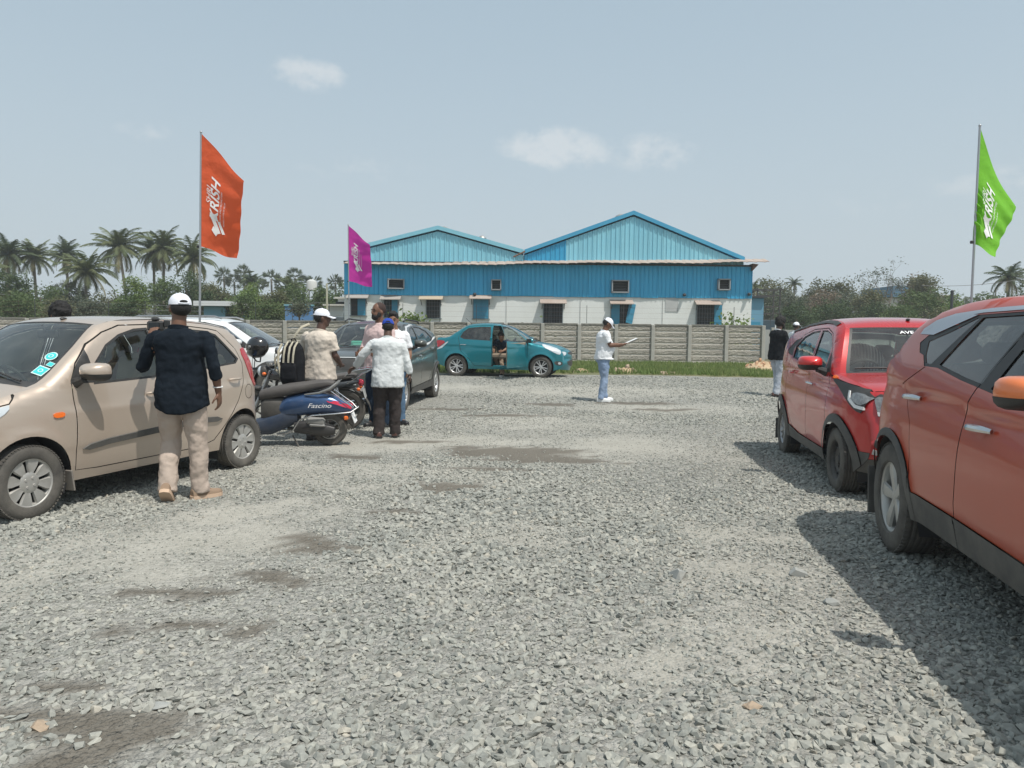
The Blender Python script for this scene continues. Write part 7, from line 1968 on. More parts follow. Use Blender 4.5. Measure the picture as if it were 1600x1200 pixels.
def person(loc, rz, label, skin=SKIN, H=1.72, w=1.0, belly=0.0, voxel=.011, pose=None, shirt=None, trousers=None, shoes=None, cap=None, hair=None, beard=None, look=(0, 0, 0), sleeve='short', hem=.86, untucked=True, z0=None, collar=True, belt=False, jacket=None):
    """local frame: faces +y, x to the person's right; all positions for a 1.72 m figure"""
    P = dict(hip=(0, 0, .93), lk=(-.105, .02, .50), rk=(.105, .02, .50), la=(-.11, -.02, .085), ra=(.11, -.02, .085), chest=(0, .0, 1.28), neck=(0, -.01, 1.46), head=(0, .02, 1.605),
             ls=(-.185, -.01, 1.385), rs=(.185, -.01, 1.385), le=(-.235, -.03, 1.12), re=(.235, -.03, 1.12), lw=(-.235, .04, .88), rw=(.235, .04, .88), lf=0.15, rf=-0.15, ltoe=0.0, rtoe=0.0,
             lhd=(0, .1, -1), rhd=(0, .1, -1), lhn=(1, 0, 0), rhn=(-1, 0, 0), curl=.45)
    P.update(pose or {})
    V3 = lambda k: Vector(P[k])
    e = empty('person', (loc[0], loc[1], (gzf(*loc[:2]) if z0 is None else z0)), rz); e.scale = (H / 1.72,) * 3
    tag(e, label, 'person')
    hip, chest, neck, head = V3('hip'), V3('chest'), V3('neck'), V3('head')
    hr = Matrix.Rotation(look[2], 3, 'Z') @ Matrix.Rotation(look[0], 3, 'X')
    def torso(mb, g=0.0, low=None, top=True):
        r = []
        spine = lambda t: hip.lerp(chest, t) if t <= 1 else chest.lerp(neck, t - 1)
        for t, rx, ry, fy in ((-.12, .155, .115, 0), (.1, .165, .120, .005), (.4, .150 + belly * .25, .108 + belly * .6, belly * .55), (.75, .158 + belly * .12, .112 + belly * .4, belly * .35), (1.0, .175, .118, .0), (1.3, .190, .115, -.005), (1.62, .165, .095, -.01), (1.82, .105, .075, -.01), (1.95, .066, .062, 0)):
            if low is not None and t < .8:
                m_ = 1 - max(t - .4, 0) / .8; rx = max(rx, (.186 if t < .2 else .178) * m_ + .16 * (1 - m_)); ry = max(ry, (.140 if t < .2 else .130) * m_)
            c = spine(max(t, 0)) + Vector((0, fy, min(t, 0) * .35)); r.append(((c.x, c.y, c.z), rx * w + g, ry * w + g * 1.1))
        if low is not None:
            c0 = r[0][0]; r.insert(0, ((c0[0], c0[1] + .005 + belly * .25, low), (.184 + belly * .15) * w + g * 1.5, (.138 + belly * .35) * w + g * 1.5))
        if not top: r = r[:-1]
        r.sort(key=lambda q: q[0][2])
        loft(mb, r)
    # --- body
    b = MB(); torso(b, -.012)
    b.tube([neck - Vector((0, 0, .05)), neck.lerp(head, .45), head - Vector((0, 0, .03))], [.066, .057, .058], 14)
    hb = MB()
    hb.ball((0, -.012, .035), (.076, .096, .098), 20, 14); hb.ball((0, .022, -.030), (.060, .070, .080), 18, 12); hb.ball((0, .060, -.075), (.036, .032, .030), 12, 8)
    hb.ball((0, .094, -.010), (.014, .022, .024), 10, 8); hb.ball((0, .080, .018), (.010, .016, .030), 8, 8); hb.ball((0, .085, -.047), (.024, .012, .010), 10, 6)
    hb.ball((-.030, .076, .030), (.022, .012, .009), 8, 6); hb.ball((.030, .076, .030), (.022, .012, .009), 8, 6)
    for sx_ in (-1, 1): hb.ball((sx_ * .078, -.005, -.005), (.012, .020, .030), 8, 8)
    b.add([hr @ Vector(v) + head for v in hb.v], hb.f)
    for s_, sh, el, wr, hd, hn in ((-1, 'ls', 'le', 'lw', 'lhd', 'lhn'), (1, 'rs', 're', 'rw', 'rhd', 'rhn')):
        seg(b, V3(sh) - Vector((s_ * .02, 0, .02)), V3(el), .040 * w, .036 * w, .006); seg(b, V3(el), V3(wr), .040 * w, .027, .006)
        hand(b, V3(wr), P[hd], P[hn], 1.0, P['curl'], -s_ if Vector(P[hd]).z < -.3 else s_, fr=max(.0092, voxel * .85))
    for s_, kk, aa in ((-1, 'lk', 'la'), (1, 'rk', 'ra')):
        seg(b, hip + Vector((s_ * .09 * w, 0, -.03)), V3(kk), .082 * w, .055, .004); seg(b, V3(kk), V3(aa), .053, .038, .010)
        yaw = P['lf'] if s_ < 0 else P['rf']; d = Vector((math.sin(-yaw), math.cos(yaw), 0))
        b.tube([V3(aa), V3(aa) + d * .06 - Vector((0, 0, .03)), V3(aa) + d * .12 - Vector((0, 0, .045))], [.036, .034, .026], 8)
    fuse(b, 'body', skin, e, voxel)
    # --- eyes and brows
    for s_ in (-1, 1):
        y_ = MB(); y_.ball(hr @ Vector((s_ * .030, .080, .014)) + head, (.012, .008, .006), 8, 6); y_.obj('eye', mat('eye', (.05, .04, .035), .3), e)
        y_ = MB(); y_.tube([hr @ Vector((s_ * .014, .090, .036)) + head, hr @ Vector((s_ * .032, .089, .041)) + head, hr @ Vector((s_ * .050, .078, .036)) + head], .0045, 6); y_.obj('eyebrow', HAIRM, e)
    if hair:
        h = MB(); k = 1.0 if hair == 'short' else 1.18
        for (c, r_) in (((0, -.022, .055), (.084 * k, .100 * k, .094 * k)), ((0, -.050, .005), (.082 * k, .072 * k, .075 * k)), ((0, .045, .105), (.060 * k, .040 * k, .030 * k))):
            h.ball(hr @ Vector(c) + head, r_, 18, 12, hr)
        if hair == 'short': fuse(h, 'hair', HAIRM, e, .009, 1, .006, CLOUDS2)
        else: fuse(h, 'hair', HAIRM, e, .009, 0, .035, CLOUDS2)
    if cap or hair is None:      # cropped hair below the cap
        h = MB(); h.ball(hr @ Vector((0, -.032, .012)) + head, (.0815, .086, .074), 18, 12, hr); fuse(h, 'hair', HAIRM if cap else mat('cropped_hair', (.07, .04, .032), .85), e, .010, 1, .003, CLOUDS2) if cap else None
        if not cap:
            h = MB(); h.ball(hr @ Vector((0, -.026, .048)) + head, (.082, .094, .092), 18, 12, hr); fuse(h, 'hair', mat('cropped_hair'), e, .010, 1, .003, CLOUDS2)
    if beard:
        h = MB(); h.ball(hr @ Vector((0, .048, -.068)) + head, (.058, .050, .046), 16, 10, hr)
        for s_ in (-1, 1): h.ball(hr @ Vector((s_ * .058, .020, -.035)) + head, (.018, .035, .040), 10, 8, hr)
        h.ball(hr @ Vector((0, .092, -.036)) + head, (.028, .010, .007), 10, 6, hr)
        fuse(h, 'beard', HAIRM, e, .009, 1, .010, CLOUDS2)
    if cap:
        c_ = MB(); pr = []
        n = 24; rows = 8
        for i in range(rows + 1):
            t = i / rows * math.pi / 2
            for k in range(n):
                a = 2 * math.pi * k / n
                pr.append(hr @ Vector((.0885 * math.cos(t) ** .8 * math.cos(a), -.010 + .106 * math.cos(t) ** .8 * math.sin(a), .036 + .095 * math.sin(t) ** 1.05)) + head)
        c_.add(pr, [(i * n + k, i * n + (k + 1) % n, (i + 1) * n + (k + 1) % n, (i + 1) * n + k) for i in range(rows) for k in range(n)])
        cp = c_.obj('cap', cap, e, angle=80)
        v_ = MB(); vs = []
        for i in range(9):
            a = R(28 + 124 * i / 8); vs.append(Vector((.086 * math.cos(a), -.010 + .104 * math.sin(a), .040)))
        for i in range(9):
            a = R(28 + 124 * i / 8); vs.append(Vector((.082 * math.cos(a), .075 + .098 * math.sin(a), .026 - .012 * abs(math.cos(a)))))
        vs = [hr @ q + head for q in vs]; dn = hr @ Vector((0, 0, -.006)); m_ = len(vs); vs += [q + dn for q in vs]
        v_.add(vs, [(i, i + 1, i + 10, i + 9) for i in range(8)] + [(i + m_, i + 9 + m_, i + 10 + m_, i + 1 + m_) for i in range(8)] + [(i + 9, i + 10, i + 10 + m_, i + 9 + m_) for i in range(8)])
        v_.obj('visor', cap, cp, angle=60)
        o_ = MB(); o_.ball(hr @ Vector((0, -.110, .060)) + head, (.032, .014, .014), 12, 8, hr); o_.obj('cap_opening', HAIRM, cp)
        s_ = MB(); s_.tube([hr @ Vector((-.042, -.108, .047)) + head, hr @ Vector((0, -.122, .044)) + head, hr @ Vector((.042, -.108, .047)) + head], .007, 6); s_.obj('cap_strap', cap, cp)
        bt = MB(); bt.ball(hr @ Vector((0, -.010, .133)) + head, (.009, .009, .005), 8, 6); bt.obj('cap_button', cap, cp)
    # --- clothes
    if trousers:
        t_ = MB(); c = hip
        loft(t_, [((c.x, c.y, c.z - .12), .165 * w, .118 * w), ((c.x, c.y, c.z - .02), .182 * w + belly * .1, .135 * w + belly * .2), ((c.x, c.y + belly * .2, c.z + (.03 if untucked else .10)), .165 * w + belly * .2, .120 * w + belly * .4)])
        for s2, kk, aa in ((-1, 'lk', 'la'), (1, 'rk', 'ra')):
            k_, a_ = V3(kk), V3(aa); h_ = hip + Vector((s2 * .088 * w, 0, -.04)); fit = trousers[1]
            t_.tube([h_, h_.lerp(k_, .45), k_, k_.lerp(a_, .4), k_.lerp(a_, .8), a_ + (k_ - a_).normalized() * .0 - Vector((0, 0, .035))],
                    [.103 * w, .096 * w, .074 * fit, .070 * fit, .064 * fit, .066 * fit], 16)
            t_.ball(k_, .072 * fit, 14, 10)
        fuse(t_, 'trousers', trousers[0], e, voxel * 1.05, 2, .036)
    if shirt:
        s_ = MB(); torso(s_, .014, hem if untucked else None, True)
        for s2, sh, el, wr in ((-1, 'ls', 'le', 'lw'), (1, 'rs', 're', 'rw')):
            a_, b_, c_ = V3(sh), V3(el), V3(wr)
            s_.ball(a_ - Vector((s2 * .016, 0, .008)), .060 * w, 14, 10)
            if sleeve == 'short':
                q = a_.lerp(b_, .78); s_.tube([a_, a_.lerp(b_, .4), q], [.058 * w, .061 * w, .066 * w], 14)
            else:
                q = b_.lerp(c_, .45 if sleeve == 'rolled' else .96); s_.tube([a_, a_.lerp(b_, .5), b_], [.058 * w, .056 * w, .052 * w], 14); s_.ball(b_, .055 * w, 12, 8)
                s_.tube([b_, b_.lerp(q, .5), q], [.054 * w, .050 * w, .047 * w if sleeve == 'rolled' else .040 * w], 14)
        fuse(s_, 'shirt' if not jacket else 'jacket', shirt, e, voxel * 1.05, 3, .034, tail=(hem, .05) if untucked and not jacket and hem < .80 and sleeve == 'rolled' else None)
        if collar:
            k_ = MB(); n = 20; vs = []
            for i, (rr, dz, dy) in enumerate(((.064, .0, 0), (.070, .036, -.004), (.078, .034, -.004), (.082, .002, 0))):
                for k in range(n):
                    a = R(115) + R(310) * k / (n - 1); vs.append(neck + Vector((rr * math.cos(a), rr * math.sin(a) * .98 + dy, -.035 + dz - .018 * math.sin(a))))
            k_.add(vs, [(i * n + k, i * n + k + 1, (i + 1) * n + k + 1, (i + 1) * n + k) for i in range(3) for k in range(n - 1)]); k_.obj('collar', collar if collar is not True else shirt, e, angle=50)
    if shoes:
        for s2, aa, ff, tt in ((-1, 'la', 'lf', 'ltoe'), (1, 'ra', 'rf', 'rtoe')):
            a_ = V3(aa); m3 = Matrix.Rotation(P[ff], 3, 'Z') @ Matrix.Rotation(P[tt], 3, 'X')
            u_ = MB(); so = MB()
            rows = ((-.075, .034, .050), (-.05, .042, .062), (0, .044, .066), (.06, .045, .045), (.11, .047, .032), (.155, .042, .026), (.185, .024, .016))
            vs = []
            for (y, hw, hh) in rows:
                for k in range(9):
                    an = math.pi * k / 8; vs.append((hw * math.cos(an), y, -.058 + (hh + .012) * math.sin(an) ** .8))
            u_.add([tuple(m3 @ Vector(v) + a_) for v in vs], [(i * 9 + k, i * 9 + k + 1, (i + 1) * 9 + k + 1, (i + 1) * 9 + k) for i in range(6) for k in range(8)] + [tuple(range(9)), tuple(range(54, 63))])
            o = u_.obj('shoe', shoes[0], e, angle=70)
            out = [(hw * 1.08, y) for (y, hw, hh) in rows] + [(0, .200)] + [(-hw * 1.08, y) for (y, hw, hh) in rows[::-1]] + [(0, -.088)]
            v0 = [tuple(m3 @ Vector((x_, y_, -.085)) + a_) for x_, y_ in out]; v1 = [tuple(m3 @ Vector((x_, y_, -.055)) + a_) for x_, y_ in out]; n = len(out)
            so.add(v0 + v1, [tuple(range(n)), tuple(reversed(range(n, 2 * n)))] + [(i, (i + 1) % n, (i + 1) % n + n, i + n) for i in range(n)]); so.obj('sole', shoes[1], o, angle=40)
    return e

C_BLACKSHIRT = cloth('black_shirt', (.009, .014, .021))
C_KHAKI = cloth('beige_trousers', (.46, .38, .32))
C_WHITE = cloth('white_cotton', (.74, .76, .78)); C_PALE = cloth('pale_blue_cotton', (.66, .69, .69)); C_CREAM = cloth('cream_cotton', (.62, .55, .47))
C_DARKTR = cloth('dark_brown_trousers', (.050, .042, .040)); C_JEANS = cloth('light_jeans', (.20, .28, .42), (2.2, .9, (.34, .42, .54))); C_NAVY = cloth('navy_jeans', (.02, .035, .06)); C_BLAZER = cloth('black_blazer', (.012, .014, .017))
C_GREYJ = cloth('faded_jeans', (.30, .34, .40), (5, .9, (.50, .52, .55))); C_PINK = cloth('pink_check', (.64, .48, .46)); C_TAN = cloth('tan_trousers', (.42, .31, .22))
CAPW = cloth('white_cap', (.78, .80, .86), None, (60, .002)); CAPB = cloth('blue_cap', (.03, .07, .38), None, (60, .002))
SH_TAN = mat('tan_suede', (.27, .19, .13), .85); SH_SOLE = mat('tan_sole', (.58, .42, .30), .8); SH_WHITE = mat('white_trainer', (.74, .75, .74), .6); SH_BROWN = mat('brown_leather', (.10, .045, .035), .45); SH_BLACK = mat('black_leather', (.02, .02, .02), .35)

# photographer seen from behind
x1, y1 = gpt(287, 781)
cam_man = person((x1, y1), R(8), 'photographer in a black shirt and white cap walking away beside the beige hatchback', SKIN, 1.73, 1.02, .03, .0095,
    dict(hip=(0, 0, .93), chest=(-.01, .0, 1.25), neck=(-.01, -.02, 1.455), head=(-.005, .01, 1.60), ls=(-.205, .01, 1.375), rs=(.200, -.01, 1.375), le=(-.325, .08, 1.13), lw=(-.335, .30, 1.32),
         re=(.275, -.05, 1.13), rw=(.29, .02, .905), lhd=(.10, .25, .9), lhn=(.2, 1, 0), rhd=(.05, .15, -1), rhn=(-1, .2, 0), curl=.55,
         lk=(-.115, .10, .50), la=(-.105, -.08, .125), ltoe=R(-38), rk=(.11, .03, .50), ra=(.125, .04, .088), lf=R(4), rf=R(-48)),
    C_BLACKSHIRT, (C_KHAKI, 1.10), (SH_TAN, SH_SOLE), CAPW, None, None, (0, 0, R(32)), 'rolled', .745)
wb_ = MB(); c_ = Vector((.288, .008, .955)); wb_.tube([c_ + Vector((.036 * math.cos(a), .036 * math.sin(a), .004 * math.sin(a))) for a in np.linspace(0, 6.283, 17)], .005, 6); wb_.obj('wristband', WHITE_PAPER, cam_man)
# camera held up in his left hand
def cam_obj():
    M_ = Matrix.Translation(cam_man.location) @ Matrix.Rotation(cam_man.rotation_euler.z, 4, 'Z')
    e = empty('video_camera', tuple(M_ @ Vector((-.335, .44, 1.47))), R(8)); tag(e, 'black camera on a grip held up by the man in the black shirt', 'camera')
    b = MB(); b.box((0, 0, 0), (.135, .075, .095), None, .018); b.box((0, -.005, .060), (.060, .06, .035), None, .012); b.obj('camera_body', BLACK, e)
    b = MB(); b.lathe([(.001, .035), (.034, .035), (.038, .06), (.036, .12), (.040, .14), (.001, .135)], 20, 'y'); b.obj('lens', BLACK, e)
    b = MB(); b.box((0, -.040, .0), (.085, .006, .06)); b.obj('screen', mat('screen_dark', (.02, .025, .03), .15), e)
    b = MB(); b.tube([(0, 0, -.05), (.0, -.02, -.12), (.0, -.04, -.20)], [.018, .02, .018], 10); b.obj('grip', BLACK, e)
    b = MB(); b.box((.095, .0, .02), (.05, .05, .07), None, .01); b.obj('microphone', BLACK, e)
cam_obj()
# man behind the hatchback
p = at(92, 480, 7.9)
person((p.x, 7.9), R(215), 'bushy haired man in a white shirt leaning behind the beige hatchback', SKIN, 1.70, 1.05, 0, .013,
       dict(chest=(0, .05, 1.27), neck=(0, .08, 1.44), head=(0, .11, 1.59), le=(-.24, .16, 1.15), lw=(-.12, .36, 1.05), re=(.24, .16, 1.15), rw=(.12, .36, 1.05), lhd=(.3, 1, -.1), rhd=(-.3, 1, -.1), lhn=(0, 0, -1), rhn=(0, 0, -1)),
       C_WHITE, (C_NAVY, 1.1), (SH_BLACK, SH_BLACK), None, 'bushy', None, (R(-38), 0, R(20)), 'long', .80)
# man with the backpack by the motorbikes
p = at(497, 520, 9.75)
person((p.x, 9.78), R(-25), 'man in cream shirt and white cap with a backpack, between scooter and motorbike', SKIN3, 1.73, 1.12, .02, .012,
       dict(chest=(.02, 0, 1.27), neck=(.03, .0, 1.45), head=(.04, .03, 1.60), le=(-.36, .12, 1.14), lw=(-.50, .33, 1.00), lhd=(-.5, .8, -.2), lhn=(0, 0, -1), re=(.24, .03, 1.12), rw=(.17, .24, .99), rhd=(-.5, .8, 0), rhn=(0, 0, -1), ls=(-.20, 0, 1.375), rs=(.20, 0, 1.375)),
       C_CREAM, (C_DARKTR, 1.1), (SH_BLACK, SH_BLACK), CAPW, None, None, (R(-4), 0, R(-48)), 'short', .80)
# man in the pale shirt with a blue cap, seen from behind
x4, y4 = gpt(606, 684)
person((x4, y4), R(6), 'man in a pale long sleeved shirt and blue cap reaching for the motorbike rack', SKIN3, 1.62, 1.16, .02, .011,
       dict(ls=(-.195, 0, 1.375), rs=(.195, 0, 1.375), le=(-.36, .02, 1.19), lw=(-.47, .14, 1.02), lhd=(-.8, .4, -.45), lhn=(0, -.3, -1), re=(.27, .0, 1.12), rw=(.31, .03, .92), rhd=(.1, .1, -1),
            lk=(-.11, .03, .50), la=(-.13, -.02, .088), rk=(.10, .03, .50), ra=(.10, .05, .088), lf=R(14), rf=R(-6), head=(.0, .05, 1.595), curl=.7),
       C_PALE, (C_DARKTR, 1.22), (SH_BROWN, SH_BLACK), CAPB, None, None, (R(-14), 0, R(4)), 'long', .74)
# bearded man
x5, y5 = gpt(584, 669)
person((x5 + .06, y5 + .15), R(150), 'tall bearded man with cropped hair looking left over the blue cap', SKIN, 1.86, 1.06, 0, .011,
       dict(head=(0, .03, 1.60), lk=(-.11, .04, .50), rk=(.12, .04, .50), le=(-.24, .02, 1.13), lw=(-.20, .20, 1.02), re=(.24, .02, 1.13), rw=(.20, .20, 1.02), lhd=(.3, 1, 0), rhd=(-.3, 1, 0)),
       C_PINK, (C_NAVY, 1.05), (SH_BLACK, SH_BLACK), None, None, True, (0, 0, R(-15)), 'rolled', .82)
# dark haired man in white
x6, y6 = gpt(628, 667)
p6 = person((x6 - .17, y6 + .30), R(172), 'dark haired man in white shirt with red badge facing the blue cap', SKIN2, 1.74, 1.06, 0, .011,
       dict(rf=R(-20), lf=R(50), head=(0, .04, 1.595), re=(.25, -.02, 1.12), rw=(.24, .06, .90)),
       C_WHITE, (cloth('blue_jeans', (.10, .17, .26)), 1.0), (SH_BLACK, SH_BLACK), None, 'short', None, (R(-8), 0, R(12)), 'short', .84)
b = MB(); b.box((-.135, .142, 1.30), (.055, .012, .045), Matrix.Rotation(.3, 3, 'Z'), .004); b.obj('badge', mat('red_badge', (.30, .03, .04), .5), p6)
# man reading a tablet
x8, y8 = gpt(941, 627)
p8 = person((x8, y8), R(-86), 'man in white polo shirt, white cap and light jeans reading a paper', SKIN, 1.74, 1.10, .085, .011,
       dict(ls=(-.19, .0, 1.38), rs=(.19, .0, 1.38), le=(-.22, .10, 1.15), re=(.22, .10, 1.15), lw=(-.10, .36, 1.13), rw=(.10, .38, 1.17), lhd=(.2, 1, .25), rhd=(-.2, 1, .3), lhn=(0, -.2, 1), rhn=(0, .2, -1), head=(0, .08, 1.575), neck=(0, .02, 1.45), chest=(0, 0, 1.27),
            lk=(-.10, .05, .50), rk=(.10, .02, .50), la=(-.10, .06, .088), ra=(.11, -.05, .088), lf=R(10), rf=R(-12), curl=.35),
       C_WHITE, (C_JEANS, 1.02), (SH_WHITE, SH_WHITE), CAPW, None, None, (R(-38), 0, 0), 'short', .86)
def held():
    M_ = Matrix.Translation(p8.location) @ Matrix.Rotation(p8.rotation_euler.z, 4, 'Z')
    e = empty('clipboard', tuple(M_ @ Vector((0, .56, 1.24))), R(-86)); tag(e, 'pale paper on a dark tablet held by the man in the white polo', 'clipboard')
    e.rotation_euler = (R(24), 0, R(-86))
    b = MB(); b.box((0, 0, 0), (.20, .27, .010), None, .003); b.obj('board', BLACK, e, smooth=False)
    b = MB(); b.box((0, .02, .010), (.19, .27, .006)); b.obj('paper', WHITE_PAPER, e, smooth=False)
held()
# man in the black jacket on the right
x9, y9 = gpt(1208, 619)
p9 = person((x9 + .08, y9), R(-72), 'curly haired man in a black jacket and faded jeans behind the red car', SKIN3, 1.78, 1.14, .0, .012,
       dict(le=(-.25, .06, 1.13), re=(.25, .06, 1.13), lw=(-.13, .27, 1.02), rw=(.13, .27, 1.02), lhd=(.5, 1, -.2), rhd=(-.5, 1, -.2), head=(0, .05, 1.60), la=(-.11, .10, .088), ra=(.11, -.12, .088), lk=(-.11, .08, .5), rk=(.11, -.02, .5)),
       C_BLAZER, (C_GREYJ, 1.1), (SH_BROWN, SH_BLACK), None, 'bushy', True, (R(-6), 0, 0), 'long', .80, collar=C_WHITE, jacket=True)
# far person
p = at(1243, 530, 23)
person((p.x, 23), R(-60), 'distant person in a white shirt with a dark bag strap beyond the red car', SKIN3, 1.72, 1.0, 0, .016, {}, C_WHITE, (C_GREYJ, 1.0), (SH_BLACK, SH_BLACK), CAPW, None, None, (0, 0, 0), 'short', .84)
# man sitting in the open doorway of the teal saloon
p = at(783, 550, 21.0)
person((p.x, 21.25), R(158), 'man in dark shirt leaning into the open teal saloon with one leg out', SKIN2, 1.70, 1.05, 0, .013,
       dict(hip=(.12, -.45, .56), chest=(.10, -.34, .88), neck=(.06, -.20, 1.06), head=(.05, -.10, 1.15), ls=(-.08, -.28, 1.03), rs=(.28, -.28, 1.03), le=(-.14, -.10, .80), re=(.30, -.12, .80), lw=(-.04, .05, .72), rw=(.22, .02, .70), lhd=(0, 1, 0), rhd=(0, 1, 0),
            lk=(-.02, .02, .60), la=(-.03, .0, .088), rk=(.22, -.02, .60), ra=(.20, -.22, .30)),
       C_NAVY, (C_TAN, 1.0), (SH_BLACK, SH_WHITE), None, 'short', None, (R(-30), 0, 0), 'short', None, untucked=False, collar=False)

# ------------------------------------------------------------------ backpack
p = at(461, 566, 9.70); e = empty('backpack', (p.x, 9.60, p.z - .30), R(-14)); tag(e, 'black backpack with cream stripes hanging from the shoulder of the man in cream', 'backpack')
BAG = cloth('black_nylon', (.014, .015, .018)); BAGS = cloth('cream_nylon', (.50, .46, .36))
b = MB(); loft(b, [((0, 0, 0), .125, .08), ((0, 0, .05), .15, .10), ((0, 0, .30), .155, .105), ((0, .01, .48), .135, .09), ((0, .01, .56), .08, .06)], 20, 3); fuse(b, 'bag_body', BAG, e, .012, 2, .012)
b = MB(); loft(b, [((0, -.10, .04), .10, .035), ((0, -.115, .10), .115, .04), ((0, -.11, .26), .11, .035), ((0, -.09, .31), .08, .02)], 16, 3); fuse(b, 'front_pocket', BAG, e, .012, 2, .006)
for xx in (-.06, .01, .075):
    b = MB(); b.tube([(xx, -.13, .30), (xx + .005, -.125, .40), (xx + .01, -.10, .50), (xx + .012, -.03, .565)], .014, 6, flat=((0, 1, 0), .5)); b.obj('stripe', BAGS, e)
b = MB(); b.tube([(-.10, -.11, .10), (-.14, -.12, .30), (-.15, -.09, .45), (-.13, -.04, .54)], .016, 6); b.obj('piping', BAGS, e)
b = MB(); b.tube([(-.02, .03, .55), (.03, .02, .66), (.10, .06, .76), (.16, .14, .80)], .017, 6, flat=((0, 1, 0), .5)); b.obj('shoulder_strap', BAGS, e)
b = MB(); b.tube([(-.02, .03, .55), (-.02, .0, .60), (.03, .0, .61), (.05, .02, .56)], .009, 6); b.obj('handle', BAG, e)
b = MB(); b.tube([(-.14, .05, .08), (-.26, .02, .20), (-.27, .02, .34), (-.16, .05, .46)], .015, 6); b.obj('shoulder_strap', BAGS, e)
# ------------------------------------------------------------------ scooter
BLUEP = mat('blue_scooter_paint', (.012, .07, .20), .28, .5, coat=.9, dirt=(DUST, .25, .9))
SEATM = mat('seat_vinyl', (.060, .055, .055), .6, dirt=(DUST, .3, 1.2), bump=(200, .002))
ALU = mat('cast_alloy', (.35, .35, .34), .45, .7, dirt=(DUST, .4, .8))
def xl(mb, secs, n=16, sq=2.4):
    """loft along x: (x, zc, hz, hy[, yc])"""
    v = []
    for s_ in secs:
        x, zc, hz, hy = s_[:4]; yc = s_[4] if len(s_) > 4 else 0
        for k in range(n):
            a = 2 * math.pi * k / n; c, s2 = math.cos(a), math.sin(a)
            v.append((x, yc + hy * math.copysign(abs(c) ** (2 / sq), c), zc + hz * math.copysign(abs(s2) ** (2 / sq), s2)))
    m = len(secs); f = [(i * n + k, i * n + (k + 1) % n, (i + 1) * n + (k + 1) % n, (i + 1) * n + k) for i in range(m - 1) for k in range(n)]
    f += [tuple(range(n)), tuple(range((m - 1) * n, m * n))]; mb.add(v, f)
def bike_wheel(parent, x, z, r, tw, rimr, spokes=5, rimm=None):
    w = empty('wheel', (x, 0, z), 0, parent)
    b = MB(); b.lathe([(rimr, -tw * .35), (rimr + .012, -tw * .5), (r - .022, -tw * .52), (r - .006, -tw * .34), (r, 0), (r - .006, tw * .34), (r - .022, tw * .52), (rimr + .012, tw * .5), (rimr, tw * .35)], 36, 'y'); b.obj('tyre', RUBBER, w)
    b = MB(); b.lathe([(rimr + .004, -tw * .32), (rimr - .012, -tw * .32), (rimr - .018, 0), (rimr - .012, tw * .32), (rimr + .004, tw * .32)], 32, 'y')
    b.lathe([(.001, .05), (.045, .05), (.05, .03), (.05, -.03), (.045, -.05), (.001, -.05)], 16, 'y')
    for k in range(spokes):
        a = 6.283 * k / spokes; b.box((rimr * .55 * math.cos(a), 0, rimr * .55 * math.sin(a)), (rimr * .95, .022, .024), Matrix.Rotation(-a, 3, 'Y'), .006)
    b.obj('rim', rimm or ALU, w)
def mirror_b(parent, x, y, z, dx, dy, dz, m=BLACK):
    e = empty('mirror', (x, y, z), 0, parent)
    b = MB(); b.tube([(0, 0, 0), (dx * .3, dy * .4, dz * .8), (dx, dy, dz)], .006, 6); b.obj('mirror_stalk', m, e)
    b = MB(); b.ball((dx, dy, dz + .02), (.025, .072, .048), 14, 8); b.obj('mirror_head', m, e)
    b = MB(); b.ball((dx - .014, dy, dz + .02), (.014, .062, .040), 14, 8); b.obj('mirror_glass', CHROME, e)
sc = empty('scooter', (0, 0, 0)); tag(sc, 'blue scooter with brown seat and chrome guard rail behind the beige hatchback', 'scooter')
sxy = gpt(512, 698)
bike_wheel(sc, 0, .215, .218, .095, .13)
bike_wheel(sc, 1.27, .225, .222, .090, .13)
b = MB(); xl(b, [(-.30, .475, .02, .03), (-.27, .478, .048, .07), (-.15, .515, .095, .115), (.05, .545, .135, .145), (.28, .540, .150, .165), (.50, .505, .14, .155), (.60, .47, .12, .12), (.66, .42, .10, .09)]); b.obj('rear_body', BLUEP, sc)
b = MB(); xl(b, [(.38, .38, .08, .13), (.54, .35, .13, .14), (.70, .28, .13, .15), (.95, .23, .095, .16), (1.12, .25, .08, .12)], 16, 3.2); b.obj('floorboard', mat('dark_blue_plastic', (.012, .028, .06), .45, dirt=(DUST, .15, .8)), sc)
b = MB(); xl(b, [(.48, .44, .17, .12), (.66, .44, .185, .125), (.78, .44, .19, .115), (.83, .42, .17, .09)], 14, 3); b.obj('seat_base', BLACK, sc)
b = MB(); v_ = []
for (x, z, hw) in ((1.04, .30, .12), (1.08, .45, .17), (1.10, .62, .18), (1.07, .78, .14), (1.04, .88, .09)):
    v_ += [(x, -hw, z), (x + .07, -hw * .5, z + .01), (x + .09, 0, z + .01), (x + .07, hw * .5, z + .01), (x, hw, z), (x - .04, hw * .6, z), (x - .05, 0, z), (x - .04, -hw * .6, z)]
b.add(v_, [(i * 8 + k, i * 8 + (k + 1) % 8, (i + 1) * 8 + (k + 1) % 8, (i + 1) * 8 + k) for i in range(4) for k in range(8)] + [tuple(range(8)), tuple(range(32, 40))]); b.obj('front_apron', BLUEP, sc)
b = MB(); xl(b, [(1.08, .43, .02, .03), (1.18, .47, .05, .065), (1.30, .46, .05, .065), (1.42, .40, .03, .05)]); b.obj('front_mudguard', BLUEP, sc)
b = MB(); b.tube([(1.27, .07, .23), (1.20, .07, .42), (1.12, .03, .60)], .018, 8); b.tube([(1.27, -.07, .23), (1.20, -.07, .42), (1.12, -.03, .60)], .018, 8); b.obj('front_fork', BLACK, sc)
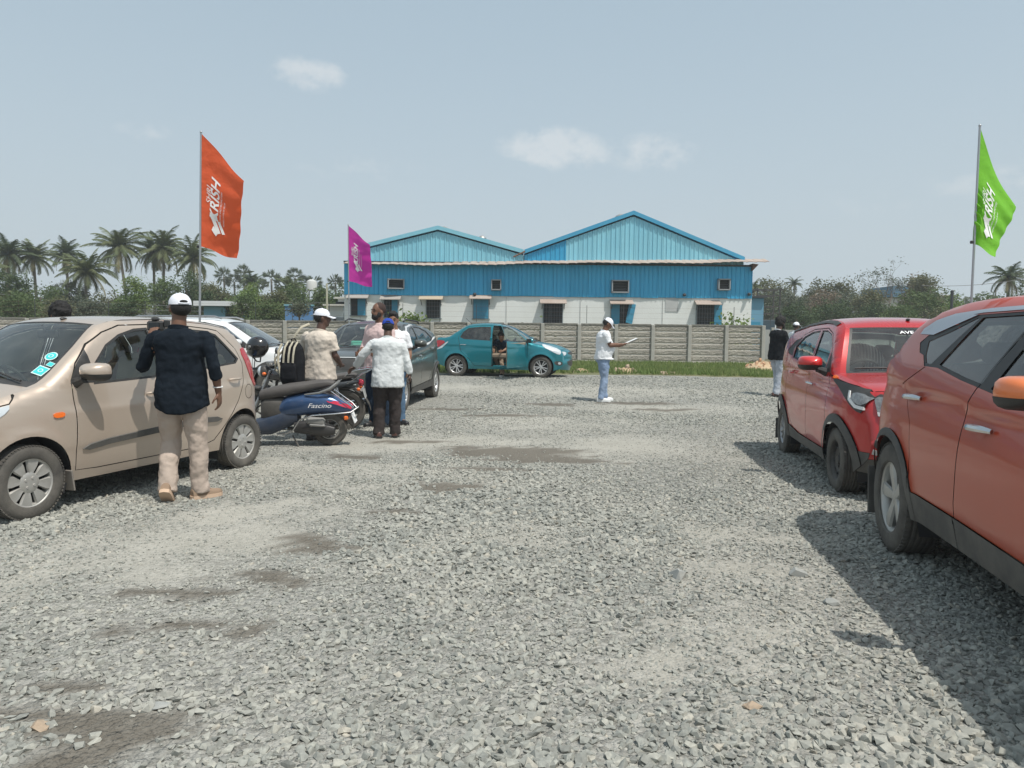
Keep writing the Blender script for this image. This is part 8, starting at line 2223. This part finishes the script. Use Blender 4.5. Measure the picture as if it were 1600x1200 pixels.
b = MB(); xl(b, [(.86, .625, .05, .075), (.84, .64, .065, .10), (.70, .675, .072, .125), (.50, .715, .075, .135), (.30, .75, .066, .135), (.12, .785, .055, .125), (.0, .80, .042, .115), (-.07, .795, .025, .085)], 18, 2.8); b.obj('seat', SEATM, sc)
b = MB(); b.tube([(.28, -.14, .665), (.10, -.15, .69), (-.03, -.14, .74), (-.10, -.10, .80), (-.12, 0, .82), (-.10, .10, .80), (-.03, .14, .74), (.10, .15, .69), (.28, .14, .665)], [.010, .016, .020, .018, .018, .018, .020, .016, .010], 10); b.obj('grab_rail', mat('matt_silver', (.28, .28, .27), .4, .6), sc)
b = MB(); b.tube([(.62, .17, .17), (.50, .19, .185), (.42, .20, .22), (.33, .21, .36), (.18, .21, .415), (-.10, .19, .435), (-.28, .13, .445), (-.365, .05, .50), (-.365, -.05, .50), (-.28, -.13, .445), (-.10, -.19, .435), (.18, -.21, .415), (.33, -.21, .36), (.42, -.20, .22), (.50, -.19, .185), (.62, -.17, .17)], .0095, 8)
b.obj('guard_rail', CHROME, sc)
for yy in (.10, -.10):
    b = MB(); b.tube([(-.02, yy, .72), (-.15, yy * 1.1, .62), (-.27, yy * 1.1, .53), (-.33, yy * .8, .47)], .008, 6); b.obj('rear_stay', CHROME, sc)
for yy in (-1, 1):
    b = MB(); b.add([(.02, yy * .125, .595), (-.10, yy * .112, .585), (-.29, yy * .065, .52), (-.28, yy * .085, .475), (-.12, yy * .128, .535), (.0, yy * .148, .575), (-.15, yy * .08, .56), (-.25, yy * .05, .50)], [(0, 1, 4, 5), (1, 2, 3, 4), (0, 6, 1), (6, 7, 2, 1)]); b.obj('tail_light', mat('red_lens_bright', (.55, .012, .05), .25, 0, coat=1), sc, smooth=False)
    b = MB(); b.box((-.215, yy * .085, .365), (.055, .03, .05), None, .012); b.obj('side_indicator', ORANGE_LENS, sc)
b = MB(); b.box((-.305, 0, .36), (.012, .20, .13), Matrix.Rotation(.35, 3, 'Y'), .003); b.obj('plate_board', WHITE_PAPER, sc)
b = MB(); xl(b, [(-.30, .30, .10, .012), (-.20, .38, .05, .05), (-.05, .44, .03, .06)], 10); b.obj('rear_mudguard', BLACK, sc)
b = MB(); xl(b, [(.42, .25, .07, .05, .09), (.25, .25, .09, .07, .10), (.02, .22, .085, .06, .11), (-.08, .21, .05, .05, .11)], 14, 2.6); b.obj('engine_case', mat('engine_black', (.02, .02, .022), .5, dirt=(DUST, .12, .5)), sc)
b = MB(); b.box((.145, .155, .335), (.235, .06, .10), Matrix.Rotation(-.06, 3, 'Y'), .03); b.obj('air_filter_box', mat('grey_filter', (.22, .22, .21), .6, dirt=(DUST, .3, .5)), sc)
b = MB(); b.box((.125, .158, .285), (.20, .062, .035), Matrix.Rotation(-.06, 3, 'Y'), .012); b.obj('filter_trim', mat('matt_silver'), sc)
b = MB(); b.tube([(.55, -.09, .20), (.20, -.13, .20), (-.02, -.14, .24), (-.20, -.14, .28)], [.02, .025, .045, .04], 10); b.obj('exhaust', BLACK, sc)
b = MB(); b.tube([(.45, .08, .14), (.38, .13, .04), (.36, .15, .005)], .010, 6); b.obj('kickstand', BLACK, sc)
b = MB(); b.tube([(.98, -.34, .94), (1.02, -.18, .95), (1.04, 0, .96), (1.02, .18, .95), (.98, .34, .94)], [.016, .014, .014, .014, .016], 8); b.obj('handlebar', BLACK, sc)
b = MB(); xl(b, [(.96, .96, .035, .09), (1.03, .97, .07, .13), (1.12, .94, .07, .10), (1.15, .93, .04, .06)]); b.obj('headlamp_cowl', BLUEP, sc)
b = MB(); b.ball((1.14, 0, .93), (.03, .06, .045), 12, 8); b.obj('headlight', CLEAR_LENS, sc)
mirror_b(sc, .99, .25, .95, -.03, .06, .17); mirror_b(sc, .99, -.25, .95, -.03, -.06, .17)
# script lettering on the side
tv, tf = text_mesh('Fascino', .080, italic=True)
b = MB(); b.add([(.10 - p[0] * 1.2, .172 - .10 * max(0, p[0] + .02), .505 + p[1]) for p in tv], tf); b.obj('badge_lettering', mat('white_vinyl'), sc, smooth=False)
sc.location = (sxy[0], sxy[1] + .13, gzf(*sxy)); sc.rotation_euler = (R(-3), 0, R(180 + 4))
# helmet hung on the scooter mirror
p = at(400, 541, 9.35); he = empty('helmet', (p.x, 9.42, p.z), R(160)); tag(he, 'glossy black helmet with clear visor hanging on the scooter handlebar mirror', 'helmet')
b = MB(); b.ball((0, 0, 0), (.145, .125, .13), 24, 16); b.ball((.02, 0, -.075), (.125, .105, .075), 20, 12); b.ball((.10, 0, -.085), (.06, .07, .045), 14, 10)
fuse(b, 'helmet_shell', mat('helmet_black', (.012, .012, .013), .22, coat=1.0), he, .010, 4)
b = MB(); v_ = []
for i in range(7):
    for k in range(13):
        a = R(-78 + 156 * k / 12); z = -.055 + .085 * i / 6; v_.append(((.152 - .10 * z * z) * math.cos(a), .134 * math.sin(a), z))
b.add(v_, [(i * 13 + k, i * 13 + k + 1, (i + 1) * 13 + k + 1, (i + 1) * 13 + k) for i in range(6) for k in range(12)]); b.obj('visor', glass('visor_glass', (.35, .37, .38)), he)
for yy in (-1, 1):
    b = MB(); b.ball((.03, yy * .128, -.01), (.022, .010, .022), 10, 8); b.obj('visor_pivot', mat('matt_silver'), he)
b = MB(); b.tube([(.02, -.08, -.13), (.0, -.04, -.20), (.0, .03, -.19), (.02, .08, -.13)], .009, 6); b.obj('chin_strap', BLACK, he)

# ------------------------------------------------------------------ motorbike
mk = empty('motorbike', (0, 0, 0)); tag(mk, 'dark motorbike with chrome rear rack between the scooter and the grey car', 'motorbike')
mxy = gpt(536, 673)
bike_wheel(mk, 0, .30, .305, .10, .215, 5, BLACK); bike_wheel(mk, 1.28, .30, .305, .085, .215, 5, BLACK)
b = MB(); xl(b, [(.50, .74, .06, .09), (.62, .80, .10, .13), (.80, .83, .12, .15), (.96, .82, .10, .12), (1.05, .79, .05, .07)]); b.obj('fuel_tank', mat('tank_black', (.02, .02, .024), .25, coat=1.0), mk)
b = MB(); xl(b, [(.56, .74, .03, .10), (.40, .745, .045, .125), (.18, .77, .05, .13), (-.02, .80, .05, .115), (-.16, .81, .035, .09), (-.20, .81, .015, .06)], 16, 3); b.obj('seat', SEATM, mk)
b = MB(); xl(b, [(.45, .62, .08, .12), (.20, .66, .07, .13), (-.05, .70, .055, .10), (-.22, .73, .035, .06)]); b.obj('side_panel', mat('panel_grey', (.05, .06, .07), .4, coat=.5), mk)
b = MB(); b.box((.66, 0, .42), (.32, .22, .26), None, .06); b.box((.80, 0, .60), (.14, .17, .18), Matrix.Rotation(.3, 3, 'Y'), .03); b.obj('engine', ALU, mk)
for k in range(6):
    b = MB(); b.box((.80 + .008 * k, 0, .52 + .028 * k), (.19, .21, .009), Matrix.Rotation(.3, 3, 'Y')); b.obj('cooling_fin', ALU, mk, smooth=False)
b = MB(); b.lathe([(.001, .135), (.085, .135), (.10, .12), (.10, .09)], 24, 'y', (.62, 0, .42)); b.obj('engine_cover', ALU, mk)
b = MB(); b.tube([(.85, -.07, .50), (.90, -.12, .30), (.60, -.15, .22), (.20, -.17, .30), (-.10, -.18, .36), (-.28, -.18, .40)], [.02, .02, .022, .045, .05, .045], 12); b.obj('exhaust', CHROME, mk)
b = MB(); b.tube([(.95, 0, .78), (.98, 0, .50), (.60, 0, .24), (.30, 0, .30)], .022, 8); b.tube([(.95, 0, .74), (.40, .07, .66), (-.10, .07, .72)], .014, 8); b.obj('frame', BLACK, mk)
for yy in (.07, -.07):
    b = MB(); b.tube([(1.28, yy, .30), (1.10, yy, .70), (1.03, yy, .88)], [.022, .020, .018], 8); b.obj('front_fork', STEEL, mk)
    b = MB(); b.tube([(0, yy * 1.3, .30), (.45, yy * 1.2, .38)], .018, 8); b.obj('swing_arm', BLACK, mk)
    b = MB(); b.tube([(.02, yy * 1.6, .32), (.10, yy * 1.5, .64)], .024, 10); b.obj('shock_absorber', CHROME, mk)
b = MB(); b.tube([(.86, -.36, 1.0), (.93, -.20, 1.03), (1.0, -.08, .95), (1.0, .08, .95), (.93, .20, 1.03), (.86, .36, 1.0)], .012, 8); b.obj('handlebar', CHROME, mk)
for yy in (-1, 1):
    b = MB(); b.tube([(.87, yy * .345, 1.0), (.91, yy * .24, 1.02)], .018, 8); b.obj('grip', RUBBER, mk)
    b = MB(); b.tube([(.93, yy * .22, 1.02), (.98, yy * .30, 1.01), (.96, yy * .36, 1.0)], .006, 6); b.obj('lever', ALU, mk)
    b = MB(); b.ball((1.10, yy * .13, .84), (.03, .025, .025), 8, 6); b.obj('side_indicator', ORANGE_LENS, mk)
    b = MB(); b.ball((-.22, yy * .12, .62), (.028, .022, .026), 8, 6); b.obj('side_indicator', ORANGE_LENS, mk)
b = MB(); b.ball((1.12, 0, .86), (.09, .09, .09), 16, 12); b.obj('headlamp', BLACK, mk)
b = MB(); b.ball((1.17, 0, .86), (.05, .075, .075), 16, 12); b.obj('headlight', CLEAR_LENS, mk)
b = MB(); b.lathe([(.001, .02), (.05, .02), (.055, 0), (.04, -.05), (.001, -.05)], 18, 'z', (1.03, .05, .99)); b.obj('speedometer', ALU, mk)
b = MB(); xl(b, [(.98, .52, .03, .03), (1.10, .60, .035, .06), (1.28, .63, .03, .065), (1.45, .58, .03, .06), (1.55, .48, .02, .05)]); b.obj('front_mudguard', BLACK, mk)
# chrome rack behind the seat
for yy in (-.10, .10):
    b = MB(); b.tube([(.05, yy, .74), (-.08, yy * 1.1, .86), (-.20, yy * 1.1, .90), (-.42, yy * .9, .925), (-.47, yy * .6, .925)], .0085, 8); b.tube([(-.05, yy * 1.1, .70), (-.25, yy * 1.1, .82), (-.42, yy * .9, .915)], .008, 8); b.obj('rack_side', CHROME, mk)
for xx in (-.22, -.30, -.38, -.46):
    b = MB(); b.tube([(xx, -.10, .905 + .02 * (xx < -.3)), (xx, .10, .905 + .02 * (xx < -.3))], .006, 6); b.obj('rack_bar', CHROME, mk)
b = MB(); b.ball((-.24, 0, .70), (.045, .065, .055), 12, 8); b.obj('tail_light', mat('red_lens_bright'), mk)
b = MB(); b.box((-.29, 0, .56), (.010, .19, .17), Matrix.Rotation(.25, 3, 'Y'), .003); b.obj('plate_board', mat('grey_plate', (.45, .46, .45), .5), mk)
b = MB(); xl(b, [(.10, .62, .02, .05), (-.12, .62, .02, .06), (-.28, .52, .03, .05), (-.36, .38, .03, .045), (-.38, .30, .02, .04)], 12); b.obj('rear_mudguard', BLACK, mk)
mirror_b(mk, .93, .22, 1.03, -.05, .06, .14); mirror_b(mk, .93, -.22, 1.03, -.05, -.06, .14)
mk.location = (mxy[0], mxy[1] + .12, gzf(*mxy)); mk.rotation_euler = (R(-5), 0, R(180 + 5))

# ------------------------------------------------------------------ flags
def flag(corners, Y, depth, pole_foot, cm, name_lbl, wave=.06, txt=(.40, .55), sc_=1.0, folds=(2.4, .9), crumple=0.0, mir=False):
    """corners in the photograph: hoist top, fly top, fly bottom, hoist bottom; depth: how far the fly stands towards the camera"""
    A, B, C_, D = [np.array(at(c[0], c[1], Y + dy)) for c, dy in zip(corners, (0, depth[0], depth[1], 0))]
    foot = pole_foot
    e = empty('flag', (foot[0], foot[1], gzf(foot[0], foot[1]))); tag(e, name_lbl, 'flag')
    O = Vector(e.location)
    def S(s, t):      # s down, t outwards
        hoist = A + (D - A) * s; fly = B + (C_ - B) * s
        p = hoist + (fly - hoist) * t
        k = math.sin(math.pi * min(1, t * 1.0) * .5)
        wv = wave * k * (math.sin(folds[0] * 3.14 * t + 2.2 * s + .6) + .5 * math.sin(folds[1] * 9 * s + 3.5 * t)) + .012 * math.sin(26 * s + 4 * t) * k
        if crumple: wv += crumple * math.exp(-((t - .14) / .10) ** 2) * (math.sin(38 * s + 5 * math.sin(9 * s)) * .5) * (s > .5)
        edge = .035 * math.sin(math.pi * s) * t * 0
        return Vector((p[0] - edge, p[1] + wv, p[2] + .02 * math.sin(7 * t) * k * (1 if s < .05 or s > .95 else .4))) - O
    ns, nt_ = 60, 40
    v = [tuple(S(i / ns, j / nt_)) for i in range(ns + 1) for j in range(nt_ + 1)]
    f = [(i * (nt_ + 1) + j, i * (nt_ + 1) + j + 1, (i + 1) * (nt_ + 1) + j + 1, (i + 1) * (nt_ + 1) + j) for i in range(ns) for j in range(nt_)]
    b = MB(); b.add(v, f); cl = b.obj('flag_cloth', cm, e, angle=None, fix=False)
    # printed words run up the cloth
    Hh = np.linalg.norm(A - D); Wd = np.linalg.norm(B - A) * .5 + np.linalg.norm(C_ - D) * .5
    def pr(u, w_, ss, tt):   # u along the reading direction (up the flag), w_ height of the letters (towards the hoist)
        s = ss - u / Hh; t = tt - w_ / Wd * 1.0
        q = S(s, min(max(t, 0), 1)); n_ = Vector((0, -1, 0)); return tuple(q + n_ * .009)
    ink = mat('white_print', (.80, .80, .78), .8)
    def word(text, size, ss, tt, name='print', bold=False):
        tv, tf = text_mesh(text, size, bold=bold, cut=.03)
        w_ = MB(); w_.add([pr(p[0], p[1], ss, tt) for p in tv], tf); w_.obj(name, ink, cl, smooth=False, fix=False)
    s0, t0 = txt
    word('SHRI', .115 * sc_, s0 - .02 - .0, t0 - .085 * sc_ / .5 * .5 - .10, 'lettering')
    word('KRISH', .215 * sc_, s0 - .015, t0 + .02, 'lettering', True)
    word('BUILDERS AND PROMOTERS', .040 * sc_, s0 + .03, t0 + .10, 'lettering')
    word('HOMES LAYOUTS VILLAS', .034 * sc_, s0 + .06, t0 + .18, 'lettering')
    # emblem: a broad tick-like monogram of three strokes
    k = .235 * sc_
    for poly in ([(-1.30, .05), (-1.05, .42), (-.75, .30), (-1.02, -.10)], [(-1.12, -.02), (-.30, .55), (-.12, .30), (-.95, -.28)], [(-.42, .50), (-.10, .62), (.02, .05), (-.20, .0)], [(-.95, -.40), (-.35, .02), (-.25, -.16), (-.85, -.60)]):
        pts = resample([(a * k, c * k) for a, c in poly], .03); w_ = MB()
        r_ = delaunay_2d_cdt([Vector(q) for q in pts], [], [list(range(len(pts)))], 1, 1e-5)
        w_.add([pr(q[0], q[1], s0 + .125, t0 + .01) for q in r_[0]], [tuple(q) for q in r_[2]]); w_.obj('emblem', ink, cl, smooth=False, fix=False)
    b = MB(); top = Vector(A) - O; ft = Vector((0, 0, -.25)); b.tube([ft, ft.lerp(top, .5), top + (top - ft).normalized() * .02], [.016, .014, .012], 10); b.obj('pole', mat('pole_steel', (.40, .42, .43), .4, .7), e)
    b = MB(); b.ball(tuple(top + (top - ft).normalized() * .012), .016, 10, 6); b.obj('finial', mat('pole_steel'), e)
    dd = Vector(D) - O; b = MB(); b.box(tuple(dd + Vector((-.01, 0, -.01))), (.035, .03, .035), None, .006); b.obj('cord_tie', BLACK, e)
    return e
def fm(name, c): return mat(name, c, .75, trans=(tuple(min(1, q * 1.1) for q in c), .42), bump=(9, .02))
# straight pole lines from hoist bottom down to the ground
def foot(c_top, c_bot, Y):
    a, b_ = at(*c_top, Y), at(*c_bot, Y); d = (b_ - a) / (a.z - b_.z); z = gzf(a.x, Y); q = a + d * (a.z - z); return (q.x, Y)
OR_ = [(314, 208), (384, 286), (370, 405), (311, 384)]; flag(OR_, 9.6, (-.15, .15), foot(OR_[0], (312, 470), 9.6), fm('orange_cloth', (.82, .13, .045)), 'large orange flag with white KRISH print on a steel pole behind the hatchback', .045, (.50, .46), 1.0, (1.3, .7))
MG_ = [(544, 352), (579, 384), (581, 449), (544.5, 439)]; flag(MG_, 18.5, (-.2, .2), foot(MG_[0], (545.5, 500), 18.5), fm('magenta_cloth', (.62, .045, .38)), 'magenta flag with a white emblem in front of the left end of the warehouse', .07, (.44, .42), .92, (1.6, 1.0))
GR_ = [(1531, 198), (1582, 326), (1553, 404), (1520, 377)]; flag(GR_, 8.6, (.25, -.10), foot(GR_[0], (1518, 470), 8.6), fm('green_cloth', (.21, .58, .04)), 'lime green flag with white KRISH print on a steel pole behind the orange car', .045, (.52, .50), .92, (1.2, .8), .10)
# ------------------------------------------------------------------ the hazy air of the day
hz = MB(); hz.box((0, 90, 16), (420, 300, 36.0)); hm = bpy.data.materials.new('hazy_air'); hm.use_nodes = True
_n = hm.node_tree; _n.nodes.clear(); _o = _n.nodes.new('ShaderNodeOutputMaterial'); _v = _n.nodes.new('ShaderNodeVolumePrincipled')
_v.inputs['Color'].default_value = (.86, .90, .94, 1); _v.inputs['Density'].default_value = .0009; _v.inputs['Anisotropy'].default_value = .2
_n.links.new(_v.outputs[0], _o.inputs['Volume'])
ho = hz.obj('haze', hm, smooth=False); tag(ho, 'thin pale haze over the yard and the trees', kind='stuff')
SC.cycles.volume_bounces = 1
